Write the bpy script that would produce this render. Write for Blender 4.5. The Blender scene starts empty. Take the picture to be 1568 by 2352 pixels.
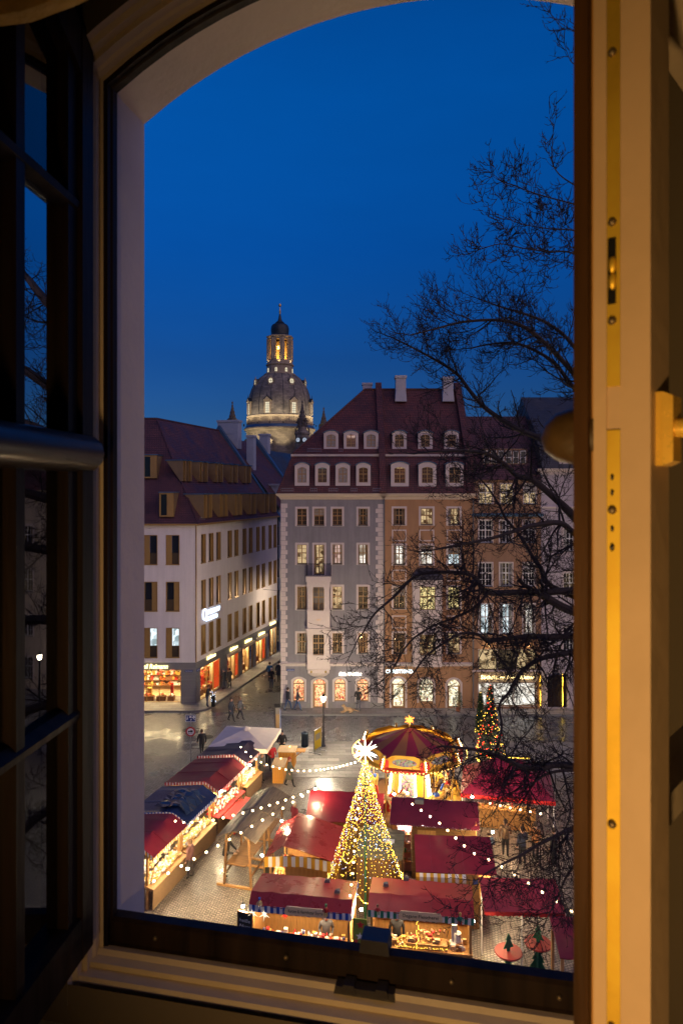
import bpy, bmesh, math, random
from mathutils import Vector, Matrix

R = math.radians
scene = bpy.context.scene
H = 17.0                                   # camera height above the square (m)
FPX, CX, HY = 1568.0, 784.0, 1126.0        # focal length / centre column / horizon row of the survey grid

# ------------------------------------------------------------------ camera
cam_d = bpy.data.cameras.new('camera')
cam = bpy.data.objects.new('camera', cam_d)
scene.collection.objects.link(cam)
cam.location = (0, 0, H)
cam.rotation_euler = (R(90), 0, 0)
cam_d.sensor_fit = 'VERTICAL'
cam_d.sensor_height = 36.0
cam_d.lens = 24.0
cam_d.shift_y = -50.0 / 2352.0
cam_d.clip_start = 0.05
cam_d.clip_end = 3000
cam_d.dof.use_dof = True
cam_d.dof.focus_distance = 45
cam_d.dof.aperture_fstop = 9.0
scene.camera = cam

# ------------------------------------------------------------------ sky and sun (dusk)
SUN_EL, SUN_AZ = 24.0, 138.0               # sun low behind and to the right of the viewer
world = bpy.data.worlds.new('World'); scene.world = world
world.use_nodes = True
nt = world.node_tree; nt.nodes.clear()
sky = nt.nodes.new('ShaderNodeTexSky'); sky.sky_type = 'NISHITA'; sky.sun_disc = False
sky.sun_elevation = R(SUN_EL); sky.sun_rotation = R(SUN_AZ)
sky.dust_density = 0.0; sky.ozone_density = 6.0; sky.air_density = 1.0
geo = nt.nodes.new('ShaderNodeTexCoord'); sep = nt.nodes.new('ShaderNodeSeparateXYZ')
nt.links.new(geo.outputs['Generated'], sep.inputs[0])
ramp = nt.nodes.new('ShaderNodeValToRGB')          # dusk tint: greyer towards the horizon, deep blue above
cr_ = ramp.color_ramp
cr_.elements[0].position = 0.0; cr_.elements[0].color = (0.070, 0.105, 0.18, 1)
cr_.elements[1].position = 1.0; cr_.elements[1].color = (0.006, 0.42, 0.86, 1)
for p_, c_ in ((0.19, (0.030, 0.140, 0.311, 1)), (0.33, (0.012, 0.245, 0.56, 1)), (0.5, (0.006, 0.42, 0.86, 1))):
    e_ = cr_.elements.new(p_); e_.color = c_
nt.links.new(sep.outputs[2], ramp.inputs[0])
dusk = nt.nodes.new('ShaderNodeMix'); dusk.data_type = 'RGBA'; dusk.blend_type = 'MULTIPLY'
dusk.inputs[0].default_value = 1.0
nt.links.new(sky.outputs[0], dusk.inputs[6]); nt.links.new(ramp.outputs[0], dusk.inputs[7])
bg = nt.nodes.new('ShaderNodeBackground'); bg.inputs[1].default_value = 0.130
haze_n = nt.nodes.new('ShaderNodeTexNoise'); haze_n.inputs['Scale'].default_value = 2.2; haze_n.inputs['Detail'].default_value = 5; haze_n.inputs['Roughness'].default_value = 0.6
hmp = nt.nodes.new('ShaderNodeMapping'); hmp.inputs['Scale'].default_value = (1, 1, 3.2); nt.links.new(geo.outputs['Generated'], hmp.inputs[0]); nt.links.new(hmp.outputs[0], haze_n.inputs['Vector'])
hr_ = nt.nodes.new('ShaderNodeMapRange'); hr_.inputs[1].default_value = 0.35; hr_.inputs[2].default_value = 0.7; hr_.inputs[3].default_value = 0.955; hr_.inputs[4].default_value = 1.05
nt.links.new(haze_n.outputs['Fac'], hr_.inputs[0])
thin = nt.nodes.new('ShaderNodeMix'); thin.data_type = 'RGBA'; thin.blend_type = 'MULTIPLY'; thin.inputs[0].default_value = 1.0
nt.links.new(dusk.outputs[2], thin.inputs[6]); nt.links.new(hr_.outputs[0], thin.inputs[7])
nt.links.new(thin.outputs[2], bg.inputs[0])
wo = nt.nodes.new('ShaderNodeOutputWorld'); nt.links.new(bg.outputs[0], wo.inputs[0])

sun_d = bpy.data.lights.new('sun', 'SUN'); sun_d.energy = 1.14; sun_d.angle = R(100)
sun_d.color = (1.0, 0.62, 0.42)
sun = bpy.data.objects.new('sun', sun_d); scene.collection.objects.link(sun)
_sd = Vector((math.sin(R(SUN_AZ)) * math.cos(R(SUN_EL)), math.cos(R(SUN_AZ)) * math.cos(R(SUN_EL)), math.sin(R(SUN_EL))))
sun.rotation_euler = _sd.to_track_quat('Z', 'Y').to_euler()

scene.view_settings.view_transform = 'Standard'
scene.view_settings.look = 'None'
scene.view_settings.exposure = 0.0
scene.view_settings.gamma = 1.0
scene.view_settings.use_curve_mapping = False
scene.render.engine = 'CYCLES'
cy = scene.cycles
cy.use_denoising = True
try: cy.denoiser = 'OPENIMAGEDENOISE'
except Exception: pass
cy.max_bounces = 6; cy.diffuse_bounces = 3; cy.glossy_bounces = 3; cy.transmission_bounces = 4
cy.transparent_max_bounces = 12
cy.caustics_reflective = False; cy.caustics_refractive = False
cy.sample_clamp_indirect = 2.5; cy.sample_clamp_direct = 0
cy.use_light_tree = True
cy.pixel_filter_type = 'BLACKMAN_HARRIS'

COL = scene.collection
rng = random.Random(7)

# ------------------------------------------------------------------ survey helpers (grid reading -> metres)
def at(px, py, Y):
    return Vector(((px - CX) / FPX * Y, Y, H - (py - HY) / FPX * Y))
def on(px, py, z=0.0):
    Y = (H - z) * FPX / (py - HY)
    return Vector(((px - CX) / FPX * Y, Y, z))

# ------------------------------------------------------------------ materials
MATS = {}
def _new(name):
    m = bpy.data.materials.new(name); m.use_nodes = True
    return m, m.node_tree, m.node_tree.nodes['Principled BSDF']

def mat(name, col, rough=0.7, metal=0.0, var=0.0, vscale=3.0, bump=0.0, bscale=20.0, spec=0.5, rvar=0.12):
    """plain surface with mottled colour and fine relief"""
    if name in MATS: return MATS[name]
    m, t, b = _new(name)
    b.inputs['Roughness'].default_value = rough
    b.inputs['Metallic'].default_value = metal
    b.inputs['Specular IOR Level'].default_value = spec
    b.inputs['Base Color'].default_value = (*col, 1)
    tc = t.nodes.new('ShaderNodeTexCoord')
    if var > 0:
        n = t.nodes.new('ShaderNodeTexNoise'); n.inputs['Scale'].default_value = vscale
        n.inputs['Detail'].default_value = 6; n.inputs['Roughness'].default_value = 0.65
        t.links.new(tc.outputs['Object'], n.inputs['Vector'])
        mr = t.nodes.new('ShaderNodeMapRange')
        mr.inputs[1].default_value = 0.25; mr.inputs[2].default_value = 0.75
        mr.inputs[3].default_value = 1 - var; mr.inputs[4].default_value = 1 + var
        t.links.new(n.outputs['Fac'], mr.inputs[0])
        mx = t.nodes.new('ShaderNodeMix'); mx.data_type = 'RGBA'; mx.blend_type = 'MULTIPLY'
        mx.inputs[0].default_value = 1; mx.inputs[6].default_value = (*col, 1)
        t.links.new(mr.outputs[0], mx.inputs[7])
        t.links.new(mx.outputs[2], b.inputs['Base Color'])
        mr2 = t.nodes.new('ShaderNodeMapRange')
        mr2.inputs[3].default_value = max(0.05, rough - rvar); mr2.inputs[4].default_value = min(1, rough + rvar)
        t.links.new(n.outputs['Fac'], mr2.inputs[0]); t.links.new(mr2.outputs[0], b.inputs['Roughness'])
    if bump > 0:
        n2 = t.nodes.new('ShaderNodeTexNoise'); n2.inputs['Scale'].default_value = bscale
        n2.inputs['Detail'].default_value = 4
        t.links.new(tc.outputs['Object'], n2.inputs['Vector'])
        bp = t.nodes.new('ShaderNodeBump'); bp.inputs['Strength'].default_value = bump
        bp.inputs['Distance'].default_value = 0.02
        t.links.new(n2.outputs['Fac'], bp.inputs['Height']); t.links.new(bp.outputs[0], b.inputs['Normal'])
    MATS[name] = m
    return m

def plaster(name, col, dirt=0.16):
    """painted render: faint patches, vertical rain streaks, fine grain"""
    if name in MATS: return MATS[name]
    m, t, b = _new(name); b.inputs['Roughness'].default_value = 0.88
    tc = t.nodes.new('ShaderNodeTexCoord')
    def noise(scale, detail, vec):
        mp = t.nodes.new('ShaderNodeMapping'); mp.inputs['Scale'].default_value = vec; t.links.new(tc.outputs['Object'], mp.inputs[0])
        n = t.nodes.new('ShaderNodeTexNoise'); n.inputs['Scale'].default_value = scale; n.inputs['Detail'].default_value = detail; n.inputs['Roughness'].default_value = 0.7
        t.links.new(mp.outputs[0], n.inputs['Vector']); return n
    def rng_(n, lo, hi, a=0.35, c=0.7):
        r = t.nodes.new('ShaderNodeMapRange'); r.inputs[1].default_value = a; r.inputs[2].default_value = c; r.inputs[3].default_value = lo; r.inputs[4].default_value = hi
        t.links.new(n.outputs['Fac'], r.inputs[0]); return r
    streak = rng_(noise(1.0, 5, (2.6, 2.6, 0.16)), 1 - dirt, 1 + dirt * 0.5)
    patch = rng_(noise(0.35, 7, (1, 1, 1)), 1 - dirt * 0.8, 1 + dirt * 0.6)
    grain = rng_(noise(14, 3, (1, 1, 1)), 0.95, 1.05)
    cur = None
    for r in (streak, patch, grain):
        mx = t.nodes.new('ShaderNodeMix'); mx.data_type = 'RGBA'; mx.blend_type = 'MULTIPLY'; mx.inputs[0].default_value = 1
        if cur is None: mx.inputs[6].default_value = (*col, 1)
        else: t.links.new(cur, mx.inputs[6])
        t.links.new(r.outputs[0], mx.inputs[7]); cur = mx.outputs[2]
    t.links.new(cur, b.inputs['Base Color'])
    n2 = noise(30, 3, (1, 1, 1)); bp = t.nodes.new('ShaderNodeBump'); bp.inputs['Strength'].default_value = 0.12; bp.inputs['Distance'].default_value = 0.02
    t.links.new(n2.outputs['Fac'], bp.inputs['Height']); t.links.new(bp.outputs[0], b.inputs['Normal'])
    MATS[name] = m; return m

def brick_mat(name, c1, c2, mortar, bw, bh, msize=0.012, rough=0.6, bump=0.6, axes='XY', offset=0.5, distort=0.0, rot=0.0, spec=0.5, mottle=0.25, mscale=0.35):
    """courses of tiles / setts laid in metres; axes picks the two object axes"""
    if name in MATS: return MATS[name]
    m, t, b = _new(name)
    b.inputs['Roughness'].default_value = rough
    b.inputs['Specular IOR Level'].default_value = spec
    tc = t.nodes.new('ShaderNodeTexCoord')
    vec = tc.outputs['Object']
    if axes != 'XY':
        sp = t.nodes.new('ShaderNodeSeparateXYZ'); t.links.new(vec, sp.inputs[0])
        cb = t.nodes.new('ShaderNodeCombineXYZ')
        if axes == 'SZ':     # any steep slope: horizontal run (x+y) against height
            ad = t.nodes.new('ShaderNodeMath'); ad.operation = 'ADD'
            t.links.new(sp.outputs[0], ad.inputs[0]); t.links.new(sp.outputs[1], ad.inputs[1])
            t.links.new(ad.outputs[0], cb.inputs[0]); t.links.new(sp.outputs[2], cb.inputs[1])
        else:
            t.links.new(sp.outputs['XYZ'.index(axes[0])], cb.inputs[0]); t.links.new(sp.outputs['XYZ'.index(axes[1])], cb.inputs[1])
        vec = cb.outputs[0]
    if rot:
        mp = t.nodes.new('ShaderNodeMapping'); mp.inputs['Rotation'].default_value = (0, 0, rot)
        t.links.new(vec, mp.inputs[0]); vec = mp.outputs[0]
    if distort > 0:
        nz = t.nodes.new('ShaderNodeTexNoise'); nz.inputs['Scale'].default_value = 1.1; nz.inputs['Detail'].default_value = 2
        t.links.new(vec, nz.inputs['Vector'])
        vm = t.nodes.new('ShaderNodeVectorMath'); vm.operation = 'MULTIPLY_ADD'
        vm.inputs[1].default_value = (distort, distort, 0)
        t.links.new(nz.outputs['Color'], vm.inputs[0]); t.links.new(vec, vm.inputs[2]); vec = vm.outputs[0]
    br = t.nodes.new('ShaderNodeTexBrick')
    br.offset = offset
    br.inputs['Scale'].default_value = 1.0
    br.inputs['Brick Width'].default_value = bw; br.inputs['Row Height'].default_value = bh
    br.inputs['Mortar Size'].default_value = msize; br.inputs['Mortar Smooth'].default_value = 0.4
    br.inputs['Bias'].default_value = 0.0
    br.inputs['Color1'].default_value = (*c1, 1); br.inputs['Color2'].default_value = (*c2, 1)
    br.inputs['Mortar'].default_value = (*mortar, 1)
    t.links.new(vec, br.inputs['Vector'])
    n = t.nodes.new('ShaderNodeTexNoise'); n.inputs['Scale'].default_value = mscale; n.inputs['Detail'].default_value = 8
    n.inputs['Roughness'].default_value = 0.7
    t.links.new(tc.outputs['Object'], n.inputs['Vector'])
    mr = t.nodes.new('ShaderNodeMapRange'); mr.inputs[1].default_value = 0.3; mr.inputs[2].default_value = 0.7
    mr.inputs[3].default_value = 1 - mottle; mr.inputs[4].default_value = 1 + mottle
    t.links.new(n.outputs['Fac'], mr.inputs[0])
    mx = t.nodes.new('ShaderNodeMix'); mx.data_type = 'RGBA'; mx.blend_type = 'MULTIPLY'; mx.inputs[0].default_value = 1
    t.links.new(br.outputs['Color'], mx.inputs[6]); t.links.new(mr.outputs[0], mx.inputs[7])
    t.links.new(mx.outputs[2], b.inputs['Base Color'])
    mr3 = t.nodes.new('ShaderNodeMapRange'); mr3.inputs[1].default_value = 0.35; mr3.inputs[2].default_value = 0.65; mr3.inputs[3].default_value = max(.08, rough - .14); mr3.inputs[4].default_value = min(1, rough + .18)
    t.links.new(n.outputs['Fac'], mr3.inputs[0]); t.links.new(mr3.outputs[0], b.inputs['Roughness'])
    bp = t.nodes.new('ShaderNodeBump'); bp.inputs['Strength'].default_value = bump; bp.inputs['Distance'].default_value = 0.03
    bp.invert = True
    t.links.new(br.outputs['Fac'], bp.inputs['Height']); t.links.new(bp.outputs[0], b.inputs['Normal'])
    MATS[name] = m
    return m

def wood_mat(name, col, rough=0.55, scale=6.0, axis=2, var=0.35, spec=0.4):
    if name in MATS: return MATS[name]
    m, t, b = _new(name)
    b.inputs['Roughness'].default_value = rough; b.inputs['Specular IOR Level'].default_value = spec
    tc = t.nodes.new('ShaderNodeTexCoord'); mp = t.nodes.new('ShaderNodeMapping')
    sc = [scale * 6] * 3; sc[axis] = scale * 0.5
    mp.inputs['Scale'].default_value = sc
    t.links.new(tc.outputs['Object'], mp.inputs[0])
    n = t.nodes.new('ShaderNodeTexNoise'); n.inputs['Scale'].default_value = 1; n.inputs['Detail'].default_value = 6
    t.links.new(mp.outputs[0], n.inputs['Vector'])
    mr = t.nodes.new('ShaderNodeMapRange'); mr.inputs[1].default_value = 0.3; mr.inputs[2].default_value = 0.7
    mr.inputs[3].default_value = 1 - var; mr.inputs[4].default_value = 1 + var
    t.links.new(n.outputs['Fac'], mr.inputs[0])
    mx = t.nodes.new('ShaderNodeMix'); mx.data_type = 'RGBA'; mx.blend_type = 'MULTIPLY'; mx.inputs[0].default_value = 1
    mx.inputs[6].default_value = (*col, 1); t.links.new(mr.outputs[0], mx.inputs[7])
    t.links.new(mx.outputs[2], b.inputs['Base Color'])
    bp = t.nodes.new('ShaderNodeBump'); bp.inputs['Strength'].default_value = 0.25; bp.inputs['Distance'].default_value = 0.01
    t.links.new(n.outputs['Fac'], bp.inputs['Height']); t.links.new(bp.outputs[0], b.inputs['Normal'])
    MATS[name] = m
    return m

def emit(name, col, strength, pattern=None, col2=None, scale=3.0):
    """something that gives off light: lamp, lit sign, lit room; pattern breaks it into furniture-like patches"""
    if name in MATS: return MATS[name]
    m = bpy.data.materials.new(name); m.use_nodes = True
    t = m.node_tree; t.nodes.clear()
    e = t.nodes.new('ShaderNodeEmission'); e.inputs[0].default_value = (*col, 1); e.inputs[1].default_value = strength
    o = t.nodes.new('ShaderNodeOutputMaterial'); t.links.new(e.outputs[0], o.inputs[0])
    if pattern:
        tc = t.nodes.new('ShaderNodeTexCoord')
        v = t.nodes.new('ShaderNodeTexVoronoi'); v.distance = 'CHEBYCHEV'; v.inputs['Scale'].default_value = scale
        n = t.nodes.new('ShaderNodeTexNoise'); n.inputs['Scale'].default_value = scale * 0.6; n.inputs['Detail'].default_value = 5
        oi = t.nodes.new('ShaderNodeObjectInfo')
        ad = t.nodes.new('ShaderNodeVectorMath'); ad.operation = 'ADD'
        t.links.new(tc.outputs['Object'], ad.inputs[0]); t.links.new(oi.outputs['Location'], ad.inputs[1])
        t.links.new(ad.outputs[0], v.inputs['Vector']); t.links.new(ad.outputs[0], n.inputs['Vector'])
        ramp = t.nodes.new('ShaderNodeValToRGB')
        ramp.color_ramp.elements[0].position = 0.30; ramp.color_ramp.elements[0].color = (*(col2 or [c * 0.15 for c in col]), 1)
        ramp.color_ramp.elements[1].position = 0.62; ramp.color_ramp.elements[1].color = (*col, 1)
        mixf = t.nodes.new('ShaderNodeMix'); mixf.data_type = 'FLOAT'; mixf.inputs[0].default_value = 0.5
        sx = t.nodes.new('ShaderNodeSeparateColor'); t.links.new(v.outputs['Color'], sx.inputs[0])
        t.links.new(sx.outputs[0], mixf.inputs[2]); t.links.new(n.outputs['Fac'], mixf.inputs[3])
        t.links.new(mixf.outputs[0], ramp.inputs[0]); t.links.new(ramp.outputs[0], e.inputs[0])
    MATS[name] = m
    return m

def glass_mat(name, tint=(1, 1, 1), ior=1.5, rough=0.0):
    """window pane: clear, with Fresnel reflection"""
    if name in MATS: return MATS[name]
    m = bpy.data.materials.new(name); m.use_nodes = True
    t = m.node_tree; t.nodes.clear()
    tr = t.nodes.new('ShaderNodeBsdfTransparent'); tr.inputs[0].default_value = (*tint, 1)
    gl = t.nodes.new('ShaderNodeBsdfGlossy'); gl.inputs['Roughness'].default_value = rough
    fr = t.nodes.new('ShaderNodeFresnel'); fr.inputs[0].default_value = ior
    mx = t.nodes.new('ShaderNodeMixShader'); o = t.nodes.new('ShaderNodeOutputMaterial')
    t.links.new(fr.outputs[0], mx.inputs[0]); t.links.new(tr.outputs[0], mx.inputs[1]); t.links.new(gl.outputs[0], mx.inputs[2])
    t.links.new(mx.outputs[0], o.inputs[0])
    MATS[name] = m
    return m

# ------------------------------------------------------------------ mesh builder
class MB:
    def __init__(s): s.v = []; s.f = []; s.m = []
    def poly(s, pts, m=0):
        i = len(s.v); s.v += [tuple(p) for p in pts]; s.f.append(tuple(range(i, i + len(pts)))); s.m.append(m); return s
    def bx(s, x0, x1, y0, y1, z0, z1, m=0, M=None):
        p = [(x0, y0, z0), (x1, y0, z0), (x1, y1, z0), (x0, y1, z0), (x0, y0, z1), (x1, y0, z1), (x1, y1, z1), (x0, y1, z1)]
        if M is not None: p = [tuple(M @ Vector(q)) for q in p]
        i = len(s.v); s.v += p
        for f in ((0, 3, 2, 1), (4, 5, 6, 7), (0, 1, 5, 4), (1, 2, 6, 5), (2, 3, 7, 6), (3, 0, 4, 7)):
            s.f.append(tuple(i + k for k in f)); s.m.append(m)
        return s
    def hexa(s, p, m=0):      # 8 free corners in box order
        i = len(s.v); s.v += [tuple(q) for q in p]
        for f in ((0, 3, 2, 1), (4, 5, 6, 7), (0, 1, 5, 4), (1, 2, 6, 5), (2, 3, 7, 6), (3, 0, 4, 7)):
            s.f.append(tuple(i + k for k in f)); s.m.append(m)
        return s
    def slab(s, quad, th, m=0):   # a quad given thickness downwards
        q = [Vector(p) for p in quad]
        s.hexa([p - Vector((0, 0, th)) for p in q] + q, m); return s
    def path(s, pts, rads, n=6, m=0, cap=True):
        P = [Vector(p) for p in pts]
        if not isinstance(rads, (list, tuple)): rads = [rads] * len(P)
        base = len(s.v); up = Vector((0, 0, 1))
        for k, p in enumerate(P):
            d = (P[min(k + 1, len(P) - 1)] - P[max(k - 1, 0)])
            if d.length < 1e-9: d = Vector((0, 0, 1))
            d.normalize()
            a = d.cross(up if abs(d.z) < 0.95 else Vector((1, 0, 0))).normalized(); b = d.cross(a)
            for j in range(n):
                t = 2 * math.pi * j / n
                s.v.append(tuple(p + (a * math.cos(t) + b * math.sin(t)) * rads[k]))
        for k in range(len(P) - 1):
            for j in range(n):
                a0 = base + k * n + j; a1 = base + k * n + (j + 1) % n
                s.f.append((a0, a1, a1 + n, a0 + n)); s.m.append(m)
        if cap and n > 2:
            s.f.append(tuple(base + j for j in range(n - 1, -1, -1))); s.m.append(m)
            e = base + (len(P) - 1) * n
            s.f.append(tuple(e + j for j in range(n))); s.m.append(m)
        return s
    def lathe(s, prof, n=16, c=(0, 0, 0), m=0, a0=0.0, a1=None, sq=None):
        c = Vector(c); base = len(s.v); full = a1 is None
        cnt = n if full else n + 1
        for r, z in prof:
            for j in range(cnt):
                t = a0 + (2 * math.pi * j / n if full else (a1 - a0) * j / n)
                s.v.append((c.x + r * math.cos(t), c.y + r * math.sin(t), c.z + z))
        for k in range(len(prof) - 1):
            for j in range(n):
                j2 = (j + 1) % cnt if full else j + 1
                A = base + k * cnt + j; B = base + k * cnt + j2
                s.f.append((A, B, B + cnt, A + cnt)); s.m.append(m)
        return s
    def disc(s, c, r, n=12, m=0, up=True):
        s.poly([(c[0] + r * math.cos(2 * math.pi * j / n), c[1] + r * math.sin(2 * math.pi * j / n), c[2]) for j in (range(n) if up else range(n - 1, -1, -1))], m); return s
    def ball(s, c, r, nu=8, nv=5, m=0, sc=(1, 1, 1)):
        c = Vector(c); base = len(s.v)
        for i in range(1, nv):
            ph = math.pi * i / nv
            for j in range(nu):
                t = 2 * math.pi * j / nu
                s.v.append((c.x + r * sc[0] * math.sin(ph) * math.cos(t), c.y + r * sc[1] * math.sin(ph) * math.sin(t), c.z + r * sc[2] * math.cos(ph)))
        top = len(s.v); s.v.append((c.x, c.y, c.z + r * sc[2])); s.v.append((c.x, c.y, c.z - r * sc[2]))
        for j in range(nu):
            j2 = (j + 1) % nu
            s.f.append((top, base + j, base + j2)); s.m.append(m)
            e = base + (nv - 2) * nu
            s.f.append((top + 1, e + j2, e + j)); s.m.append(m)
            for i in range(nv - 2):
                a = base + i * nu
                s.f.append((a + j, a + nu + j, a + nu + j2, a + j2)); s.m.append(m)
        return s
    def prism(s, poly, y0, y1, m=0, M=None):   # outline in x,z pushed along y
        A = [Vector((p[0], y0, p[1])) for p in poly]; B = [Vector((p[0], y1, p[1])) for p in poly]
        if M is not None: A = [M @ p for p in A]; B = [M @ p for p in B]
        n = len(poly)
        s.poly(A, m); s.poly(B[::-1], m)
        for k in range(n):
            k2 = (k + 1) % n
            s.poly([A[k], B[k], B[k2], A[k2]], m)
        return s
    def xf(s, M, i0=0):
        for k in range(i0, len(s.v)): s.v[k] = tuple(M @ Vector(s.v[k]))
        return s
    def mesh(s, name, mats, smooth=False, fix=True):
        me = bpy.data.meshes.new(name); me.from_pydata(s.v, [], s.f); 
        for mm in (mats if isinstance(mats, (list, tuple)) else [mats]): me.materials.append(mm)
        if any(s.m): me.polygons.foreach_set('material_index', s.m)
        if fix:
            b = bmesh.new(); b.from_mesh(me)
            bmesh.ops.remove_doubles(b, verts=b.verts, dist=1e-5)
            bmesh.ops.recalc_face_normals(b, faces=b.faces)
            b.to_mesh(me); b.free()
        if smooth:
            me.polygons.foreach_set('use_smooth', [True] * len(me.polygons))
            try: me.set_sharp_from_angle(angle=R(40))
            except Exception: pass
        me.update()
        return me
    def build(s, name, mats, parent=None, smooth=False, loc=None, fix=True):
        return put(name, s.mesh(name, mats, smooth, fix), parent, loc)

def put(name, data, parent=None, loc=None, rz=None, M=None):
    o = bpy.data.objects.new(name, data); COL.objects.link(o)
    if parent is not None: o.parent = parent
    if M is not None: o.matrix_local = M
    else:
        if loc is not None: o.location = loc
        if rz is not None: o.rotation_euler = (0, 0, rz)
    return o
def tag(o, label, cat, group=None):
    o['label'] = label; o['category'] = cat
    if group: o['group'] = group
    return o
def thing(name, label, cat, loc=(0, 0, 0), rz=0.0, group=None):
    return tag(put(name, None, None, loc, rz), label, cat, group)
def struct(o): o['kind'] = 'structure'; return o
def stuff(o): o['kind'] = 'stuff'; return o
def copy_tree(o, parent=None):
    c = o.copy(); COL.objects.link(c); c.parent = parent
    for ch in list(o.children): copy_tree(ch, c)
    return c
def lamp(name, kind, loc, power, col, parent=None, size=0.1, rot=None, spot=None, blend=0.4):
    d = bpy.data.lights.new(name, kind); d.energy = power; d.color = col
    if kind == 'AREA': d.size = size
    else: d.shadow_soft_size = size
    if kind == 'SPOT': d.spot_size = spot or R(90); d.spot_blend = blend
    o = bpy.data.objects.new(name, d); COL.objects.link(o); o.location = loc
    if parent is not None: o.parent = parent
    if rot is not None: o.rotation_euler = rot
    return o
def aim(o, d): o.rotation_euler = Vector(d).to_track_quat('-Z', 'Y').to_euler()

FONT = None
def text_mesh(txt, size, depth=0.02, shear=0.0, spacing=1.0, bold=0.0):
    c = bpy.data.curves.new('lettering', 'FONT'); c.body = txt; c.size = size; c.extrude = depth / 2
    c.align_x = 'CENTER'; c.align_y = 'CENTER'; c.shear = shear; c.space_character = spacing; c.offset = bold
    c.resolution_u = 2
    o = bpy.data.objects.new('lettering_source', c); COL.objects.link(o)
    dg = bpy.context.evaluated_depsgraph_get()
    me = bpy.data.meshes.new_from_object(o.evaluated_get(dg))
    bpy.data.objects.remove(o)
    return me
def lettering(txt, size, mtl, parent, loc, rx=90, rz=0.0, M=None, depth=0.02, shear=0.0, spacing=1.0, bold=0.0, name='lettering', width=None):
    me = text_mesh(txt, size, depth, shear, spacing, bold); me.materials.clear(); me.materials.append(mtl)
    o = put(name, me, parent)
    sx = 1.0
    if width:
        w = max(v.co.x for v in me.vertices) - min(v.co.x for v in me.vertices)
        sx = width / max(w, 1e-3)
    L = Matrix.Translation(loc) @ Matrix.Rotation(rz, 4, 'Z') @ Matrix.Rotation(R(rx), 4, 'X') @ Matrix.Diagonal((sx, 1, 1, 1))
    o.matrix_local = (M @ L) if M is not None else L
    return o
# ================================================================== surfaces shared by the place
M_plaster_reveal = mat('plaster_reveal', (0.84, 0.74, 0.70), 0.85, var=0.08, vscale=4, bump=0.15, bscale=60)
M_room = mat('room_paint', (0.13, 0.10, 0.065), 0.9, var=0.05)
M_cream = mat('cream_frame_paint', (0.62, 0.50, 0.36), 0.5, var=0.10, vscale=9, bump=0.08, bscale=40)
M_dark = wood_mat('dark_stained_wood', (0.020, 0.011, 0.007), 0.5, 5, 2, 0.6, spec=0.18)
M_darkblue = mat('dark_weather_strip', (0.035, 0.030, 0.030), 0.38, var=0.25, vscale=12)
M_brass = mat('brass', (0.95, 0.58, 0.09), 0.28, 0.35, var=0.12, vscale=18)
M_zinc = mat('yellow_passivated_steel', (1.0, 0.64, 0.07), 0.50, 0.75, var=0.22, vscale=7)
M_black = mat('black_metal', (0.01, 0.01, 0.011), 0.45, 0.2)
M_board = mat('grey_window_board', (0.55, 0.55, 0.57), 0.6, var=0.12, vscale=5)
M_pane = glass_mat('casement_glass', (0.9, 0.92, 0.93), 2.5)
M_fabric = mat('ochre_fabric', (0.42, 0.25, 0.06), 0.9, var=0.2, vscale=14, bump=0.3, bscale=90)
M_castle = mat('castle_render', (0.55, 0.52, 0.48), 0.9, var=0.12, vscale=0.6, bump=0.2, bscale=15)
M_screw = mat('screw_steel', (0.20, 0.15, 0.09), 0.5, 0.7)

# ================================================================== the room and its window
U = Vector((0.9781, -0.2079, 0)); NIN = Vector((-0.2079, -0.9781, 0))   # along the wall / into the room
WO = Vector((-0.424, 1.47, H))                                           # outer corner of the left jamb, eye level
WW, SPR, ZB = 1.12, 0.788, -0.908                                        # opening width, springing, sill height
AR = (0.56 ** 2 + 0.179 ** 2) / (2 * 0.179); AZ = 0.967 - AR             # segmental arch
def wp(s, t, z): return WO + U * s + NIN * t + Vector((0, 0, z))
def arch_z(s, o=0.0): return AZ + math.sqrt(max((AR - o) ** 2 - (s - 0.56) ** 2, 0))
def frame_path(o, zb, n=20):
    pts = [(o, zb)]
    for k in range(n + 1):
        s = o + (WW - 2 * o) * k / n
        pts.append((s, arch_z(s, o)))
    pts.append((WW - o, zb))
    return pts
def frame_strip(mb, prof, zb, m=0):
    paths = [[wp(s, t, z) for s, z in frame_path(o, zb)] for o, t in prof]
    for a, b in zip(paths[:-1], paths[1:]):
        for k in range(len(a) - 1): mb.poly([a[k], a[k + 1], b[k + 1], b[k]], m)
def sill_strip(mb, prof, s0=0.0, s1=WW, m=0):
    for (o0, t0), (o1, t1) in zip(prof[:-1], prof[1:]):
        mb.poly([wp(s0, t0, ZB + o0), wp(s1, t0, ZB + o0), wp(s1, t1, ZB + o1), wp(s0, t1, ZB + o1)], m)

# outer wall of the building we look out of, with the arched opening
def wall_face(mb, t, s0, s1, z0, z1, o, m=0, zb_=ZB):
    P = frame_path(o, zb_); n = len(P)
    mb.poly([wp(s0, t, z0), wp(o, t, z0), wp(o, t, z1), wp(s0, t, z1)], m)
    mb.poly([wp(WW - o, t, z0), wp(s1, t, z0), wp(s1, t, z1), wp(WW - o, t, z1)], m)
    mb.poly([wp(o, t, z0), wp(WW - o, t, z0), wp(WW - o, t, zb_), wp(o, t, zb_)], m)
    for k in range(1, n - 2):
        (sa, za), (sb, zb) = P[k], P[k + 1]
        mb.poly([wp(sa, t, za), wp(sb, t, zb), wp(sb, t, z1), wp(sa, t, z1)], m)
mb = MB()
wall_face(mb, 0.0, -6, 7, -H, 3.2, 0.0, 0, ZB - 0.10)
struct(mb.build('wall_outside', M_castle))
mb = MB()
frame_strip(mb, [(0, 0), (0, 0.122)], ZB - 0.10)
struct(mb.build('wall_reveal', M_plaster_reveal))
mb = MB()
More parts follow.
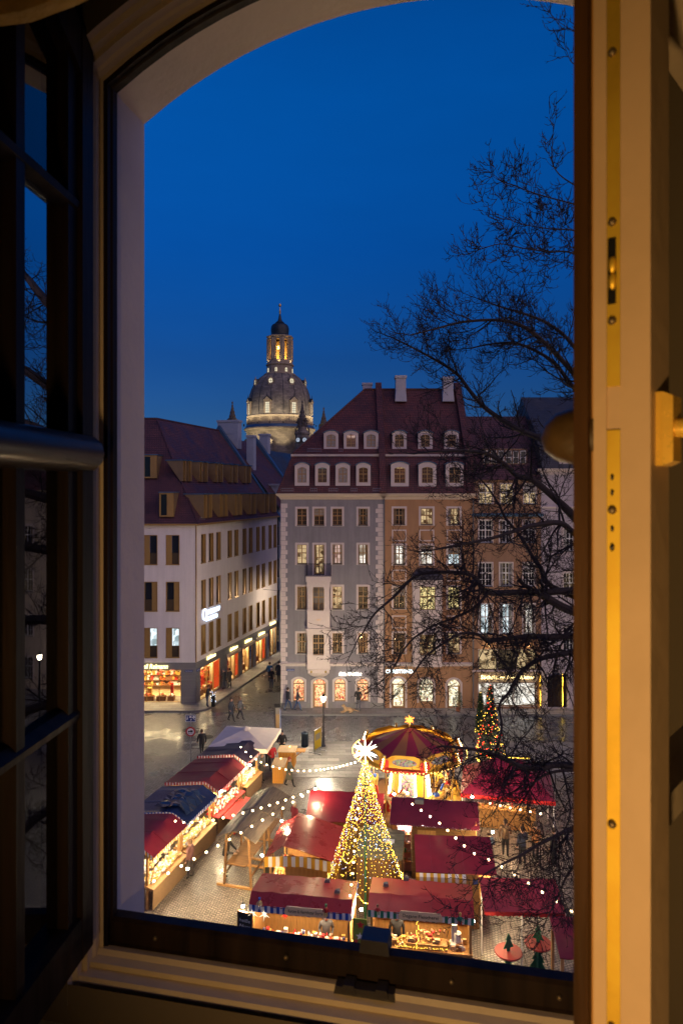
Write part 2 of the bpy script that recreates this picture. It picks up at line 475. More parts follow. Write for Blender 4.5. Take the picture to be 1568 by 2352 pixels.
wall_face(mb, 0.227, -1.6, 2.3, -1.55, 1.6, -0.032)
struct(mb.build('wall_inside', M_room))
mb = MB()
for (a, b) in (((-1.6, 0.21), (-1.6, 4.2)), ((-1.6, 4.2), (2.3, 4.2)), ((2.3, 4.2), (2.3, 0.21))):
    mb.poly([wp(*a, -1.55), wp(*b, -1.55), wp(*b, 1.6), wp(*a, 1.6)])
struct(mb.build('wall_room', M_room))
mb = MB(); mb.poly([wp(-1.6, 0.21, -1.55), wp(2.3, 0.21, -1.55), wp(2.3, 4.2, -1.55), wp(-1.6, 4.2, -1.55)])
struct(mb.build('floor', wood_mat('oak_floor', (0.22, 0.12, 0.06), 0.5, 2, 0)))
mb = MB(); mb.poly([wp(-1.6, 0.21, 1.6), wp(2.3, 0.21, 1.6), wp(2.3, 4.2, 1.6), wp(-1.6, 4.2, 1.6)])
struct(mb.build('ceiling', M_room))
# roof slab that closes the building above the room
mb = MB(); mb.poly([wp(-6, 0, 3.2), wp(7, 0, 3.2), wp(7, 4.4, 3.2), wp(-6, 4.4, 3.2)])
for a, b in (((-6, 0), (-6, 4.4)), ((-6, 4.4), (7, 4.4)), ((7, 4.4), (7, 0))):
    mb.poly([wp(*a, -H), wp(*b, -H), wp(*b, 3.2), wp(*a, 3.2)])
struct(mb.build('wall_back', M_castle))

win = thing('window_frame', 'fixed arched window frame, dark outside rebate and cream inside, set in the wall', 'window frame', wp(0, 0.1, ZB))
IW = Matrix.Translation(-wp(0, 0.1, ZB))
def wbuild(mb, name, m, smooth=False, parent=None): mb.xf(IW); return mb.build(name, m, parent or win, smooth)
mb = MB(); frame_strip(mb, [(0, 0.122), (0.007, 0.122), (0.007, 0.138), (0.004, 0.141), (0.004, 0.152), (-0.002, 0.152), (-0.002, 0.157)], ZB)
wbuild(mb, 'outer_frame', M_dark)
mb = MB(); frame_strip(mb, [(-0.002, 0.157), (-0.010, 0.157), (-0.010, 0.170), (-0.014, 0.176), (-0.014, 0.192), (-0.024, 0.192), (-0.024, 0.208), (-0.032, 0.213), (-0.032, 0.2275)], ZB - 0.04)
wbuild(mb, 'inner_frame', M_cream)
mb = MB(); sill_strip(mb, [(-0.125, -0.06), (-0.115, -0.06), (0.004, 0.108)], 0.0, WW)
wbuild(mb, 'lead_sill', mat('lead_sheet', (0.10, 0.115, 0.14), 0.45, 0.3, var=0.2, vscale=8))
mb = MB(); sill_strip(mb, [(0.004, 0.108), (0.070, 0.110), (0.075, 0.114), (0.075, 0.136), (0.069, 0.142), (0.030, 0.143), (0.026, 0.148)], 0.0, WW)
wbuild(mb, 'bottom_rail', M_dark)
mb = MB(); sill_strip(mb, [(0.026, 0.146), (0.026, 0.160), (0.018, 0.166), (0.014, 0.182), (0.004, 0.182), (0.002, 0.204), (-0.006, 0.210), (-0.066, 0.215), (-0.074, 0.222)], -0.06, WW + 0.06)
wbuild(mb, 'sill_casing', M_cream)
mb = MB(); sill_strip(mb, [(-0.074, 0.21), (-0.080, 0.62), (-0.12, 0.63), (-0.12, 0.55)], -0.5, WW + 0.4)
wbuild(mb, 'window_board', M_board)
# hardware along the bottom rail
def wbox(mb, s0, s1, t0, t1, o0, o1, m=0):
    mb.hexa([wp(s0, t0, ZB + o0), wp(s1, t0, ZB + o0), wp(s1, t1, ZB + o0), wp(s0, t1, ZB + o0),
             wp(s0 + .003, t0, ZB + o1), wp(s1 - .003, t0, ZB + o1), wp(s1 - .003, t1, ZB + o1), wp(s0 + .003, t1, ZB + o1)], m)
mb = MB(); wbox(mb, 0.495, 0.55, 0.098, 0.138, 0.073, 0.098); mb_ = mb
wbuild(mb, 'shutter_catch', M_darkblue)
mb = MB(); wbox(mb, 0.455, 0.565, 0.150, 0.170, 0.016, 0.031); wbox(mb, 0.470, 0.495, 0.147, 0.172, 0.022, 0.036); wbox(mb, 0.528, 0.553, 0.147, 0.172, 0.022, 0.036)
wbuild(mb, 'latch', M_darkblue)
mb = MB(); wbox(mb, 0.605, 0.655, 0.210, 0.2175, -0.056, -0.020); wbox(mb, 0.612, 0.648, 0.215, 0.220, -0.054, -0.044)
for s in (0.617, 0.643): mb.ball(wp(s, 0.2175, ZB - 0.030), 0.004, 8, 5)
wbuild(mb, 'strike_plate', M_zinc)
for s in (0.10, 0.36, 0.66, 0.84):
    mb = MB(); mb.ball(wp(s, 0.144, ZB + 0.050), 0.005, 8, 5)
    wbuild(mb, 'screw', M_screw, True)

# ---- casements -----------------------------------------------------------------
def casement(label, hinge, direc, nrm, width, z0, zspr, rise, paint_out, paint_in, mirror):
    """frame of one sash: d along it from the hinge, p towards its outer face"""
    root = thing('window_casement', label, 'window casement', hinge + Vector((0, 0, z0)), 0, 'two open casements')
    B = hinge
    def q(d, p, z): return B + direc * d + nrm * p + Vector((0, 0, z)) - root.location
    def box(d0, d1, p0, p1, za, zb, m, name, zc=None):
        mb = MB(); zc = zb if zc is None else zc
        mb.hexa([q(d0, p0, za), q(d1, p0, za), q(d1, p1, za), q(d0, p1, za), q(d0, p0, zb), q(d1, p0, zc), q(d1, p1, zc), q(d0, p1, zb)])
        return mb.build(name, m, root)
    return root, q, box

# left sash, hinged on the left jamb and swung inwards; we see its dark outer face
cl, nl = Vector((-0.0868, -0.9962, 0)), Vector((0.9962, -0.0868, 0))
hl = Vector((-0.492, 1.275, H))
root, q, box = casement('dark brown casement swung inward, its small panes reflecting bare branches and blue sky', hl, cl, nl, 0.53, ZB + 0.07, 0.80, 0.14, M_dark, M_dark, 1)
zb_, zt_ = ZB + 0.062, 0.825
topz = lambda d: 0.815 + 0.16 * (1 - ((0.53 - min(d, 0.53)) / 0.53) ** 2)
for d0, d1 in ((0.0, 0.042), (0.042, 0.076)):
    pp = 0.030 if d0 == 0 else 0.02
    box(d0, d1, -0.03, pp, zb_, topz(d0), M_dark, 'stile', topz(d1))
box(0.218, 0.242, -0.03, 0.022, zb_ + 0.05, topz(0.2), M_dark, 'glazing_bar', topz(0.236))
box(0.45, 0.53, -0.03, 0.024, zb_, topz(0.45), M_dark, 'stile', topz(0.53))
box(0.0, 0.53, -0.03, 0.029, zb_, zb_ + 0.075, M_dark, 'bottom_rail')
mb = MB()
for k in range(8):
    d0, d1 = 0.53 * k / 8, 0.53 * (k + 1) / 8
    mb.hexa([q(d0, -0.03, topz(d0) - 0.085), q(d1, -0.03, topz(d1) - 0.085), q(d1, 0.028, topz(d1) - 0.085), q(d0, 0.028, topz(d0) - 0.085),
             q(d0, -0.03, topz(d0)), q(d1, -0.03, topz(d1)), q(d1, 0.028, topz(d1)), q(d0, 0.028, topz(d0))])
mb.build('top_rail', M_dark, root)
for z in (0.515, -0.405):
    mb = MB()
    prof = [(-0.03, -0.018), (0.008, -0.018), (0.024, -0.008), (0.026, 0.004), (0.012, 0.018), (-0.03, 0.018)]
    A = [q(0.0, p, z + h) for p, h in prof]; Bq = [q(0.53, p, z + h) for p, h in prof]
    mb.poly(A); mb.poly(Bq[::-1])
    for k in range(len(prof)): mb.poly([A[k], Bq[k], Bq[(k + 1) % len(prof)], A[(k + 1) % len(prof)]])
    mb.build('glazing_bar', M_dark, root)
# rounded transom moulding across the sash
mb = MB(); n = 12; rings = []
for k, (d, r) in enumerate(((-0.012, 0.006), (-0.010, 0.02), (-0.004, 0.030), (0.006, 0.035), (0.53, 0.035))):
    rings.append([q(d, 0.018 + r * 1.05 * math.cos(t), 0.068 + r * math.sin(t)) for t in [2 * math.pi * j / n for j in range(n)]])
for a, b in zip(rings[:-1], rings[1:]):
    for j in range(n): mb.poly([a[j], a[(j + 1) % n], b[(j + 1) % n], b[j]])
mb.poly(rings[0])
mb.build('transom_moulding', mat('dark_varnished_moulding', (0.045, 0.033, 0.03), 0.33, var=0.3, vscale=16), root, True)
for d0, d1 in ((0.072, 0.222), (0.236, 0.455)):
    for za, zb in ((zb_ + 0.07, -0.42), (-0.39, 0.05), (0.09, 0.5), (0.53, topz(d0) - 0.06)):
        mb = MB(); mb.poly([q(d0, 0.0, za), q(d1, 0.0, za), q(d1, 0.0, zb), q(d0, 0.0, zb)])
        mb.build('pane', M_pane, root)

# right sash, half open: its cream free edge with the lock strip stands close to the viewer
hr = Vector((0.626, 0.997, H)); cr = Vector((-0.667, -0.745, 0)); nr = Vector((-0.745, 0.667, 0))
root, q, box = casement('cream casement half open at the right with brass lock strip and handle', hr, cr, nr, 0.53, ZB + 0.07, 0.8, 0.14, M_dark, M_cream, -1)
W_ = 0.531
topr = lambda d: 0.82 + 0.15 * (1 - ((0.53 - min(d, 0.53)) / 0.53) ** 2)
M_cream2 = mat('cream_edge_paint', (0.56, 0.39, 0.24), 0.48, var=0.08, vscale=8, bump=0.06, bscale=30)
# thickness p: 0 = room face, 0.068 = weather face.  stepped free edge
box(W_ - 0.052, W_, 0.0, 0.026, zb_, 0.95, M_cream2, 'stile', 0.96)
box(W_ - 0.052, W_ - 0.003, 0.026, 0.039, zb_, 0.95, M_cream2, 'stile', 0.96)
box(W_ - 0.052, W_ - 0.001, 0.039, 0.051, zb_, 0.95, M_cream2, 'stile', 0.96)
box(W_ - 0.052, W_ - 0.006, 0.051, 0.0545, zb_, 0.95, mat('ochre_seal', (0.40, 0.20, 0.05), 0.6), 'seal', 0.96)
box(W_ - 0.052, W_ + 0.004, 0.0545, 0.068, zb_, 0.95, wood_mat('brown_stained_wood', (0.060, 0.027, 0.010), 0.4, 5, 2, 0.5), 'weather_strip', 0.96)
e = box(W_ - 0.006, W_ - 0.0006, 0.0265, 0.0385, zb_ + 0.05, 0.055, M_zinc, 'lock_strip')
e2 = box(W_ - 0.006, W_ - 0.0006, 0.0265, 0.0385, 0.095, 0.9, M_zinc, 'lock_strip')
box(W_ - 0.01, W_ - 0.004, 0.0268, 0.0335, 0.055, 0.095, M_screw, 'lock_case')
for z in (0.245, 0.155, -0.018, -0.305, -0.49, 0.40):
    mb = MB(); mb.ball(q(W_ - 0.0005, 0.0335, z), 0.0042, 10, 5, sc=(1, 1, 1)); mb.build('screw', M_screw, e2 if z > 0.06 else e, True)
for z, r in ((0.012, .0028), (-0.002, .0028), (-0.035, .0028), (-0.052, .0036)):
    mb = MB(); mb.ball(q(W_ - 0.0002, 0.0335, z), r, 8, 5, sc=(.6, .6, 1.1)); mb.build('hole', M_black, e, True)
mb = MB(); mb.hexa([q(W_ - 0.004, 0.030, 0.17), q(W_ + 0.0015, 0.030, 0.17), q(W_ + 0.0015, 0.037, 0.17), q(W_ - 0.004, 0.037, 0.17), q(W_ - 0.004, 0.030, 0.23), q(W_ + 0.0015, 0.030, 0.23), q(W_ + 0.0015, 0.037, 0.23), q(W_ - 0.004, 0.037, 0.23)])
cm = mb.build('locking_cam', M_black, e2)
for z in (0.205, 0.19): 
    mb = MB(); mb.ball(q(W_ + 0.002, 0.0325, z), 0.005, 8, 6, sc=(.7, .7, 1.6)); mb.build('cam_roller', M_zinc, cm, True)
# room-side bead, rails, glazing
box(W_ - 0.075, W_ - 0.050, 0.008, 0.05, zb_ + 0.04, 0.93, M_cream, 'glazing_bead')
box(0.0, 0.06, 0.0, 0.06, zb_, 0.83, M_cream, 'stile')
box(0.06, W_ - 0.052, 0.0, 0.06, zb_, zb_ + 0.08, M_cream, 'bottom_rail')
for z in (0.515, -0.31): box(0.06, W_ - 0.075, 0.006, 0.05, z - 0.015, z + 0.015, M_cream, 'glazing_bar')
box(0.06, W_ - 0.052, 0.0, 0.06, 0.80, 0.84, M_cream, 'top_rail', 0.95)
for za, zb in ((zb_ + 0.08, -0.32), (-0.30, 0.505), (0.525, 0.82)):
    mb = MB(); mb.poly([q(0.06, 0.03, za), q(W_ - 0.07, 0.03, za), q(W_ - 0.07, 0.03, zb), q(0.06, 0.03, zb)]); mb.build('pane', M_pane, root)
# transom moulding end on the weather side
mb = MB(); rings = []
for d, r in ((W_ + 0.001, 0.012), (W_ - 0.003, 0.022), (W_ - 0.012, 0.027), (W_ - 0.06, 0.028), (0.02, 0.028)):
    rings.append([q(d, 0.075 + r * 1.25 * math.cos(t), 0.052 + r * math.sin(t)) for t in [2 * math.pi * j / n for j in range(n)]])
for a, b in zip(rings[:-1], rings[1:]):
    for j in range(n): mb.poly([a[j], a[(j + 1) % n], b[(j + 1) % n], b[j]])
mb.poly(rings[0])
mb.build('transom_moulding', wood_mat('ochre_stained_wood', (0.06, 0.034, 0.012), 0.5, 5, 0, 0.3), root, True)
# brass handle
mb = MB()
mb.hexa([q(W_ - 0.042, -0.006, 0.022), q(W_ - 0.014, -0.006, 0.022), q(W_ - 0.014, 0.0005, 0.022), q(W_ - 0.042, 0.0005, 0.022), q(W_ - 0.042, -0.006, 0.088), q(W_ - 0.014, -0.006, 0.088), q(W_ - 0.014, 0.0005, 0.088), q(W_ - 0.042, 0.0005, 0.088)])
mb.hexa([q(W_ - 0.040, -0.014, 0.026), q(W_ - 0.016, -0.014, 0.026), q(W_ - 0.014, -0.006, 0.022), q(W_ - 0.042, -0.006, 0.022), q(W_ - 0.040, -0.014, 0.084), q(W_ - 0.016, -0.014, 0.084), q(W_ - 0.014, -0.006, 0.088), q(W_ - 0.042, -0.006, 0.088)])
hd = mb.build('handle', M_brass, root)
mb = MB(); mb.path([q(W_ - 0.028, -0.012, 0.056), q(W_ - 0.028, -0.045, 0.056), q(W_ - 0.034, -0.056, 0.056), q(W_ - 0.06, -0.058, 0.055), q(W_ - 0.16, -0.056, 0.05)], [0.009, 0.009, 0.010, 0.010, 0.008], 10)
mb.build('lever', M_brass, hd, True)

# gathered cloth at the head of the window, upper left
mb = MB(); n = 10; rings = []
for k in range(9):
    a = k / 8.0; c = Vector((-0.52 + 0.42 * a, 0.80 - 0.03 * a, H + 0.556 + 0.112 * a))
    r = 0.05 + 0.006 * math.sin(k * 2.3)
    rings.append([c + Vector((0, math.cos(t) * r * 0.6, math.sin(t) * r)) for t in [2 * math.pi * j / n for j in range(n)]])
for a, b in zip(rings[:-1], rings[1:]):
    for j in range(n): mb.poly([a[j], a[(j + 1) % n], b[(j + 1) % n], b[j]])
tag(mb.build('curtain', M_fabric, None, True), 'gathered ochre curtain cloth hanging across the top corner of the window', 'curtain')

# unseen lamp added behind the viewer to light the cream sash; hood aims it
fl = thing('reading_lamp', 'brass reading lamp with turned hood standing in the room', 'lamp', (-0.36, -0.48, H - 1.55))
mb = MB(); mb.lathe([(0.001, 0), (0.16, 0), (0.16, 0.02), (0.02, 0.05)], 16); mb.build('base', M_brass, fl, True)
mb = MB(); mb.path([(0, 0, 0.04), (0, 0, 0.86), (0, 0.02, 0.95)], 0.012, 8); mb.build('stem', M_brass, fl, True)
LD = Vector((0.66, 1.10, 0.20)).normalized(); LP = Vector((0, 0.02, 1.0)); LM = Matrix.Translation(LP) @ LD.to_track_quat('Z', 'Y').to_matrix().to_4x4()
mb = MB(); mb.lathe([(0.02, -0.10), (0.05, -0.09), (0.075, 0.0), (0.11, 0.10)], 20); mb.xf(LM); mb.build('lamp_hood', M_brass, fl, True)
mb = MB(); mb.ball((0, 0, 0), 0.035, 10, 7); mb.xf(LM); mb.build('bulb', emit('room_bulb', (1.0, 0.62, 0.25), 30), fl, True)
L = lamp('room_light', 'SPOT', LM @ Vector((0, 0, 0.06)), 58.0, (1.0, 0.60, 0.22), fl, 0.05, spot=R(96), blend=1.0); aim(L, LD)
# ================================================================== ground, roads, pavements
M_sett = brick_mat('square_setts', (0.145, 0.123, 0.104), (0.235, 0.20, 0.168), (0.026, 0.022, 0.02), 0.135, 0.115, 0.016, 0.36, 0.9, distort=0.22, rot=R(-22), mottle=0.3)
M_road = brick_mat('road_setts', (0.11, 0.11, 0.112), (0.20, 0.20, 0.20), (0.018, 0.018, 0.02), 0.20, 0.15, 0.018, 0.30, 0.9, distort=0.06, rot=R(38), mottle=0.3)
M_road2 = brick_mat('street_setts', (0.09, 0.085, 0.08), (0.16, 0.15, 0.14), (0.02, 0.02, 0.02), 0.10, 0.09, 0.014, 0.32, 0.9, distort=0.3, mottle=0.3)
M_walk = brick_mat('granite_paving', (0.21, 0.19, 0.165), (0.29, 0.265, 0.23), (0.09, 0.08, 0.07), 0.75, 0.48, 0.012, 0.6, 0.5, mottle=0.18)
M_slab = mat('granite_slab', (0.26, 0.245, 0.22), 0.55, var=0.2, vscale=3.5, bump=0.15, bscale=50)
M_slab2 = mat('granite_slab_dark', (0.19, 0.18, 0.165), 0.55, var=0.2, vscale=3.5, bump=0.15, bscale=50)
M_kerb = mat('kerb_granite', (0.16, 0.155, 0.15), 0.6, var=0.2, vscale=2)

mb = MB(); mb.poly([(-900, -300, 0), (900, -300, 0), (900, 1500, 0), (-900, 1500, 0)])
struct(mb.build('ground', M_sett))
SD = Vector((0.269, 0.963, 0)); SN = Vector((0.963, -0.269, 0))         # side street: along it / towards its right
CO = Vector((-11.5, 54.0, 0))                                            # corner of the white house
mb = MB(); mb.poly([(-40, 38.0, .004), (-9.6, 38.0, .004), (-7.4, 46.2, .004), (45, 46.2, .004), (45, 51.5, .004), (-4.7, 51.5, .004), (-4.9, 52.3, .004), (-10.2, 52.3, .004), (-40, 52.3, .004)])
struct(mb.build('road', M_road))
a = CO + SN * 1.45; mb = MB()
mb.poly([(-10.2, 52.3, .006), (-4.9, 52.3, .006), (-4.69, 56, .006), (-1.2, 68, .006), (1.5, 90, .006), tuple(a + SD * 45 + Vector((0, 0, .006))), tuple(a + SD * 1.0 + Vector((0, 0, .006)))])
struct(mb.build('street', M_road2))
def pavement(name, pts, z=0.12):
    mb = MB(); n = len(pts)
    mb.poly([(p[0], p[1], z) for p in pts])
    struct(mb.build(name, M_walk))
    k = MB()
    for i in range(n):
        p, q = Vector((*pts[i], 0)), Vector((*pts[(i + 1) % n], 0)); d = (q - p)
        if d.length < 1e-3: continue
        nn = Vector((d.y, -d.x, 0)).normalized() * 0.14
        k.poly([p + Vector((0, 0, -.02)), q + Vector((0, 0, -.02)), q + Vector((0, 0, z)), p + Vector((0, 0, z))])
        k.poly([p + Vector((0, 0, z + .003)), q + Vector((0, 0, z + .003)), q - nn + Vector((0, 0, z + .003)), p - nn + Vector((0, 0, z + .003))])
    struct(k.build('kerb', M_kerb))
pavement('pavement', [(-4.95, 51.45), (45, 51.2), (45, 54), (-4.5, 54), (-4.75, 53)])
rc = [(-40, 52.25), (-11.3, 52.25)]
c0 = CO + SN * 1.45 + SD * 0.6
for k in range(1, 6):
    t = k / 6; p = (1 - t) ** 2 * Vector((-11.3, 52.25, 0)) + 2 * t * (1 - t) * Vector((-10.3, 52.3, 0)) + t * t * c0; rc.append((p.x, p.y))
e0 = CO + SN * 1.45 + SD * 45; e1 = CO + SD * 45
pavement('pavement', rc + [(c0.x, c0.y), (e0.x, e0.y), (e1.x, e1.y), (-11.6, 56), (-40, 56)])
# strip of flags with the lamp, the bin and the advertising column
mb = MB(); mb.poly([(-7.6, 40.3, .003), (45, 40.3, .003), (45, 46.1, .003), (-7.6, 46.1, .003)])
fp = struct(mb.build('footpath', brick_mat('flag_joints', (0.17, 0.16, 0.145), (0.21, 0.195, 0.18), (0.06, 0.055, 0.05), 0.8, 0.5, 0.012, 0.6, 0.3, mottle=0.2)))
def slab_mesh(m):
    mb = MB(); w, d, h, b = 0.385, 0.232, 0.022, 0.012
    mb.hexa([(-w, -d, 0), (w, -d, 0), (w, d, 0), (-w, d, 0), (-w + b, -d + b, h), (w - b, -d + b, h), (w - b, d - b, h), (-w + b, d - b, h)])
    return mb.mesh('slab', m)
SLM = [slab_mesh(M_slab), slab_mesh(M_slab2), slab_mesh(mat('granite_slab_pale', (0.31, 0.29, 0.26), 0.55, var=0.18, vscale=3.5))]
for r in range(11):
    for c in range(14):
        put('slab', rng.choice(SLM), fp, (-3.3 + c * 0.79 + (0.39 if r % 2 else 0), 40.6 + r * 0.485, 0.003 + rng.uniform(0, .004)))
# manhole covers
for n_, (px, py) in enumerate(((432, 1677), (477, 1693), (749, 1556))):
    p = on(px, py); mb = MB(); mb.lathe([(0.001, 0.022), (0.30, 0.022), (0.31, 0.016), (0.38, 0.016), (0.39, 0.0)], 20)
    for k in range(-2, 3): mb.bx(-0.22, 0.22, k * 0.09 - 0.02, k * 0.09 + 0.02, 0.022, 0.028)
    tag(mb.build('manhole_cover', mat('cast_iron', (0.04, 0.04, 0.04), 0.5, 0.5, var=0.2), None, False, (p.x, p.y, .005)), ['round iron manhole cover in the road nearer the white house', 'round iron manhole cover in the road nearer the stall roofs', 'round iron manhole cover in the side street by the kerb'][n_], 'manhole', 'manhole covers')

# ================================================================== houses
M_frame_wood = wood_mat('window_oak', (0.33, 0.19, 0.075), 0.5, 6, 2, 0.2)
M_frame_white = mat('window_white_paint', (0.62, 0.6, 0.56), 0.5)
M_glassdark = mat('dark_pane', (0.012, 0.013, 0.016), 0.06, 0.0, spec=0.6)
M_glasscurt = mat('curtained_pane', (0.30, 0.29, 0.29), 0.25, var=0.2, vscale=6)
M_clear = glass_mat('clear_pane', (0.96, 0.97, 0.97), 1.45)
M_stone = mat('sandstone_trim', (0.56, 0.47, 0.43), 0.8, var=0.07, vscale=5, bump=0.15, bscale=30)
M_rooftile = brick_mat('clay_tiles', (0.100, 0.028, 0.026), (0.15, 0.042, 0.034), (0.030, 0.010, 0.012), 0.19, 0.16, 0.020, 0.62, 1.0, 'SZ', 0.5, mottle=0.5, mscale=0.9)
M_roofplain = brick_mat('clay_tiles_plum', (0.090, 0.032, 0.036), (0.125, 0.042, 0.042), (0.026, 0.011, 0.014), 0.2, 0.17, 0.022, 0.6, 1.0, 'SZ', 0.5, mottle=0.45, mscale=0.8)
M_slate = brick_mat('slate', (0.035, 0.037, 0.045), (0.05, 0.052, 0.06), (0.012, 0.012, 0.015), 0.2, 0.16, 0.014, 0.5, 0.8, 'SZ', 0.5)
M_copper = mat('blue_grey_sheet', (0.07, 0.14, 0.22), 0.4, 0.5, var=0.15, vscale=2)
M_lit = {
 'warm': emit('lit_room_warm', (1.0, 0.72, 0.38), 0.75, True, (0.10, 0.05, 0.02), 3.2),
 'white': emit('lit_room_white', (1.0, 0.93, 0.82), 1.25, True, (0.22, 0.17, 0.12), 2.6),
 'cool': emit('lit_room_cool', (0.82, 0.95, 1.0), 1.35, True, (0.25, 0.32, 0.34), 2.4),
 'dim': emit('lit_room_dim', (0.75, 0.52, 0.28), 0.16, True, (0.012, 0.010, 0.010), 3.6),
 'cyan': emit('lit_room_cyan', (0.35, 0.75, 0.8), 0.7, True, (0.05, 0.12, 0.14), 3.0),
 'pink': emit('lit_room_pink', (1.0, 0.72, 0.62), 0.9, True, (0.25, 0.1, 0.07), 2.8),
 'xmas': emit('lit_room_fairy', (1.0, 0.80, 0.35), 1.3, True, (0.02, 0.015, 0.01), 9.0),
}
WCACHE = {}
def window_meshes(w, h, style, lit, arch):
    key = (round(w, 3), round(h, 3), style, lit, arch)
    if key in WCACHE: return WCACHE[key]
    res = []
    # local: x across, y into the wall, z up from sill
    bw = 0.05
    fm = {'oak': M_frame_wood, 'white': M_frame_white, 'modern': M_frame_wood, 'dark': M_dark}[style]
    mb = MB(); y0, y1 = 0.10, 0.16
    mb.bx(-w / 2, -w / 2 + bw, y0, y1, 0, h); mb.bx(w / 2 - bw, w / 2, y0, y1, 0, h)
    mb.bx(-w / 2 + bw, w / 2 - bw, y0, y1, 0, bw); mb.bx(-w / 2 + bw, w / 2 - bw, y0, y1, h - bw, h)
    panes = []
    if style in ('oak', 'white'):
        zt = h * 0.56
        mb.bx(-0.04, 0.04, y0 - .015, y1, bw, h - bw); mb.bx(-w / 2 + bw, w / 2 - bw, y0 - .01, y1 - .01, zt - 0.04, zt + 0.04)
        for sx in (-1, 1):
            xa, xb = (-w / 2 + bw, -0.04) if sx < 0 else (0.04, w / 2 - bw)
            for za, zb in ((bw, zt - 0.04), (zt + 0.04, h - bw)):
                panes.append((xa, xb, za, zb))
                mb.bx(xa, xb, y0 + .02, y0 + .04, (za + zb) / 2 - .014, (za + zb) / 2 + .014)
                mb.bx((xa + xb) / 2 - .012, (xa + xb) / 2 + .012, y0 + .018, y0 + .038, za, zb)
    else:
        panes.append((-w / 2 + bw, w / 2 - bw, bw, h - bw))
    res.append(('sash', mb.mesh('sash', fm)))
    pm = M_glasscurt if lit == 'curtain' else M_clear
    for xa, xb, za, zb in panes:
        m = MB(); m.poly([(xa, .135, za), (xb, .135, za), (xb, .135, zb), (xa, .135, zb)]); res.append(('pane', m.mesh('pane', pm)))
    if lit in M_lit:      # shallow lit room behind the glass
        m = MB(); a, d0, d1 = w / 2 - 0.01, 0.17, 0.75
        m.poly([(-a, d1, 0), (a, d1, 0), (a, d1, h), (-a, d1, h)]); m.poly([(-a, d0, 0), (-a, d1, 0), (-a, d1, h), (-a, d0, h)])
        m.poly([(a, d0, 0), (a, d1, 0), (a, d1, h), (a, d0, h)]); m.poly([(-a, d0, h), (a, d0, h), (a, d1, h), (-a, d1, h)]); m.poly([(-a, d0, 0), (a, d0, 0), (a, d1, 0), (-a, d1, 0)])
        res.append(('lit_room', m.mesh('lit_room', M_lit[lit])))
    else:
        m = MB(); a, d0, d1 = w / 2 - .005, .17, .6
        m.poly([(-a, d1, 0), (a, d1, 0), (a, d1, h), (-a, d1, h)]); m.poly([(-a, d0, 0), (-a, d1, 0), (-a, d1, h), (-a, d0, h)]); m.poly([(a, d0, 0), (a, d1, 0), (a, d1, h), (a, d0, h)]); m.poly([(-a, d0, h), (a, d0, h), (a, d1, h), (-a, d1, h)]); m.poly([(-a, d0, 0), (a, d0, 0), (a, d1, 0), (-a, d1, 0)])
        res.append(('room_dark', m.mesh('room_dark', mat('dark_room', (.03, .027, .026), .9))))
    WCACHE[key] = res
    return res
def arch_pts(w, h, rise, n=8, grow=0.0):
    """outline of an opening with a curved head, from its foot up and over"""
    a = w / 2 + grow
    r = (a * a + rise * rise) / (2 * rise); zc = h - r + grow
    pts = [(-a, 0)]
    for k in range(n + 1):
        x = -a + 2 * a * k / n
        pts.append((x, zc + math.sqrt(max(r * r - x * x, 0))))
    pts.append((a, 0)); return pts
SURR = {}
def surround_mesh(w, h, band, proud, mtl, rise=0.0):
    key = (round(w, 3), round(h, 3), band, proud, mtl.name, rise)
    if key in SURR: return SURR[key]
    mb = MB()
    if rise <= 0:
        mb.bx(-w / 2 - band, -w / 2, -proud, .02, -band * .6, h + band); mb.bx(w / 2, w / 2 + band, -proud, .02, -band * .6, h + band)
        mb.bx(-w / 2, w / 2, -proud, .02, h, h + band); mb.bx(-w / 2, w / 2, -proud, .02, -band * .6, 0)
    else:
        A = arch_pts(w, h, rise); B = arch_pts(w, h, rise * 1.02, grow=band)
        for k in range(len(A) - 1):
            a0, a1, b0, b1 = A[k], A[k + 1], B[k], B[k + 1]
            mb.hexa([(a0[0], .02, a0[1]), (a1[0], .02, a1[1]), (a1[0], -proud, a1[1]), (a0[0], -proud, a0[1]),
                     (b0[0], .02, b0[1]), (b1[0], .02, b1[1]), (b1[0], -proud, b1[1]), (b0[0], -proud, b0[1])])
    SURR[key] = mb.mesh('window', mtl); return SURR[key]
SILL = {}
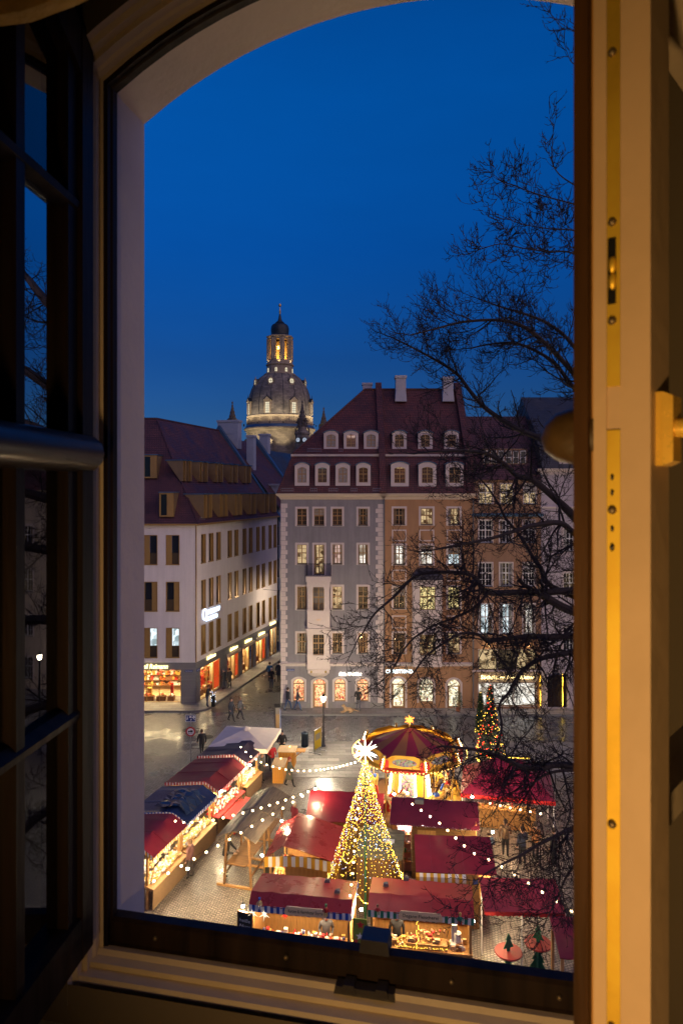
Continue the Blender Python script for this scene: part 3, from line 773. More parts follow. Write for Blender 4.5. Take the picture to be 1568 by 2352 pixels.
def add_window(house, F, x0, x1, z0, z1, style='oak', lit='dark', band=0.15, proud=0.035, trim=None, rise=0.0, sill=True, name='window'):
    w, h = x1 - x0, z1 - z0
    M = F @ Matrix.Translation(((x0 + x1) / 2, 0, z0))
    wn = put(name, surround_mesh(w, h, band, proud, trim or M_stone, rise), house, M=M)
    for nm, me in window_meshes(w, h, style, lit, rise > 0): put(nm, me, wn)
    rc_ = random.Random(int(x0 * 131 + z0 * 977 + len(house.name) * 7)); v_ = rc_.random()
    if style in ('oak', 'white') and v_ < .62:          # curtains and blinds differ from window to window
        cm_ = mat('net_curtain', (.42, .39, .36), .9) if v_ < .40 else mat('beige_curtain', (.30, .20, .12), .9); mb = MB()
        if v_ < .16: hh = h * rc_.uniform(.25, .5); mb.bx(-w / 2 + .03, w / 2 - .03, .20, .205, h - hh, h)
        else:
            for sx in (-1, 1):
                ww = w * rc_.uniform(.12, .3); n_ = 5
                for q in range(n_):
                    xa = sx * (w / 2 - .02) - sx * ww * q / n_; xb = sx * (w / 2 - .02) - sx * ww * (q + 1) / n_; mb.poly([(xa, .20 + .03 * (q % 2), 0), (xb, .20 + .03 * ((q + 1) % 2), 0), (xb, .20 + .03 * ((q + 1) % 2), h), (xa, .20 + .03 * (q % 2), h)])
        mb.build('curtain', cm_, wn)
    if sill:
        k = round(w, 3)
        if k not in SILL:
            mb = MB(); mb.bx(-w / 2 - .02, w / 2 + .02, -.075, .10, -.05, 0.004); SILL[k] = mb.mesh('sill', mat('zinc_sill', (0.06, 0.06, 0.07), 0.5, 0.4))
        put('sill', SILL[k], wn)
    return wn
def wall_mesh(x0, x1, z0, z1, holes, depth=0.17, y=0.0):
    """wall sheet in the x,z plane with real openings and their reveals; holes (xa,xb,za,zb[,rise])"""
    mb = MB(); xs = sorted({x0, x1, *[h[0] for h in holes], *[h[1] for h in holes]}); zs = sorted({z0, z1, *[h[2] for h in holes], *[h[3] for h in holes]})
    for i in range(len(xs) - 1):
        for j in range(len(zs) - 1):
            cx, cz = (xs[i] + xs[i + 1]) / 2, (zs[j] + zs[j + 1]) / 2
            if any(h[0] < cx < h[1] and h[2] < cz < h[3] for h in holes): continue
            mb.poly([(xs[i], y, zs[j]), (xs[i + 1], y, zs[j]), (xs[i + 1], y, zs[j + 1]), (xs[i], y, zs[j + 1])])
    for h in holes:
        a, b, c, d = h[:4]
        rise = h[4] if len(h) > 4 else 0
        if rise:
            P = [((a + b) / 2 + p[0], c + p[1]) for p in arch_pts(b - a, d - c, rise)]
            for k in range(1, len(P) - 2):
                mb.poly([(P[k][0], y, P[k][1]), (P[k + 1][0], y, P[k + 1][1]), (P[k + 1][0], y, d), (P[k][0], y, d)])
            P = P + [P[0]]
        else: P = [(a, c), (a, d), (b, d), (b, c), (a, c)]
        for k in range(len(P) - 1):
            mb.poly([(P[k][0], y, P[k][1]), (P[k + 1][0], y, P[k + 1][1]), (P[k + 1][0], y + depth, P[k + 1][1]), (P[k][0], y + depth, P[k][1])])
    return mb
def cornice(house, x0, x1, z, prof, mtl, y=0.0, name='cornice', ret=True):
    """moulded band; prof = (out, up) pairs"""
    mb = MB()
    for (o0, u0), (o1, u1) in zip(prof[:-1], prof[1:]):
        mb.poly([(x0 - o0, y - o0, z + u0), (x1 + o0, y - o0, z + u0), (x1 + o1, y - o1, z + u1), (x0 - o1, y - o1, z + u1)])
        if ret:
            for sx, xx in ((-1, x0), (1, x1)):
                mb.poly([(xx + sx * o0, y - o0, z + u0), (xx + sx * o0, y + .6, z + u0), (xx + sx * o1, y + .6, z + u1), (xx + sx * o1, y - o1, z + u1)])
    return mb.build(name, mtl, house)
def quoins(house, F, x, sgn, z0, z1, mtl, long=0.52, short=0.38, h=0.36, proud=0.03):
    ms = []
    for L in (long, short):
        mb = MB(); b = .008
        mb.hexa([(0, .01, b), (sgn * L, .01, b), (sgn * L, .01, h - b), (0, .01, h - b), (0, -proud, b * 2), (sgn * (L - b), -proud, b * 2), (sgn * (L - b), -proud, h - b * 2), (0, -proud, h - b * 2)])
        ms.append(mb.mesh('quoin', mtl))
    n = int((z1 - z0) / h)
    for k in range(n): put('quoin', ms[k % 2], house, M=F @ Matrix.Translation((x, 0, z0 + k * h)))
def dormer(house, x, y, z, w, h, back, style='oak', lit='dark', mtl=None, roofm=None, rise=0.22):
    """arched roof dormer: front at y, running back into the slope"""
    mtl = mtl or M_stone
    d = put('dormer', None, house, (x, y, z))
    ow, oh, oz = w * 0.62, h * 0.66, h * 0.14
    P = arch_pts(w, h, rise)
    A = [(p[0], p[1] + oz) for p in arch_pts(ow, oh, rise * 0.55)]
    mb = MB(); n = len(P)
    for k in range(n - 1): mb.poly([(A[k][0], 0, A[k][1]), (A[k + 1][0], 0, A[k + 1][1]), (P[k + 1][0], 0, P[k + 1][1]), (P[k][0], 0, P[k][1])])
    mb.poly([(P[0][0], 0, 0), (P[-1][0], 0, 0), (A[-1][0], 0, oz), (A[0][0], 0, oz)])
    for k in range(n - 1): mb.poly([(A[k][0], 0, A[k][1]), (A[k + 1][0], 0, A[k + 1][1]), (A[k + 1][0], .1, A[k + 1][1]), (A[k][0], .1, A[k][1])])
    mb.build('front', mtl, d)
    mb = MB()
    mb.poly([(-w / 2, 0, 0), (-w / 2, back, 0), (-w / 2, back, P[1][1]), (-w / 2, 0, P[1][1])]); mb.poly([(w / 2, 0, 0), (w / 2, back, 0), (w / 2, back, P[1][1]), (w / 2, 0, P[1][1])])
    mb.build('cheek', M_copper, d)
    Q = arch_pts(w, h, rise, grow=0.07); mb = MB()
    for k in range(1, len(Q) - 2): mb.hexa([(Q[k][0], -.08, Q[k][1] - .05), (Q[k + 1][0], -.08, Q[k + 1][1] - .05), (Q[k + 1][0], back, Q[k + 1][1] - .05), (Q[k][0], back, Q[k][1] - .05), (Q[k][0], -.08, Q[k][1]), (Q[k + 1][0], -.08, Q[k + 1][1]), (Q[k + 1][0], back, Q[k + 1][1]), (Q[k][0], back, Q[k][1])])
    mb.build('dormer_roof', roofm or M_copper, d)
    for nm, me in window_meshes(ow, oh, style, lit, True):
        o = put(nm, me, d, (0, 0, oz))
    return d

# -------- grey corner house ------------------------------------------------------
GX, GY = -4.69, 52.9
g = thing('grey_house', 'grey plastered corner house with white quoins and a two storey oriel', 'house', (GX, GY, 0), 0, 'old houses along the square')
I = Matrix.Identity(4)
M_greypl = plaster('grey_plaster', (0.235, 0.215, 0.225))
GW = 7.93
cols = [(1.26, 2.0), (2.58, 3.36), (4.0, 4.74), (5.99, 6.73)]
rows = {'A': (14.30, 15.58), 'B': (11.30, 12.79), 'C': (7.80, 9.54), 'D': (4.39, 5.93)}
holes = []
for r, (a, b) in rows.items():
    for i, (x0, x1) in enumerate(cols):
        if i == 1 and r in 'CD': continue
        holes.append((x0, x1, 10.5 if (r == 'B' and i == 1) else a, b))
shops = [(0.95, 1.82, 0.63, 2.41, .25), (2.48, 3.49, 0.14, 2.38, .28), (4.14, 5.0, 0.63, 2.40, .25), (5.89, 6.77, 0.63, 2.40, .25)]
wall_mesh(0, GW, 0.12, 16.4, holes + shops).build('wall', M_greypl, g)
mb = MB(); mb.poly([(0, 0, 0), (0, 13, 0), (0, 13, 16.4), (0, 0, 16.4)]); mb.build('wall', M_greypl, g)
mb = MB(); mb.bx(-.03, GW, -.05, 0.0, 0, 0.5); mb.bx(-.05, -.03 + .03, 0, 13, 0, .5)
for xa, xb in ((0, .8), (1.97, 2.33), (3.64, 3.99), (5.15, 5.74), (6.92, GW)): MB().bx(xa, xb, -.045, .0, 0, 0.52).build('plinth', mat('plinth_stone', (0.20, 0.19, 0.18), 0.8, var=0.15), g)
lits = {'B': ['warm', 'warm', 'pink', 'white'], 'C': ['dim', None, 'warm', 'dim'], 'A': ['dark'] * 4, 'D': ['dim', None, 'dim', 'dark']}
for r, (a, b) in rows.items():
    for i, (x0, x1) in enumerate(cols):
        if i == 1 and r in 'CD': continue
        add_window(g, I, x0, x1, 10.5 if (r == 'B' and i == 1) else a, b, 'oak', lits[r][i])
quoins(g, I, 0.0, 1, 0.5, 16.2, M_stone)
quoins(g, I, GW, -1, 3.7, 16.2, M_stone, long=.6, short=.42)
put('quoin', MB().bx(7.5, GW, -.03, .01, .52, 3.4).mesh('quoin', M_stone), g)
CORN = [(0, 0), (.05, .02), (.05, .10), (.12, .14), (.12, .20), (.30, .30), (.36, .40), (.38, .46), (.0, .50)]
cornice(g, 0, GW, 16.28, CORN, mat('cream_cornice', (0.60, 0.48, 0.37), .8, var=.06))
cornice(g, 0, GW, 3.36, [(0, 0), (.05, .03), (.05, .12), (.12, .18), (.14, .24), (0, .30)], M_stone, ret=False)
# arched shop fronts
M_shop = emit('shop_display_warm', (1.0, 0.60, 0.30), 1.7, True, (0.55, 0.08, 0.03), 12)
M_shopw = emit('shop_display_white', (1.0, 0.90, 0.66), 1.7, True, (0.35, 0.26, 0.12), 10)
def shopfront(house, x0, x1, z0, z1, rise, display, trim=None, fm=None, door=False, transom=True):
    w, h = x1 - x0, z1 - z0
    wn = put('shop_door' if door else 'shop_window', surround_mesh(w, h, .15, .05, trim or M_stone, rise), house, ((x0 + x1) / 2, 0, z0))
    P = arch_pts(w, h, rise); Pi = arch_pts(w - .12, h - .06, rise * .9)
    mb = MB()
    for k in range(len(P) - 1): mb.poly([(P[k][0], .1, P[k][1]), (P[k + 1][0], .1, P[k + 1][1]), (Pi[k + 1][0], .1, Pi[k + 1][1]), (Pi[k][0], .1, Pi[k][1])])
    mb.bx(-w / 2, w / 2, .08, .14, 0, .08); 
    if transom: mb.bx(-w / 2, w / 2, .08, .14, h - rise - .20, h - rise - .12)
    if door: mb.bx(-w / 2 + .06, -w / 2 + .16, .09, .14, 0, h - rise - .2); mb.bx(w / 2 - .16, w / 2 - .06, .09, .14, 0, h - rise - .2)
    mb.build('frame', fm or M_frame_wood, wn)
    mb = MB(); mb.poly([(p[0], .12, p[1]) for p in Pi]); mb.build('pane', M_clear, wn)
    mb = MB(); D = 1.0
    mb.poly([(p[0] * 1.05, D, p[1] - .02) for p in P])
    for k in range(len(P) - 1): mb.poly([(P[k][0], .17, P[k][1]), (P[k + 1][0], .17, P[k + 1][1]), (P[k + 1][0] * 1.05, D, P[k + 1][1]), (P[k][0] * 1.05, D, P[k][1])])
    mb.poly([(-w / 2, .17, 0), (w / 2, .17, 0), (w / 2, D, 0), (-w / 2, D, 0)])
    mb.build('lit_display', display, wn)
    # goods standing in the display
    gm = MB(); cl_ = [mat('toy_red', (.45, .03, .02), .5), mat('toy_wood', (.5, .3, .12), .6), mat('toy_green', (.04, .16, .05), .6), mat('toy_white', (.7, .65, .6), .6)]
    for k in range(11 if not door else 4):
        x = rng.uniform(-w / 2 + .1, w / 2 - .1); z = rng.choice((0.08, 0.08, .45, .85)) ; y = rng.uniform(.3, .6)
        m_ = rng.randrange(4); hh = rng.uniform(.12, .32)
        gm.lathe([(.001, 0), (.05, 0), (.035, hh * .4), (.06, hh * .55), (.03, hh * .7), (.04, hh * .85), (.001, hh)], 6, (x, y, z), m_)
    stuff(gm.build('goods', cl_, wn))
    return wn
for k, (x0, x1, z0, z1, rs) in enumerate(shops): shopfront(g, x0, x1, z0, z1, rs, M_shop, door=(k == 1))
# oriel
ox0, ox1, oy = 2.1, 3.77, -0.72
o_ = put('oriel', None, g, (0, 0, 0))
def oriel_box(mb, z0, z1, e=0.0): MB().bx(ox0 - e, ox1 + e, oy - e, 0.02, z0, z1).build('parapet', M_stone, o_)
oriel_box(mb, 6.45, 7.70, .03); oriel_box(mb, 6.30, 6.45, .14); oriel_box(mb, 5.98, 6.30, .06); oriel_box(mb, 3.60, 4.30, .03); oriel_box(mb, 9.60, 10.0, .05); oriel_box(mb, 10.0, 10.42, .12)
oriel_box(mb, 7.70, 7.80, .07); oriel_box(mb, 4.30, 4.39, .07)
for z0, z1 in ((4.39, 5.98), (7.8, 9.6)):
    for xa, xb in ((ox0, ox0 + .40), (ox1 - .40, ox1)):
        mb = MB(); mb.bx(xa, xb, oy, oy + .35, z0, z1)
        mb.bx(xa - .03, xb + .03, oy - .04, oy + .1, z1 - .12, z1 - .002); mb.bx(xa - .03, xb + .03, oy - .04, oy + .1, z0 + .002, z0 + .12); mb.build('pilaster', M_stone, o_)
    MB().bx(ox0, ox0 + .1, oy + .35, 0, z0, z1).build('cheek', M_stone, o_); MB().bx(ox1 - .1, ox1, oy + .35, 0, z0, z1).build('cheek', M_stone, o_)
prof = [(0.9, 3.60), (.9, 3.30), (.82, 3.22), (.82, 3.0), (.62, 2.78), (.35, 2.62), (.1, 2.57)]
mb = MB(); mx_ = (ox0 + ox1) / 2
for (a, z0), (b, z1) in zip(prof[:-1], prof[1:]):
    A = [(mx_ - a, 0, z0), (mx_ - a, oy * a / .9, z0), (mx_ + a, oy * a / .9, z0), (mx_ + a, 0, z0)]; B = [(mx_ - b, 0, z1), (mx_ - b, oy * b / .9, z1), (mx_ + b, oy * b / .9, z1), (mx_ + b, 0, z1)]
    for k in range(3): mb.poly([A[k], A[k + 1], B[k + 1], B[k]])
mb.build('corbel', M_stone, o_)
for sx in (-.55, .55):
    mb = MB(); mb.ball((mx_ + sx, oy - .02, 3.12), .085, 8, 6, sc=(1, .4, 1.2)); mb.build('shield', mat('gilded_shield', (.35, .25, .08), .4, .6), o_, True)
lettering('1697', .2, mat('gold_numerals', (.7, .42, .15), .4, .6), o_, (mx_, oy - .045, 7.1))
mb = MB(); mb.bx(ox0 + .35, ox1 - .35, oy - .045, oy - .03, 6.8, 7.4); mb.build('panel', M_stone, o_)
for z0, z1, lt in ((4.39, 5.98, 'dark'), (7.8, 9.6, 'dim')):
    w = ox1 - ox0 - .8
    for nm, me in window_meshes(w, z1 - z0, 'oak', lt, False): put(nm, me, o_, (mx_, oy + .02, z0))
# balcony railing on top of the oriel
M_iron = mat('wrought_iron', (.012, .012, .013), .5, .5)
mb = MB(); zr0, zr1 = 10.45, 11.38
crn = [(ox0 - .08, 0), (ox0 - .08, oy - .08), (ox1 + .08, oy - .08), (ox1 + .08, 0)]
for (xa, ya), (xb, yb) in zip(crn[:-1], crn[1:]):
    L = math.hypot(xb - xa, yb - ya); n = max(3, int(L / .11))
    for zz in (zr0, zr1): mb.path([(xa, ya, zz), (xb, yb, zz)], .022, 6)
    for k in range(n + 1):
        t = k / n; mb.path([(xa + (xb - xa) * t, ya + (yb - ya) * t, zr0), (xa + (xb - xa) * t, ya + (yb - ya) * t, zr1)], .011, 4)
    if L > 1:
        ring = [(mx_ + .3 * math.cos(2 * math.pi * j / 20), oy - .1, 10.9 + .3 * math.sin(2 * math.pi * j / 20)) for j in range(21)]
        mb.path(ring, .016, 4, cap=False)
mb.build('balcony_railing', M_iron, o_)
# roof
def mansard(house, W, z0, zb, zr, ys, yr, xl0, xlr, mt, hipl=True, hipr=False, depth=13.0):
    """steep lower slope z0..zb, upper slope to the ridge zr; left end hipped"""
    lo = MB(); xa = xl0
    lo.poly([(-.25, -.3, z0), (W, -.3, z0), (W, ys, zb), (xa, ys, zb)])
    if hipl: lo.poly([(-.25, -.3, z0), (xa, ys, zb), (xa, depth, zb), (-.25, depth, z0)])
    up = MB()
    up.poly([(xa, ys, zb + .18), (W, ys, zb + .18), (W, yr, zr), (xlr, yr, zr)])
    if hipl: up.poly([(xa, ys, zb + .18), (xlr, yr, zr), (xa, depth, zb + .18)])
    up.poly([(xlr, yr, zr), (W, yr, zr), (W, depth, zb + .18), (xa, depth, zb + .18)])
    rf = lo.build('roof', mt, house)
    up.build('upper_roof', mt, rf)
    mb = MB(); mb.bx(xa - .12, W, ys - .12, ys + .2, zb - .02, zb + .16)
    if hipl: mb.bx(xa - .12, xa + .1, ys + .2, depth, zb - .02, zb + .16)
    mb.build('roof_cornice', mat('cream_cornice', (0.60, 0.48, 0.37), .8), rf)
    # ridge tiles
    mb = MB(); mb.path([(xlr, yr, zr), (W, yr, zr)], .10, 6)
    if hipl: mb.path([(xa, ys, zb + .2), (xlr, yr, zr)], .09, 6)
    if hipl: mb.path([(-.25, -.3, z0), (xa, ys, zb)], .08, 6)
    mb.build('ridge', mt, rf)
    return rf
rf = mansard(g, GW, 16.76, 19.70, 25.7, 1.2, 6.0, .82, 6.7, M_rooftile)
for k, (x, lt) in enumerate(((1.64, 'curtain'), (3.21, 'cyan'), (4.79, 'curtain'), (6.38, 'dim'))): dormer(g, x, -.05, 17.35, 1.12, 1.78, 1.3, 'oak', lt)
for x, lt in ((3.86, 'curtain'), (5.45, 'pink'), (7.05, 'curtain')): dormer(g, x, 1.55, 20.25, 1.16, 1.5, 1.6, 'oak', lt)
def snowguard(house, x0, x1, y, z):
    mb = MB(); mb.path([(x0, y, z), (x1, y, z)], .012, 4); mb.path([(x0, y, z + .2), (x1, y, z + .2)], .012, 4)
    n = int((x1 - x0) / .14)
    for k in range(n + 1): mb.path([(x0 + k * (x1 - x0) / n, y, z - .05), (x0 + k * (x1 - x0) / n, y, z + .2)], .008, 4)
    mb.build('snow_guard', mat('galvanised', (.35, .36, .38), .5, .7), house)
for a, b in ((.05, 1.0), (2.3, 2.8), (3.7, 4.4), (5.4, 5.9), (7.1, 7.7)): snowguard(g, a, b, -.28, 16.95)
snowguard(g, 2.0, 3.1, 1.25, 20.1); snowguard(g, 4.5, 4.8, 1.25, 20.1)
# downpipe, street sign, shop sign
mb = MB(); mb.path([(7.98, -.1, 16.3), (7.98, -.1, .1)], .055, 8); mb.build('downpipe', mat('zinc_pipe', (.16, .16, .17), .5, .5), g)
M_bluesign = mat('blue_enamel', (0.012, 0.03, 0.16), .35)
M_whitesign = mat('white_enamel', (0.75, 0.75, 0.75), .4)
mb = MB(); mb.bx(.45, 1.05, -.07, -.045, 3.0, 3.17); s_ = mb.build('street_sign', M_bluesign, g)
lettering('Schloßstraße', .105, M_whitesign, s_, (.75, -.073, 3.085), width=.52, depth=.004)
M_neon = emit('neon_warm_white', (1.0, 0.92, 0.78), 4)
lettering('Käthe Wohlfahrt', .40, M_neon, g, (5.35, -.12, 2.78), shear=.3, depth=.03, bold=.008, width=1.75, name='lit_sign')

# -------- orange house -----------------------------------------------------------
OX, OW = GX + GW + .02, 6.89
h2 = thing('orange_house', 'ochre plastered house with white framed windows and a white oriel', 'house', (OX, GY, 0), 0, 'old houses along the square')
M_ochre = plaster('ochre_plaster', (0.38, 0.205, 0.10))
oc = [(.76, 1.64), (2.87, 3.79), (4.99, 5.88)]
orow = {'A': (14.35, 15.6), 'B': (11.25, 12.72), 'C': (7.85, 9.5), 'D': (4.39, 5.93)}
ol = {'A': ['dark', 'warm', 'warm'], 'B': ['white', 'white', 'cool'], 'C': ['dim', None, 'xmas'], 'D': ['dim', None, 'warm']}
holes = [(*oc[i], *orow[r]) for r in orow for i in range(3) if not (i == 1 and r in 'CD')]
oshop = [(.61, 1.66, .16, 2.45, .35), (2.72, 3.85, .55, 2.4, .3), (4.92, 5.93, .16, 2.35, .4)]
wall_mesh(0, OW, .12, 16.4, holes + oshop).build('wall', M_ochre, h2)
for r in orow:
    for i in range(3):
        if i == 1 and r in 'CD': continue
        add_window(h2, I, *oc[i], *orow[r], 'oak', ol[r][i])
for i, (x0, x1) in enumerate(oc):       # framed panels under the windows
    for z0, z1 in ((13.05, 13.95), (9.95, 10.85), (6.3, 7.3)):
        if i == 1 and z0 < 10.9: continue
        mb = MB(); a, b, c, d = x0 - .12, x1 + .12, z0, z1
        mb.bx(a, b, -.03, .005, c, c + .09); mb.bx(a, b, -.03, .005, d - .09, d); mb.bx(a, a + .09, -.03, .005, c + .09, d - .09); mb.bx(b - .09, b, -.03, .005, c + .09, d - .09)
        mb.build('panel', M_stone, h2)
cornice(h2, 0, OW, 16.28, CORN, MATS['cream_cornice'])
cornice(h2, 0, OW, 3.36, [(0, 0), (.05, .03), (.05, .12), (.12, .18), (.14, .24), (0, .30)], M_stone, ret=False)
for k, (x0, x1, z0, z1, rs) in enumerate(oshop): shopfront(h2, x0, x1, z0, z1, rs, M_shopw, door=(k != 1))
# its oriel with dark copper hood
o2 = put('oriel', None, h2); a0, a1, ay = 2.2, 4.4, -.8
for z0, z1, e in ((3.5, 4.35, 0), (6.1, 7.75, 0), (7.75, 7.85, .06), (4.35, 4.42, .06), (6.0, 6.1, .1), (9.65, 10.15, .05)): MB().bx(a0 - e, a1 + e, ay - e, .01, z0, z1).build('parapet', M_stone, o2)
for z0, z1 in ((4.42, 6.0), (7.85, 9.65)):
    MB().bx(a0, a0 + .5, ay, 0, z0, z1).build('pilaster', M_stone, o2); MB().bx(a1 - .5, a1, ay, 0, z0, z1).build('pilaster', M_stone, o2)
mb = MB()
for (e, z), (e2, z2) in (((.12, 10.15), (.05, 10.5)), ((.05, 10.5), (-.25, 10.85)), ((-.25, 10.85), (-.7, 11.0))):
    A = [(a0 - e, 0, z), (a0 - e, ay - e, z), (a1 + e, ay - e, z), (a1 + e, 0, z)]; B = [(a0 - e2, 0, z2), (a0 - e2, ay - e2, z2), (a1 + e2, ay - e2, z2), (a1 + e2, 0, z2)]
    for k in range(3): mb.poly([A[k], A[k + 1], B[k + 1], B[k]])
mb.build('hood', mat('dark_copper', (.06, .055, .06), .45, .5), o2)
for z0, z1, lt in ((4.42, 6.0, 'warm'), (7.85, 9.65, 'xmas')):
    for nm, me in window_meshes(1.2, z1 - z0, 'oak', lt, False): put(nm, me, o2, (3.3, ay + .02, z0))
mansard(h2, OW, 16.76, 19.70, 25.7, 1.2, 6.0, 0.0, 0.0, M_rooftile, hipl=False)
for x, lt in ((1.25, 'warm'), (3.38, 'dim'), (5.48, 'dark')): dormer(h2, x, -.05, 17.30, 1.38, 1.88, 1.3, 'oak', lt)
for x, lt in ((1.35, 'dark'), (3.42, 'dark'), (5.5, 'dark')): dormer(h2, x, 1.55, 20.25, 1.15, 1.5, 1.6, 'oak', lt)
def firewall(house, x, w, mtl, z_top=25.95):
    mb = MB()
    P = [(-.35, 16.9), (1.0, 20.3), (1.2, 20.5), (6.0, z_top), (6.4, z_top), (6.4, z_top - .4), (6.0, z_top - .5), (1.2, 19.6), (-.3, 16.7)]
    M = Matrix.Translation((x, 0, 0)) @ Matrix.Rotation(R(90), 4, 'Z')
    A = [(x, p[0], p[1]) for p in P]; B = [(x + w, p[0], p[1]) for p in P]; n = len(P)
    mb.poly(A); mb.poly(B[::-1])
    for k in range(n): mb.poly([A[k], B[k], B[(k + 1) % n], A[(k + 1) % n]])
    mb.build('firewall', mtl, house)
firewall(h2, -.32, .5, M_rooftile, 26.3); firewall(h2, OW - .45, .55, M_rooftile, 26.3)
def chimney(house, x, y, z0, w, d, h, mtl=None):
    mtl = mtl or mat('chimney_render', (.42, .40, .42), .85, var=.08)
    mb = MB(); mb.hexa([(x - w * .58, y - d * .58, z0), (x + w * .58, y - d * .58, z0), (x + w * .58, y + d * .58, z0), (x - w * .58, y + d * .58, z0), (x - w / 2, y - d / 2, z0 + h * .4), (x + w / 2, y - d / 2, z0 + h * .4), (x + w / 2, y + d / 2, z0 + h * .4), (x - w / 2, y + d / 2, z0 + h * .4)])
    mb.bx(x - w / 2, x + w / 2, y - d / 2, y + d / 2, z0 + h * .4, z0 + h * .9); mb.bx(x - w * .58, x + w * .58, y - d * .58, y + d * .58, z0 + h * .9, z0 + h)
    mb.bx(x - w * .25, x + w * .25, y - d / 2 - .02, y - d / 2 + .02, z0 + h * .45, z0 + h * .78)
    mb.build('chimney', mtl, house)
chimney(g, 6.95, 7.2, 24.6, .8, .8, 1.8); chimney(g, 7.55, 7.3, 24.6, .5, .6, 1.15); chimney(h2, 1.75, 5.2, 24.5, .85, .9, 2.2); chimney(h2, 5.75, 5.2, 24.5, .85, .9, 2.1)
mb = MB(); mb.path([(OW + .02, -.1, 16.2), (OW + .02, -.1, .1)], .055, 8); mb.build('downpipe', MATS['zinc_pipe'], h2)
M_neonc = emit('neon_cool_white', (0.80, 0.95, 1.0), 3.5)
lettering('CHRISTKIND', .36, M_neonc, h2, (1.2, -.12, 2.98), depth=.03, bold=.012, width=2.1, name='lit_sign')

# -------- third house (brown, narrow) -------------------------------------------
BX, BW = OX + OW + .02, 5.25
h3 = thing('brown_house', 'narrow brown house with tall white windows and a glowing shop sign behind the tree', 'house', (BX, GY - .1, 0), 0, 'old houses along the square')
M_brownpl = plaster('brown_plaster', (0.30, 0.17, 0.095))
bc = [(.45, 1.47), (2.05, 3.02), (3.85, 4.75)]
brow = {'A': (12.95, 14.67), 'B': (9.58, 11.38), 'C': (5.9, 8.2)}
bl = {'A': ['dark', 'dark', 'dark'], 'B': ['dark', 'dim', 'dark'], 'C': ['cool', 'cool', 'white']}
loggia = [(.45, 1.5, 15.95, 17.5), (2.1, 3.1, 15.95, 17.5), (3.9, 4.85, 15.95, 17.5)]
bay = (.4, 4.85, 3.1, 4.7)
holes = [(*bc[i], *brow[r]) for r in brow for i in range(3)] + loggia + [bay, (.4, 4.85, .3, 2.1)]
wall_mesh(0, BW, .12, 17.8, holes).build('wall', M_brownpl, h3)
for r in brow:
    for i in range(3): add_window(h3, I, *bc[i], *brow[r], 'white', bl[r][i], band=.08)
for x0, x1, z0, z1 in loggia: add_window(h3, I, x0, x1, z0, z1, 'white', 'warm', band=.06)
cornice(h3, 0, BW, 14.95, [(0, 0), (.15, .05), (.18, .2), (0, .28)], M_copper, ret=False)
cornice(h3, 0, BW, 2.95, [(0, 0), (.10, .04), (.12, .12), (0, .14)], M_stone, ret=False)
for i in range(3): 
    x0, x1 = ((.4, 1.85), (1.9, 3.3), (3.35, 4.85))[i]
    add_window(h3, I, x0, x1, 3.1, 4.7, 'dark', 'warm' if i != 1 else 'dim', band=.02, sill=False, name='bay_window')
for x0, x1 in ((.4, 1.5), (1.55, 3.1), (3.15, 4.85)): add_window(h3, I, x0, x1, .3, 2.1, 'modern', 'white', band=.03, sill=False, name='shop_window')
mb = MB(); mb.bx(.4, 4.95, -.12, -.01, 2.2, 2.92); sb = mb.build('sign_band', mat('cream_sign_board', (.62, .48, .26), .6), h3)
lettering('Sächsische Manufaktur', .40, emit('sign_letters_lit', (1.0, .78, .36), 5), sb, (2.6, -.15, 2.56), width=4.1, depth=.03, name='lit_lettering')
rb = MB(); rb.poly([(0, -.2, 17.8), (BW, -.2, 17.8), (BW, 4.6, 23.2), (0, 4.6, 23.2)]); rb.poly([(0, 4.6, 23.2), (BW, 4.6, 23.2), (BW, 10, 17.8), (0, 10, 17.8)])
rf3 = rb.build('roof', M_roofplain, h3)
mb = MB(); mb.hexa([(.9, .9, 18.9), (4.4, .9, 18.9), (4.4, 2.4, 18.9), (.9, 2.4, 18.9), (.9, .9, 20.25), (4.4, .9, 20.25), (4.4, 2.6, 20.4), (.9, 2.6, 20.4)]); sk = mb.build('dormer_band', M_brownpl, rf3)
for k in range(6): 
    mb = MB(); x = 1.0 + k * .57; mb.bx(x, x + .05, .86, .9, 19.1, 20.1); mb.bx(x + .40, x + .45, .86, .9, 19.1, 20.1); mb.bx(x, x + .45, .86, .9, 20.05, 20.12); mb.bx(x + .05, x + .4, .87, .9, 19.55, 19.6); mb.poly([(x, .88, 19.1), (x + .45, .88, 19.1), (x + .45, .88, 20.1), (x, .88, 20.1)], 1); mb.build('window', [M_frame_white, M_glassdark], sk)
for x in (1.15, 4.2):      # hooded wall lamps over the bay
    mb = MB(); mb.path([(x, -.02, 5.5), (x, -.35, 5.55), (x, -.4, 5.3)], .02, 6); mb.lathe([(.03, 5.35), (.14, 5.12), (.15, 5.08)], 10, (x, -.4, 0)); wl = mb.build('wall_lamp', M_iron, h3)
    mb = MB(); mb.ball((x, -.4, 5.10), .06, 8, 6); mb.build('bulb', emit('wall_bulb', (1, .72, .32), 30), wl, True)
    lamp('wall_light', 'POINT', (x, -.42, 4.98), 16, (1, .68, .32), h3, .05)

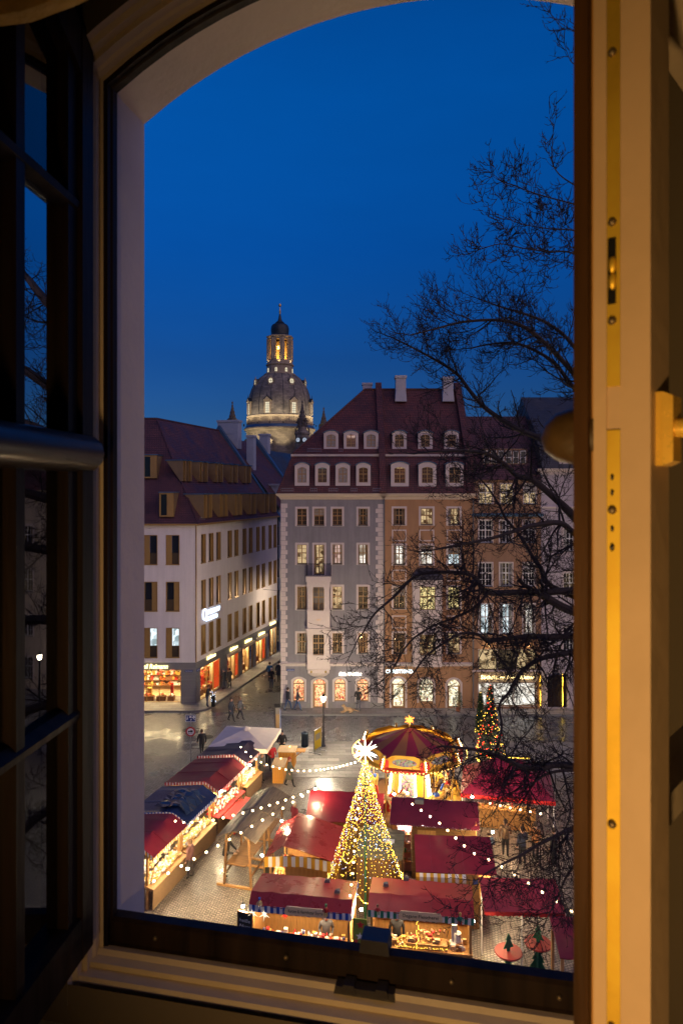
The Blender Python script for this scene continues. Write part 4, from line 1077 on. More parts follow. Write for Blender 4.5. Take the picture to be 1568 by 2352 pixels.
# -------- fourth house (pale) and its neighbour ---------------------------------
PX = BX + BW + .02
h4 = thing('pale_house', 'tall pale pink house with slate roof and a lit gateway at its foot', 'house', (PX, GY - .1, 0), 0, 'old houses along the square')
M_palepl = plaster('pale_plaster', (0.42, 0.36, 0.37))
pc = [(1.7, 2.7), (4.4, 5.4), (7.1, 8.1), (9.8, 10.8)]
prow = [(12.3, 14.0), (8.8, 10.6), (4.6, 6.4)]
gate = (.45, 1.98, .2, 2.85, .25)
holes = [(*c, *r) for c in pc for r in prow] + [gate]
wall_mesh(0, 13, .12, 18.3, holes).build('wall', M_palepl, h4)
for i, c in enumerate(pc):
    for j, r in enumerate(prow): add_window(h4, I, *c, *r, 'white', 'dim' if (i + j) % 3 == 1 else 'dark')
cornice(h4, 0, 13, 18.2, CORN, M_stone); cornice(h4, 0, 13, 15.6, [(0, 0), (.1, .04), (.12, .14), (0, .2)], M_stone, ret=False)
gt = put('gate', surround_mesh(1.53, 2.65, .15, .05, M_stone, .25), h4, (1.215, 0, .2))
mb = MB()
for k in range(5): mb.bx(-.74 + k * .3, -.74 + k * .3 + .28, .10, .15, 0, 2.5 - abs(k - 2) * .05)
mb.build('door_leaf', M_dark, gt)
mb = MB()
for x in (-.14, 1.58): mb.bx(x, x + .06, -.10, -.07, .3, 2.8)
mb.build('light_strip', emit('yellow_light_strip', (1.0, .62, .05), 6), h4)
rb = MB(); rb.poly([(0, -.3, 18.7), (13, -.3, 18.7), (13, 1.4, 21.5), (0, 1.4, 21.5)]); rb.poly([(0, 1.4, 21.5), (13, 1.4, 21.5), (13, 6, 25), (0, 6, 25)]); rb.poly([(0, 6, 25), (13, 6, 25), (13, 12, 18.7), (0, 12, 18.7)]); rb.poly([(0, -.3, 18.7), (0, 1.4, 21.5), (0, 6, 25), (0, 12, 18.7)])
rb.build('roof', M_slate, h4)
dormer(h4, 2.0, -.1, 19.0, 1.3, 1.7, 1.3, 'white', 'dark'); dormer(h4, 6.0, -.1, 19.0, 1.3, 1.7, 1.3, 'white', 'dark')
h5 = thing('far_row_house', 'plain cream house at the far end of the row beyond the tree', 'house', (PX + 13.05, GY - .1, 0), 0, 'old houses along the square')
holes = [(1 + 2.6 * i, 2.1 + 2.6 * i, z, z + 1.8) for i in range(5) for z in (1.0, 4.6, 8.4, 12.2)]
wall_mesh(0, 14, 0, 17, holes).build('wall', plaster('cream_plaster', (.48, .40, .30)), h5)
for k, hq in enumerate(holes): add_window(h5, I, *hq, 'white', ('dim', 'dark', 'warm', 'dark', 'dark')[k % 5])
rb = MB(); rb.poly([(0, -.3, 17), (14, -.3, 17), (14, 6, 23), (0, 6, 23)]); rb.poly([(0, 6, 23), (14, 6, 23), (14, 12, 17), (0, 12, 17)]); rb.build('roof', M_rooftile, h5)
# -------- white modern house on the corner ---------------------------------------
w0 = thing('white_house', 'white modern corner house with gold shutters and a plum tiled hipped roof', 'house', CO, 0)
M_whitepl = plaster('white_render', (0.66, 0.59, 0.57), .08)
M_gold = mat('bronze_anodised', (0.36, 0.21, 0.065), 0.42, 0.35, var=0.10, vscale=2)
M_goldd = mat('bronze_dormer', (0.24, 0.155, 0.075), 0.5, 0.25, var=0.12, vscale=2)
M_clad = brick_mat('grey_cladding', (0.19, 0.18, 0.175), (0.215, 0.20, 0.195), (0.07, 0.066, 0.063), 3.0, 0.11, 0.012, 0.6, 0.8, 'SZ', 0.0, mottle=0.1)
FF = Matrix.Translation((-14.5, 0, 0))                                   # front, local x runs towards the corner
ang = math.atan2(SD.y, SD.x)
FS = Matrix.Rotation(ang, 4, 'Z')                                        # street front, local x runs along the street
LF, LS = 14.5, 17.9
rowsW = [(11.12, 13.46), (7.43, 9.76), (3.77, 6.12)]
colF = [c for k in range(6) for c in [(LF - 2.36 - 1.74 * k, LF - 1.29 - 1.74 * k)]]
def tpos(cx):
    px = (400 + cx / 3.92) / 1.2245; a = (px - CX) / FPX
    return (a * 54 + 11.5) / (0.269 - 0.963 * a)
colS = [(tpos(a), tpos(b)) for a, b in ((650, 700), (735, 785), (817, 865), (942, 987), (1017, 1060), (1107, 1147), (1175, 1215), (1257, 1293), (1318, 1353), (1393, 1425), (1448, 1480))]
shopF = (LF - 13, LF - 1.2, 0.0, 2.8)
shopS = [(tpos(a), tpos(b), .15, z) for a, b, z in ((642, 860, 2.75), (940, 1065, 2.45), (1103, 1220, 2.45), (1255, 1360, 2.45), (1385, 1478, 2.9))]
hF = [(a, b, c, d) for a, b in colF for c, d in rowsW]; hS = [(a, b, c, d) for a, b in colS for c, d in rowsW]
wall_mesh(0, LF, 3.37, 14.3, hF, .2).xf(FF).build('wall', M_whitepl, w0)
wall_mesh(0, LS, 3.37, 14.3, hS, .28).xf(FS).build('wall', M_whitepl, w0)
wall_mesh(0, LF, 0.05, 3.369, [shopF], .5).xf(FF).build('base_wall', M_clad, w0)
wall_mesh(0, LS, 0.05, 3.369, shopS, .3).xf(FS).build('base_wall', M_clad, w0)
# windows: a bronze leaf beside a slot of glass
def modern_window(F, x0, x1, z0, z1, leaf_left, lit, deep, slot):
    w, h = x1 - x0, z1 - z0; key = ('mod', round(w, 2), round(h, 2), leaf_left, lit, deep)
    if key not in WCACHE:
        res = []; b = .05
        mb = MB(); mb.bx(0, b, -.02, deep, 0, h); mb.bx(w - b, w, -.02, deep, 0, h); mb.bx(b, w - b, -.02, deep, h - b, h); mb.bx(-.02, w + .02, -.05, deep, -.04, .03)
        res.append(('window', mb.mesh('window', M_gold)))
        lw = w * slot
        la, lb = (b, b + lw) if leaf_left else (w - b - lw, w - b)
        mb = MB(); mb.bx(la, lb, .04, .09, .03, h - b); mb.bx(la + .03, lb - .03, .03, .04, .12, h * .34); mb.bx(la + .03, lb - .03, .03, .04, h * .36, h - b - .1)
        res.append(('leaf', mb.mesh('leaf', M_gold)))
        ga, gb = (lb, w - b) if leaf_left else (b, la)
        mb = MB(); mb.poly([(ga, deep - .03, .03), (gb, deep - .03, .03), (gb, deep - .03, h - b), (ga, deep - .03, h - b)])
        res.append(('pane', mb.mesh('pane', M_clear if lit in M_lit else M_glassdark)))
        mb = MB(); mb.bx(ga, gb, deep - .06, deep - .04, .03, .9)
        for k in range(6): mb.bx(ga + (gb - ga) * k / 6, ga + (gb - ga) * k / 6 + .012, deep - .12, deep - .1, .03, .95)
        res.append(('guard_rail', mb.mesh('guard_rail', mat('bronze_rail', (.10, .07, .04), .5, .4))))
        D = deep + .6
        mb = MB(); mb.poly([(ga, D, 0), (gb, D, 0), (gb, D, h), (ga, D, h)]); mb.poly([(ga, deep, 0), (ga, D, 0), (ga, D, h), (ga, deep, h)]); mb.poly([(gb, deep, 0), (gb, D, 0), (gb, D, h), (gb, deep, h)]); mb.poly([(ga, deep, h), (gb, deep, h), (gb, D, h), (ga, D, h)])
        res.append(('lit_room' if lit in M_lit else 'blind', mb.mesh('room', M_lit[lit] if lit in M_lit else M_glasscurt)))
        WCACHE[key] = res
    res = WCACHE[key]
    wn = put('window', res[0][1], w0, M=F @ Matrix.Translation((x0, 0, z0)))
    for nm, me in res[1:]: put(nm, me, wn)
for i, (a, b) in enumerate(colF):
    for j, (c, d) in enumerate(rowsW): modern_window(FF, a, b, c, d, j != 1, 'cool' if j == 2 else 'dark', .2, .38)
for i, (a, b) in enumerate(colS):
    for j, (c, d) in enumerate(rowsW): modern_window(FS, a, b, c, d, j == 2, 'white' if (j == 2 and i in (0, 3, 4, 5)) else 'dark', .28, .42)
mb = MB(); mb.bx(-.02, .10, -.02, .10, 3.37, 14.3); 
mb = MB(); mb.path([(0.03, -.03, 3.4), (0.03, -.03, 14.3)], .05, 6); mb.build('corner_bead', M_gold, w0)
# roof
ridge_a = Vector((-5.0, 7.0, 23.4)); off = 6.7
def sp(t, o, z): v = SD * t - SN * o; return Vector((v.x, v.y, z))        # t along the street, o back from its front
ov = -.25
P_c = Vector((0.25, -.25, 14.3)); ridge_b = sp(LS, off, 23.4)
rb = MB()
rb.poly([P_c, sp(LS, ov, 14.3), ridge_b, ridge_a])
rb.poly([(-14.5, -.25, 14.3), P_c, ridge_a, (-14.5, 7.0, 23.4)])
rb.poly([(-14.5, 7.0, 23.4), ridge_a, ridge_b, sp(LS, off * 2, 14.3), (-14.5, 14, 14.3)])
rw = rb.build('roof', M_roofplain, w0)
mb = MB(); mb.path([P_c, ridge_a], .09, 6); mb.path([(-14.5, 7, 23.4), ridge_a, ridge_b], .10, 6); mb.build('ridge', M_roofplain, rw)
mb = MB(); mb.hexa([(-14.5, -.3, 14.22), (.3, -.3, 14.22), (.28, -.05, 14.22), (-14.5, 0, 14.22), (-14.5, -.3, 14.36), (.3, -.3, 14.36), (.28, -.05, 14.36), (-14.5, 0, 14.36)])
q0, q1 = sp(0, -.3, 0), sp(LS, -.3, 0); r0, r1 = sp(0, -.02, 0), sp(LS, -.02, 0)
mb.hexa([(q0.x, q0.y, 14.22), (q1.x, q1.y, 14.22), (r1.x, r1.y, 14.22), (r0.x, r0.y, 14.22), (q0.x, q0.y, 14.36), (q1.x, q1.y, 14.36), (r1.x, r1.y, 14.36), (r0.x, r0.y, 14.36)])
mb.build('gutter', M_gold, rw)
slope = 9.1 / 6.95
def wedge(t0, t1, z0, z1, inset):
    """boxy dormer: upright bronze front, flat top, triangular cheeks dying into the slope"""
    oa = (z0 - 14.3) / slope + ov; ob = (z1 - 14.3) / slope + ov
    d = put('dormer', None, rw)
    mb = MB()
    A0, A1 = sp(t0, oa - inset, z0), sp(t1, oa - inset, z0); T0, T1 = sp(t0, oa - inset, z1), sp(t1, oa - inset, z1); B0, B1 = sp(t0, ob, z1), sp(t1, ob, z1); C0, C1 = sp(t0, oa, z0), sp(t1, oa, z0)
    mb.poly([A0, T0, B0, C0]); mb.poly([A1, C1, B1, T1]); mb.poly([A0, A1, C1, C0])
    mb.build('cheek', M_goldd, d)
    mb = MB(); e = Vector((0, 0, .09)); mb.hexa([sp(t0 - .05, oa - inset - .08, z1), sp(t1 + .05, oa - inset - .08, z1), sp(t1 + .05, ob + .1, z1), sp(t0 - .05, ob + .1, z1), sp(t0 - .05, oa - inset - .08, z1) + e, sp(t1 + .05, oa - inset - .08, z1) + e, sp(t1 + .05, ob + .1, z1) + e, sp(t0 - .05, ob + .1, z1) + e])
    mb.build('dormer_roof', M_copper, d)
    n = 2 if t1 - t0 > .9 else 1
    mb = MB(); f = oa - inset
    for k in range(n):
        ta = t0 + (t1 - t0) * k / n; tb = t0 + (t1 - t0) * (k + 1) / n; s = (tb - ta)
        for x0, x1 in ((ta, ta + s * .12), (ta + s * .55, tb)): mb.poly([sp(x0, f, z0), sp(x1, f, z0), sp(x1, f, z1), sp(x0, f, z1)])
        mb.poly([sp(ta + s * .12, f + .15, z0), sp(ta + s * .55, f + .15, z0), sp(ta + s * .55, f + .15, z1), sp(ta + s * .12, f + .15, z1)], 1)
        mb.poly([sp(ta + s * .55, f, z0), sp(ta + s * .55, f + .15, z0), sp(ta + s * .55, f + .15, z1), sp(ta + s * .55, f, z1)])
        mb.bx(0, 0, 0, 0, 0, 0) if False else None
    mb.build('front', [M_gold, M_glassdark], d)
grp = [(.55, 1.15), (1.5, 2.1), (3.5, 4.1), (4.5, 5.1), (6.5, 7.1), (7.6, 8.2), (9.7, 10.3), (10.9, 11.5), (13.0, 13.6), (14.2, 14.8), (16.2, 16.8)]
for a, b in grp: wedge(a + .5, b + .5, 14.75, 16.65, .25)
for a, b in grp[:-1]: wedge(a + 1.3, b + 1.3, 17.75, 19.45, .25)
for x, z in ((-2.9, 14.9), (-6.4, 14.9), (-4.9, 18.0), (-8.4, 18.0)):
    y0 = (z - 14.3) / (9.1 / 7.25) - .45; y1 = (z + 1.9 - 14.3) / (9.1 / 7.25) - .2
    d = put('dormer', None, rw); mb = MB()
    for xx in (x, x + 1.15): mb.poly([(xx, y0, z), (xx, y0, z + 1.9), (xx, y1, z + 1.9), (xx, y0 + .3, z)])
    mb.build('cheek', M_goldd, d)
    mb = MB(); mb.bx(x - .05, x + 1.2, y0 - .08, y1 + .1, z + 1.9, z + 1.98); mb.build('dormer_roof', M_copper, d)
    mb = MB(); mb.bx(x, x + .12, y0, y0 + .1, z, z + 1.9); mb.bx(x + .6, x + 1.15, y0, y0 + .1, z, z + 1.9); mb.bx(x + .12, x + .6, y0, y0 + .1, z, z + .12); mb.bx(x + .12, x + .6, y0, y0 + .1, z + 1.78, z + 1.9); mb.poly([(x + .12, y0 + .06, z), (x + .6, y0 + .06, z), (x + .6, y0 + .06, z + 1.9), (x + .12, y0 + .06, z + 1.9)], 1); mb.build('front', [M_gold, M_glassdark], d)
def guard2(o, z, t0, t1):
    mb = MB()
    for zz in (0, .2): mb.path([sp(t0, o, z + zz), sp(t1, o, z + zz)], .012, 4)
    n = int((t1 - t0) / .16)
    for k in range(n + 1): t = t0 + (t1 - t0) * k / n; mb.path([sp(t, o, z - .05), sp(t, o, z + .2)], .008, 4)
    mb.build('snow_guard', MATS['galvanised'], rw)
guard2(-.05, 14.62, .6, 1.5)
# parapet firewall at the far end with blue sheet coping, chimneys
mb = MB()
Pp = [(ov - .1, 14.2), (off, 23.95), (off * 2, 14.2), (off * 2, 13.6), (off, 23.2), (ov - .1, 13.6)]
A = [sp(LS, o, z) for o, z in Pp]; B = [sp(LS + .5, o, z) for o, z in Pp]
for k in range(6): mb.poly([A[k], B[k], B[(k + 1) % 6], A[(k + 1) % 6]])
mb.poly(A); mb.poly(B[::-1]); mb.build('firewall', M_copper, rw)
def chim(o, t, z0, w, d, h, parent, mtl=None):
    mtl = mtl or mat('chimney_render_blue', (.32, .35, .41), .85, var=.08)
    c = sp(t, o, 0); mb = MB(); M = Matrix.Translation(c) @ FS
    mb.bx(-w / 2, w / 2, -d / 2, d / 2, z0, z0 + h, 0, M); mb.bx(-w / 2 - .08, w / 2 + .08, -d / 2 - .08, d / 2 + .08, z0 + h, z0 + h + .22, 0, M)
    mb.bx(-w / 2 - .02, -w / 2 + .02, -d / 4, d / 4, z0 + h * .55, z0 + h * .9, 0, M)
    return mb.build('chimney', mtl, parent)
chim(6.2, 19.6, 21.5, 1.0, 2.4, 2.9, rw); chim(3.6, 19.5, 18.5, .7, .8, 4.2, rw)
# street shops -------------------------------------------------------------------
def shop_room(parent, F, x0, x1, z0, z1, y0, depth, wallm, lampm, seed, shelves=True, floor=True):
    rr = random.Random(seed)
    room = put('shop_interior', None, parent, M=F)
    mb = MB(); 
    mb.poly([(x0, y0 + depth, z0), (x1, y0 + depth, z0), (x1, y0 + depth, z1), (x0, y0 + depth, z1)]); mb.poly([(x0, y0, z0), (x0, y0 + depth, z0), (x0, y0 + depth, z1), (x0, y0, z1)]); mb.poly([(x1, y0, z0), (x1, y0 + depth, z0), (x1, y0 + depth, z1), (x1, y0, z1)])
    mb.poly([(x0, y0, z1), (x1, y0, z1), (x1, y0 + depth, z1), (x0, y0 + depth, z1)])
    if floor: mb.poly([(x0, y0, z0), (x1, y0, z0), (x1, y0 + depth, z0), (x0, y0 + depth, z0)])
    mb.build('room_wall', wallm, room)
    mb = MB(); n = max(2, int((x1 - x0) / .8))
    for k in range(n):
        x = x0 + (k + .5) * (x1 - x0) / n; mb.bx(x - .28, x + .28, y0 + .25, y0 + min(depth - .1, 1.0), z1 - .06, z1 - .03)
    mb.build('ceiling_lamp', lampm, room)
    gm = MB(); cls = [mat('pack_red', (.5, .035, .02), .5), mat('pack_gold', (.55, .34, .07), .45), mat('pack_white', (.75, .7, .62), .6), mat('pack_brown', (.22, .09, .03), .6), mat('pack_orange', (.65, .16, .03), .5)]
    if shelves:
        for z in (0.55, 1.0, 1.45, 1.9):
            zz = z0 + z
            if zz > z1 - .3: continue
            gm.bx(x0 + .05, x1 - .05, y0 + depth - .4, y0 + depth - .02, zz - .03, zz, 3)
            x = x0 + .1
            while x < x1 - .2:
                w = rr.uniform(.1, .28); h = rr.uniform(.12, .34); gm.bx(x, x + w * .9, y0 + depth - .36, y0 + depth - .12, zz, zz + h, rr.randrange(5)); x += w
        x = x0 + .15
        while x < x1 - .5:         # low tables heaped with wrapped goods near the glass
            w = rr.uniform(.5, .9); w = min(w, x1 - x - .1); gm.bx(x, x + w, y0 + .18, y0 + .62, z0, z0 + .42, 3)
            for _ in range(16): gm.ball((x + rr.uniform(.08, w - .08), y0 + rr.uniform(.25, .55), z0 + .46 + rr.uniform(0, .1)), rr.uniform(.05, .10), 6, 4, rr.choice((1, 2, 2, 0, 4)))
            for _ in range(7): hx = x + rr.uniform(.05, w - .05); hz_ = rr.uniform(.15, .7); gm.ball((hx, y0 + rr.uniform(.2, .5), z1 - .1 - hz_), rr.uniform(.04, .08), 6, 4, rr.randrange(5))
            if rr.random() < .6: gm.bx(x + w * .3, x + w * .7, y0 + .55, y0 + .8, z0 + .42, z0 + rr.uniform(.9, 1.4), rr.choice((0, 4, 1)))
            x += w + rr.uniform(.1, .4)
    stuff(gm.build('goods', cls, room))
    return room
M_shopwall = mat('shop_wall_warm', (.62, .45, .24), .8, var=.2, vscale=2)
M_shoplamp = emit('shop_lamp', (1.0, .76, .40), 55)
M_shoplamp2 = emit('shop_lamp_white', (1.0, .86, .62), 50)
M_redp = emit('backlit_poster', (1.0, .10, .02), .75)
M_neony = emit('neon_yellow', (1.0, .80, .32), 4)
M_barg = M_gold
# the big front shop: recessed glazing
shop_room(w0, FF, LF - 13, LF - 1.2, .06, 2.8, .5, 3.2, M_shopwall, M_shoplamp, 5)
gz = put('glazing', None, w0, M=FF)
xs = [LF - 13 + k * 1.0 for k in range(12)]
for k in range(11):
    a, b = xs[k], xs[k + 1]; ya, yb = .45, .45
    mb = MB(); mb.poly([(a, ya, .1), (b, yb, .1), (b, yb, 2.75), (a, ya, 2.75)]); mb.build('pane', M_clear, gz)
    mb = MB(); mb.bx(a - .025, a + .025, ya - .05, ya + .03, .06, 2.8); mb.build('mullion', M_barg, gz)
mb = MB(); mb.bx(LF - 13, LF - 1.2, .38, .5, 2.72, 2.8); mb.bx(LF - 13, LF - 1.2, .40, .5, .06, .14); mb.build('rail', M_barg, gz)
lettering('Emil Reimann', .52, M_neony, w0, (LF - 3.35, -.10, 3.07), M=FF, shear=.25, bold=.012, width=2.3, name='lit_sign')
for k, (a, b, c, d) in enumerate(shopS):
    sw = put('shop_window', None, w0, M=FS)
    shop_room(w0, FS, a, b, .15, d, .3, 1.05, M_shopwall, M_shoplamp if k < 4 else M_shoplamp2, 20 + k)
    mb = MB(); n = 3
    for i in range(n + 1): x = a + (b - a) * i / n; mb.bx(x - .03, x + .03, .02, .12, .1, d)
    mb.bx(a, b, .02, .12, d - .06, d); mb.bx(a, b, .02, .12, .1, .2); mb.build('frame', M_barg, sw)
    for i in range(n):
        x0, x1 = a + (b - a) * i / n + .03, a + (b - a) * (i + 1) / n - .03
        mb = MB(); mb.poly([(x0, .08, .2), (x1, .08, .2), (x1, .08, d - .06), (x0, .08, d - .06)]); mb.build('pane', M_clear, sw)
        if i == 2 and k < 4:
            mb = MB(); mb.bx(x0 + .03, x1 - .03, .10, .12, .35, d - .15); mb.build('poster', M_redp, sw)
            lettering('Dresdner Stollen', .16, MATS['pack_gold'], sw, ((x0 + x1) / 2, .097, 1.3), rx=90, width=.35, depth=.004)
    if k in (1, 2, 3):
        mb = MB(); mb.bx(a - .1, b + .1, -.22, .02, d, d + .26); mb.build('awning_box', mat('awning_beige', (.55, .42, .30), .7), sw)
    lettering('Emil Reimann' if k < 4 else 'Schokoladen', .40, M_neony, w0, ((a + b) / 2 - .05, -.10, d + .52), M=FS, shear=.3, bold=.012, width=min(1.6, (b - a) * .95), name='lit_sign')
# blue-white illuminated company sign between the second and third storeys
M_neonb = emit('neon_blue_white', (.62, .78, 1.0), 3)
sg = put('illuminated_sign', None, w0, M=FS)
rg = [(1.35 + .34 * math.cos(t), -.10, 6.95 + .42 * math.sin(t)) for t in [2 * math.pi * j / 24 for j in range(25)]]
mb = MB(); mb.path(rg, .055, 6, cap=False); mb.build('ring', M_neonb, sg)
lettering('ITTERSHOP', .52, M_neonb, sg, (3.0, -.10, 7.0), width=2.3, bold=.018, name='lit_lettering')
mb = MB(); mb.bx(1.6, 3.6, -.14, -.04, 6.35, 6.62); bb = mb.build('sign_box', M_neonb, sg)
lettering('WIDEX', .2, M_black, bb, (2.6, -.15, 6.48), width=1.4, spacing=1.4)
# street name plates on the pillar
for F_, x, tw in ((FF, LF - .55, .62), (FS, .35, .55)):
    mb = MB(); mb.bx(x - tw / 2, x + tw / 2, -.05, -.02, 2.62, 2.80); s_ = put('street_sign', mb.mesh('street_sign', M_bluesign), w0, M=F_)
    lettering('Schloßstraße', .10, M_whitesign, s_, (x, -.053, 2.71), width=tw * .85, depth=.004)

# -------- houses further up the side street --------------------------------------
n1 = thing('narrow_street_house', 'narrow bluish house behind the white house with sheet coped gables', 'house', CO, 0)
mb = MB(); a, b = sp(LS + .5, 0, 0), sp(26.5, 0, 0)
mb.poly([a, b, b + Vector((0, 0, 15.2)), a + Vector((0, 0, 15.2))]); mb.poly([sp(26.5, 0, 0), sp(26.5, 12, 0), sp(26.5, 12, 15), sp(26.5, 6, 23), sp(26.5, 0, 15.2)]); mb.build('wall', plaster('blue_grey_plaster', (.36, .37, .42)), n1)
mb = MB(); mb.poly([sp(LS + .5, -.2, 15.0), sp(26.5, -.2, 15.0), sp(26.5, 6, 22.6), sp(LS + .5, 6, 22.6)]); mb.poly([sp(LS + .5, 6, 22.6), sp(26.5, 6, 22.6), sp(26.5, 12, 15), sp(LS + .5, 12, 15)]); rn = mb.build('roof', M_roofplain, n1)
mb = MB(); Pp = [(-.3, 14.9), (6, 23.3), (12, 15), (12, 14.4), (6, 22.6), (-.3, 14.3)]
A = [sp(26.2, o, z) for o, z in Pp]; B = [sp(26.8, o, z) for o, z in Pp]
for k in range(6): mb.poly([A[k], B[k], B[(k + 1) % 6], A[(k + 1) % 6]])
mb.poly(A); mb.poly(B[::-1]); mb.build('coping', M_copper, rn)
mb = MB(); c = sp(21.5, .8, 15.2); M = Matrix.Translation(c) @ FS; mb.bx(-1.1, 1.1, -.6, 1.4, 0, 2.3, 0, M); mb.bx(-1.25, 1.25, -.8, 1.6, 2.3, 2.5, 0, M); dd = mb.build('dormer', MATS['blue_grey_plaster'], rn)
mb = MB()
for k in range(3): mb.bx(-.9 + k * .65, -.9 + k * .65 + .45, -.63, -.61, .5, 2.0, 0, M)
mb.build('window', M_glassdark, dd)
for t in (19.3, 21.5, 23.7, 25.6):
    for z in (1, 4.4, 7.8, 11.2):
        add_window(n1, FS, t - .45, t + .45, z, z + 1.9, 'white', 'dim' if z == 1 else 'dark', proud=.12)
chim(5.2, 27.3, 20.5, .8, 1.1, 3.0, rn)
n2 = thing('slate_street_house', 'dark slate roofed house at the far end of the side street', 'house', CO, 0)
mb = MB(); mb.poly([sp(26.8, .3, 0), sp(46, .3, 0), sp(46, .3, 15), sp(26.8, .3, 15)]); mb.build('wall', plaster('dusky_plaster', (.30, .29, .32)), n2)
mb = MB(); mb.poly([sp(26.8, 0, 15), sp(46, 0, 15), sp(46, 5, 21.8), sp(26.8, 5, 21.8)]); mb.poly([sp(26.8, 5, 21.8), sp(46, 5, 21.8), sp(46, 10, 15), sp(26.8, 10, 15)]); mb.poly([sp(46, 0, 15), sp(46, 10, 15), sp(46, 5, 21.8)]); rn2 = mb.build('roof', M_slate, n2)
mb = MB()
for k in range(4): t = 30 + k * 4; mb.hexa([sp(t, 1.6, 17.0), sp(t + 1.2, 1.6, 17.0), sp(t + 1.2, 3.0, 18.95), sp(t, 3.0, 18.95), sp(t, 1.5, 17.15), sp(t + 1.2, 1.5, 17.15), sp(t + 1.2, 2.9, 19.1), sp(t, 2.9, 19.1)])
mb.build('roof_light', mat('roof_glass', (.12, .25, .42), .1, spec=.8), rn2)
# cross houses closing the view up the street, right of it
n3 = thing('closing_house', 'dark roofed house with blue roof lights closing the side street', 'house', (-13, 97, 0), 0)
wall_mesh(0, 26, 0, 15, [(1.5 + 2.6 * k, 2.6 + 2.6 * k, z, z + 1.9) for k in range(9) for z in (1, 4.6, 8.2, 11.6)]).build('wall', MATS['dusky_plaster'], n3)
for k in range(9):
    for z in (1, 4.6, 8.2, 11.6): add_window(n3, I, 1.5 + 2.6 * k, 2.6 + 2.6 * k, z, z + 1.9, 'white', 'warm' if (z == 1) else 'dark')
mb = MB(); mb.poly([(-.3, -.3, 15), (26.3, -.3, 15), (25, 3, 19.6), (1, 3, 19.6)]); mb.poly([(-.3, -.3, 15), (1, 3, 19.6), (1, 10, 19.6), (-.3, 12, 15)]); mb.poly([(1, 3, 19.6), (25, 3, 19.6), (22, 6.5, 21.4), (4, 6.5, 21.4)]); mb.poly([(1, 3, 19.6), (4, 6.5, 21.4), (1, 10, 19.6)]); r3 = mb.build('roof', M_slate, n3)
mb = MB()
for k in range(5): x = 8 + k * 1.1; mb.hexa([(x, -.05, 16.0), (x + .75, -.05, 16.0), (x + .75, .9, 17.4), (x, .9, 17.4), (x, -.2, 16.1), (x + .75, -.2, 16.1), (x + .75, .75, 17.5), (x, .75, 17.5)])
mb.build('roof_light', MATS['roof_glass'], r3)
mb = MB(); mb.bx(6.0, 14, 2.2, 4.2, 19.5, 20.5); mb.build('roof_terrace', M_copper, r3)
for k in range(4): chimney(r3, 7.2 + k * .8, 6.4, 20.5, .5, .6, 1.5)
lamp('street_glow', 'POINT', (-4.5, 80, 5.2), 260, (1.0, .78, .5), n1, .15)
# lantern hung on a wire across the side street
sl = thing('hanging_lamp', 'dark hooded lamp hung on a wire across the side street', 'street lamp', sp(14, -3.0, 0) + CO)
mb = MB(); c0_, c1_ = sp(14, 0, 7.2) - sp(14, -3, 0), sp(14, -6.2, 7.3) - sp(14, -3, 0)
mb.path([c0_, (c0_ + c1_) / 2 - Vector((0, 0, .18)), c1_], .012, 4); mb.build('wire', M_black, sl)
mb = MB(); mb.lathe([(.02, 7.08), (.10, 6.98), (.28, 6.72), (.30, 6.66)], 12); mb.build('lamp_shade', M_iron, sl, True)
mb = MB(); mb.ball((0, 0, 6.68), .1, 8, 6); mb.build('bulb', emit('street_bulb_warm', (1, .80, .52), 18), sl, True)
lamp('street_light', 'POINT', (0, 0, 6.5), 520, (1.0, .80, .55), sl, .12)

# ================================================================== the domed church behind
KX, KY = -24.4, 271.0
ch = thing('domed_church', 'floodlit sandstone church dome with lantern rising behind the roofs', 'church', (KX, KY, 0))
def kz(cy): return 17 + (1126 - (830 + cy / 5.113) / 1.2245) * .17283
kr = lambda px: px * .0276
M_sand = mat('floodlit_sandstone', (0.34, 0.27, 0.18), .85, var=.35, vscale=.35, bump=.3, bscale=2)
M_sandd = brick_mat('weathered_sandstone', (0.15, 0.13, 0.105), (0.24, 0.205, 0.16), (0.08, 0.07, 0.055), 1.6, .6, .03, .85, .3, 'SZ', mottle=.55, mscale=.22)
M_leadroof = mat('dark_lead_roof', (0.028, 0.036, 0.040), .45, .4, var=.3, vscale=.8)
prof = [(475, 3300), (475, 2300), (478, 2200), (468, 2100), (475, 2000), (490, 1965), (512, 1950), (512, 1935), (495, 1925)]
mb = MB(); mb.lathe([(kr(a), kz(b)) for a, b in prof], 48); mb.build('drum', M_sandd, ch, True)
mb = MB(); mb.lathe([(kr(a), kz(b)) for a, b in ((498, 1926), (486, 1895), (474, 1888))], 48); mb.build('ledge', M_copper, ch, True)
mb = MB(); mb.lathe([(kr(a), kz(b)) for a, b in ((474, 1888), (474, 1870), (468, 1868), (462, 1790), (470, 1785), (476, 1770), (476, 1760), (464, 1752))], 48); mb.build('gallery', M_sand, ch, True)
mb = MB()
for k in range(96):
    t = 2 * math.pi * k / 96; r = kr(468); mb.path([(r * math.cos(t), r * math.sin(t), kz(1862)), (r * math.cos(t), r * math.sin(t), kz(1795))], .22, 4)
mb.build('balustrade', M_sand, ch)
dome = [(464, 1752), (462, 1680), (457, 1600), (446, 1520), (428, 1440), (404, 1370), (372, 1305), (334, 1250), (290, 1205), (245, 1170), (222, 1156), (210, 1140)]
mb = MB(); mb.lathe([(kr(a), kz(b)) for a, b in dome], 64); dm = mb.build('dome', M_sandd, ch, True)
mb = MB()
for k in range(16):
    t = 2 * math.pi * (k + .5) / 16; P = [((kr(a) + .03) * math.cos(t), (kr(a) + .03) * math.sin(t)) for a, b in dome]
    mb.path([(p[0], p[1], kz(b)) for p, (a, b) in zip(P, dome)], .10, 4)
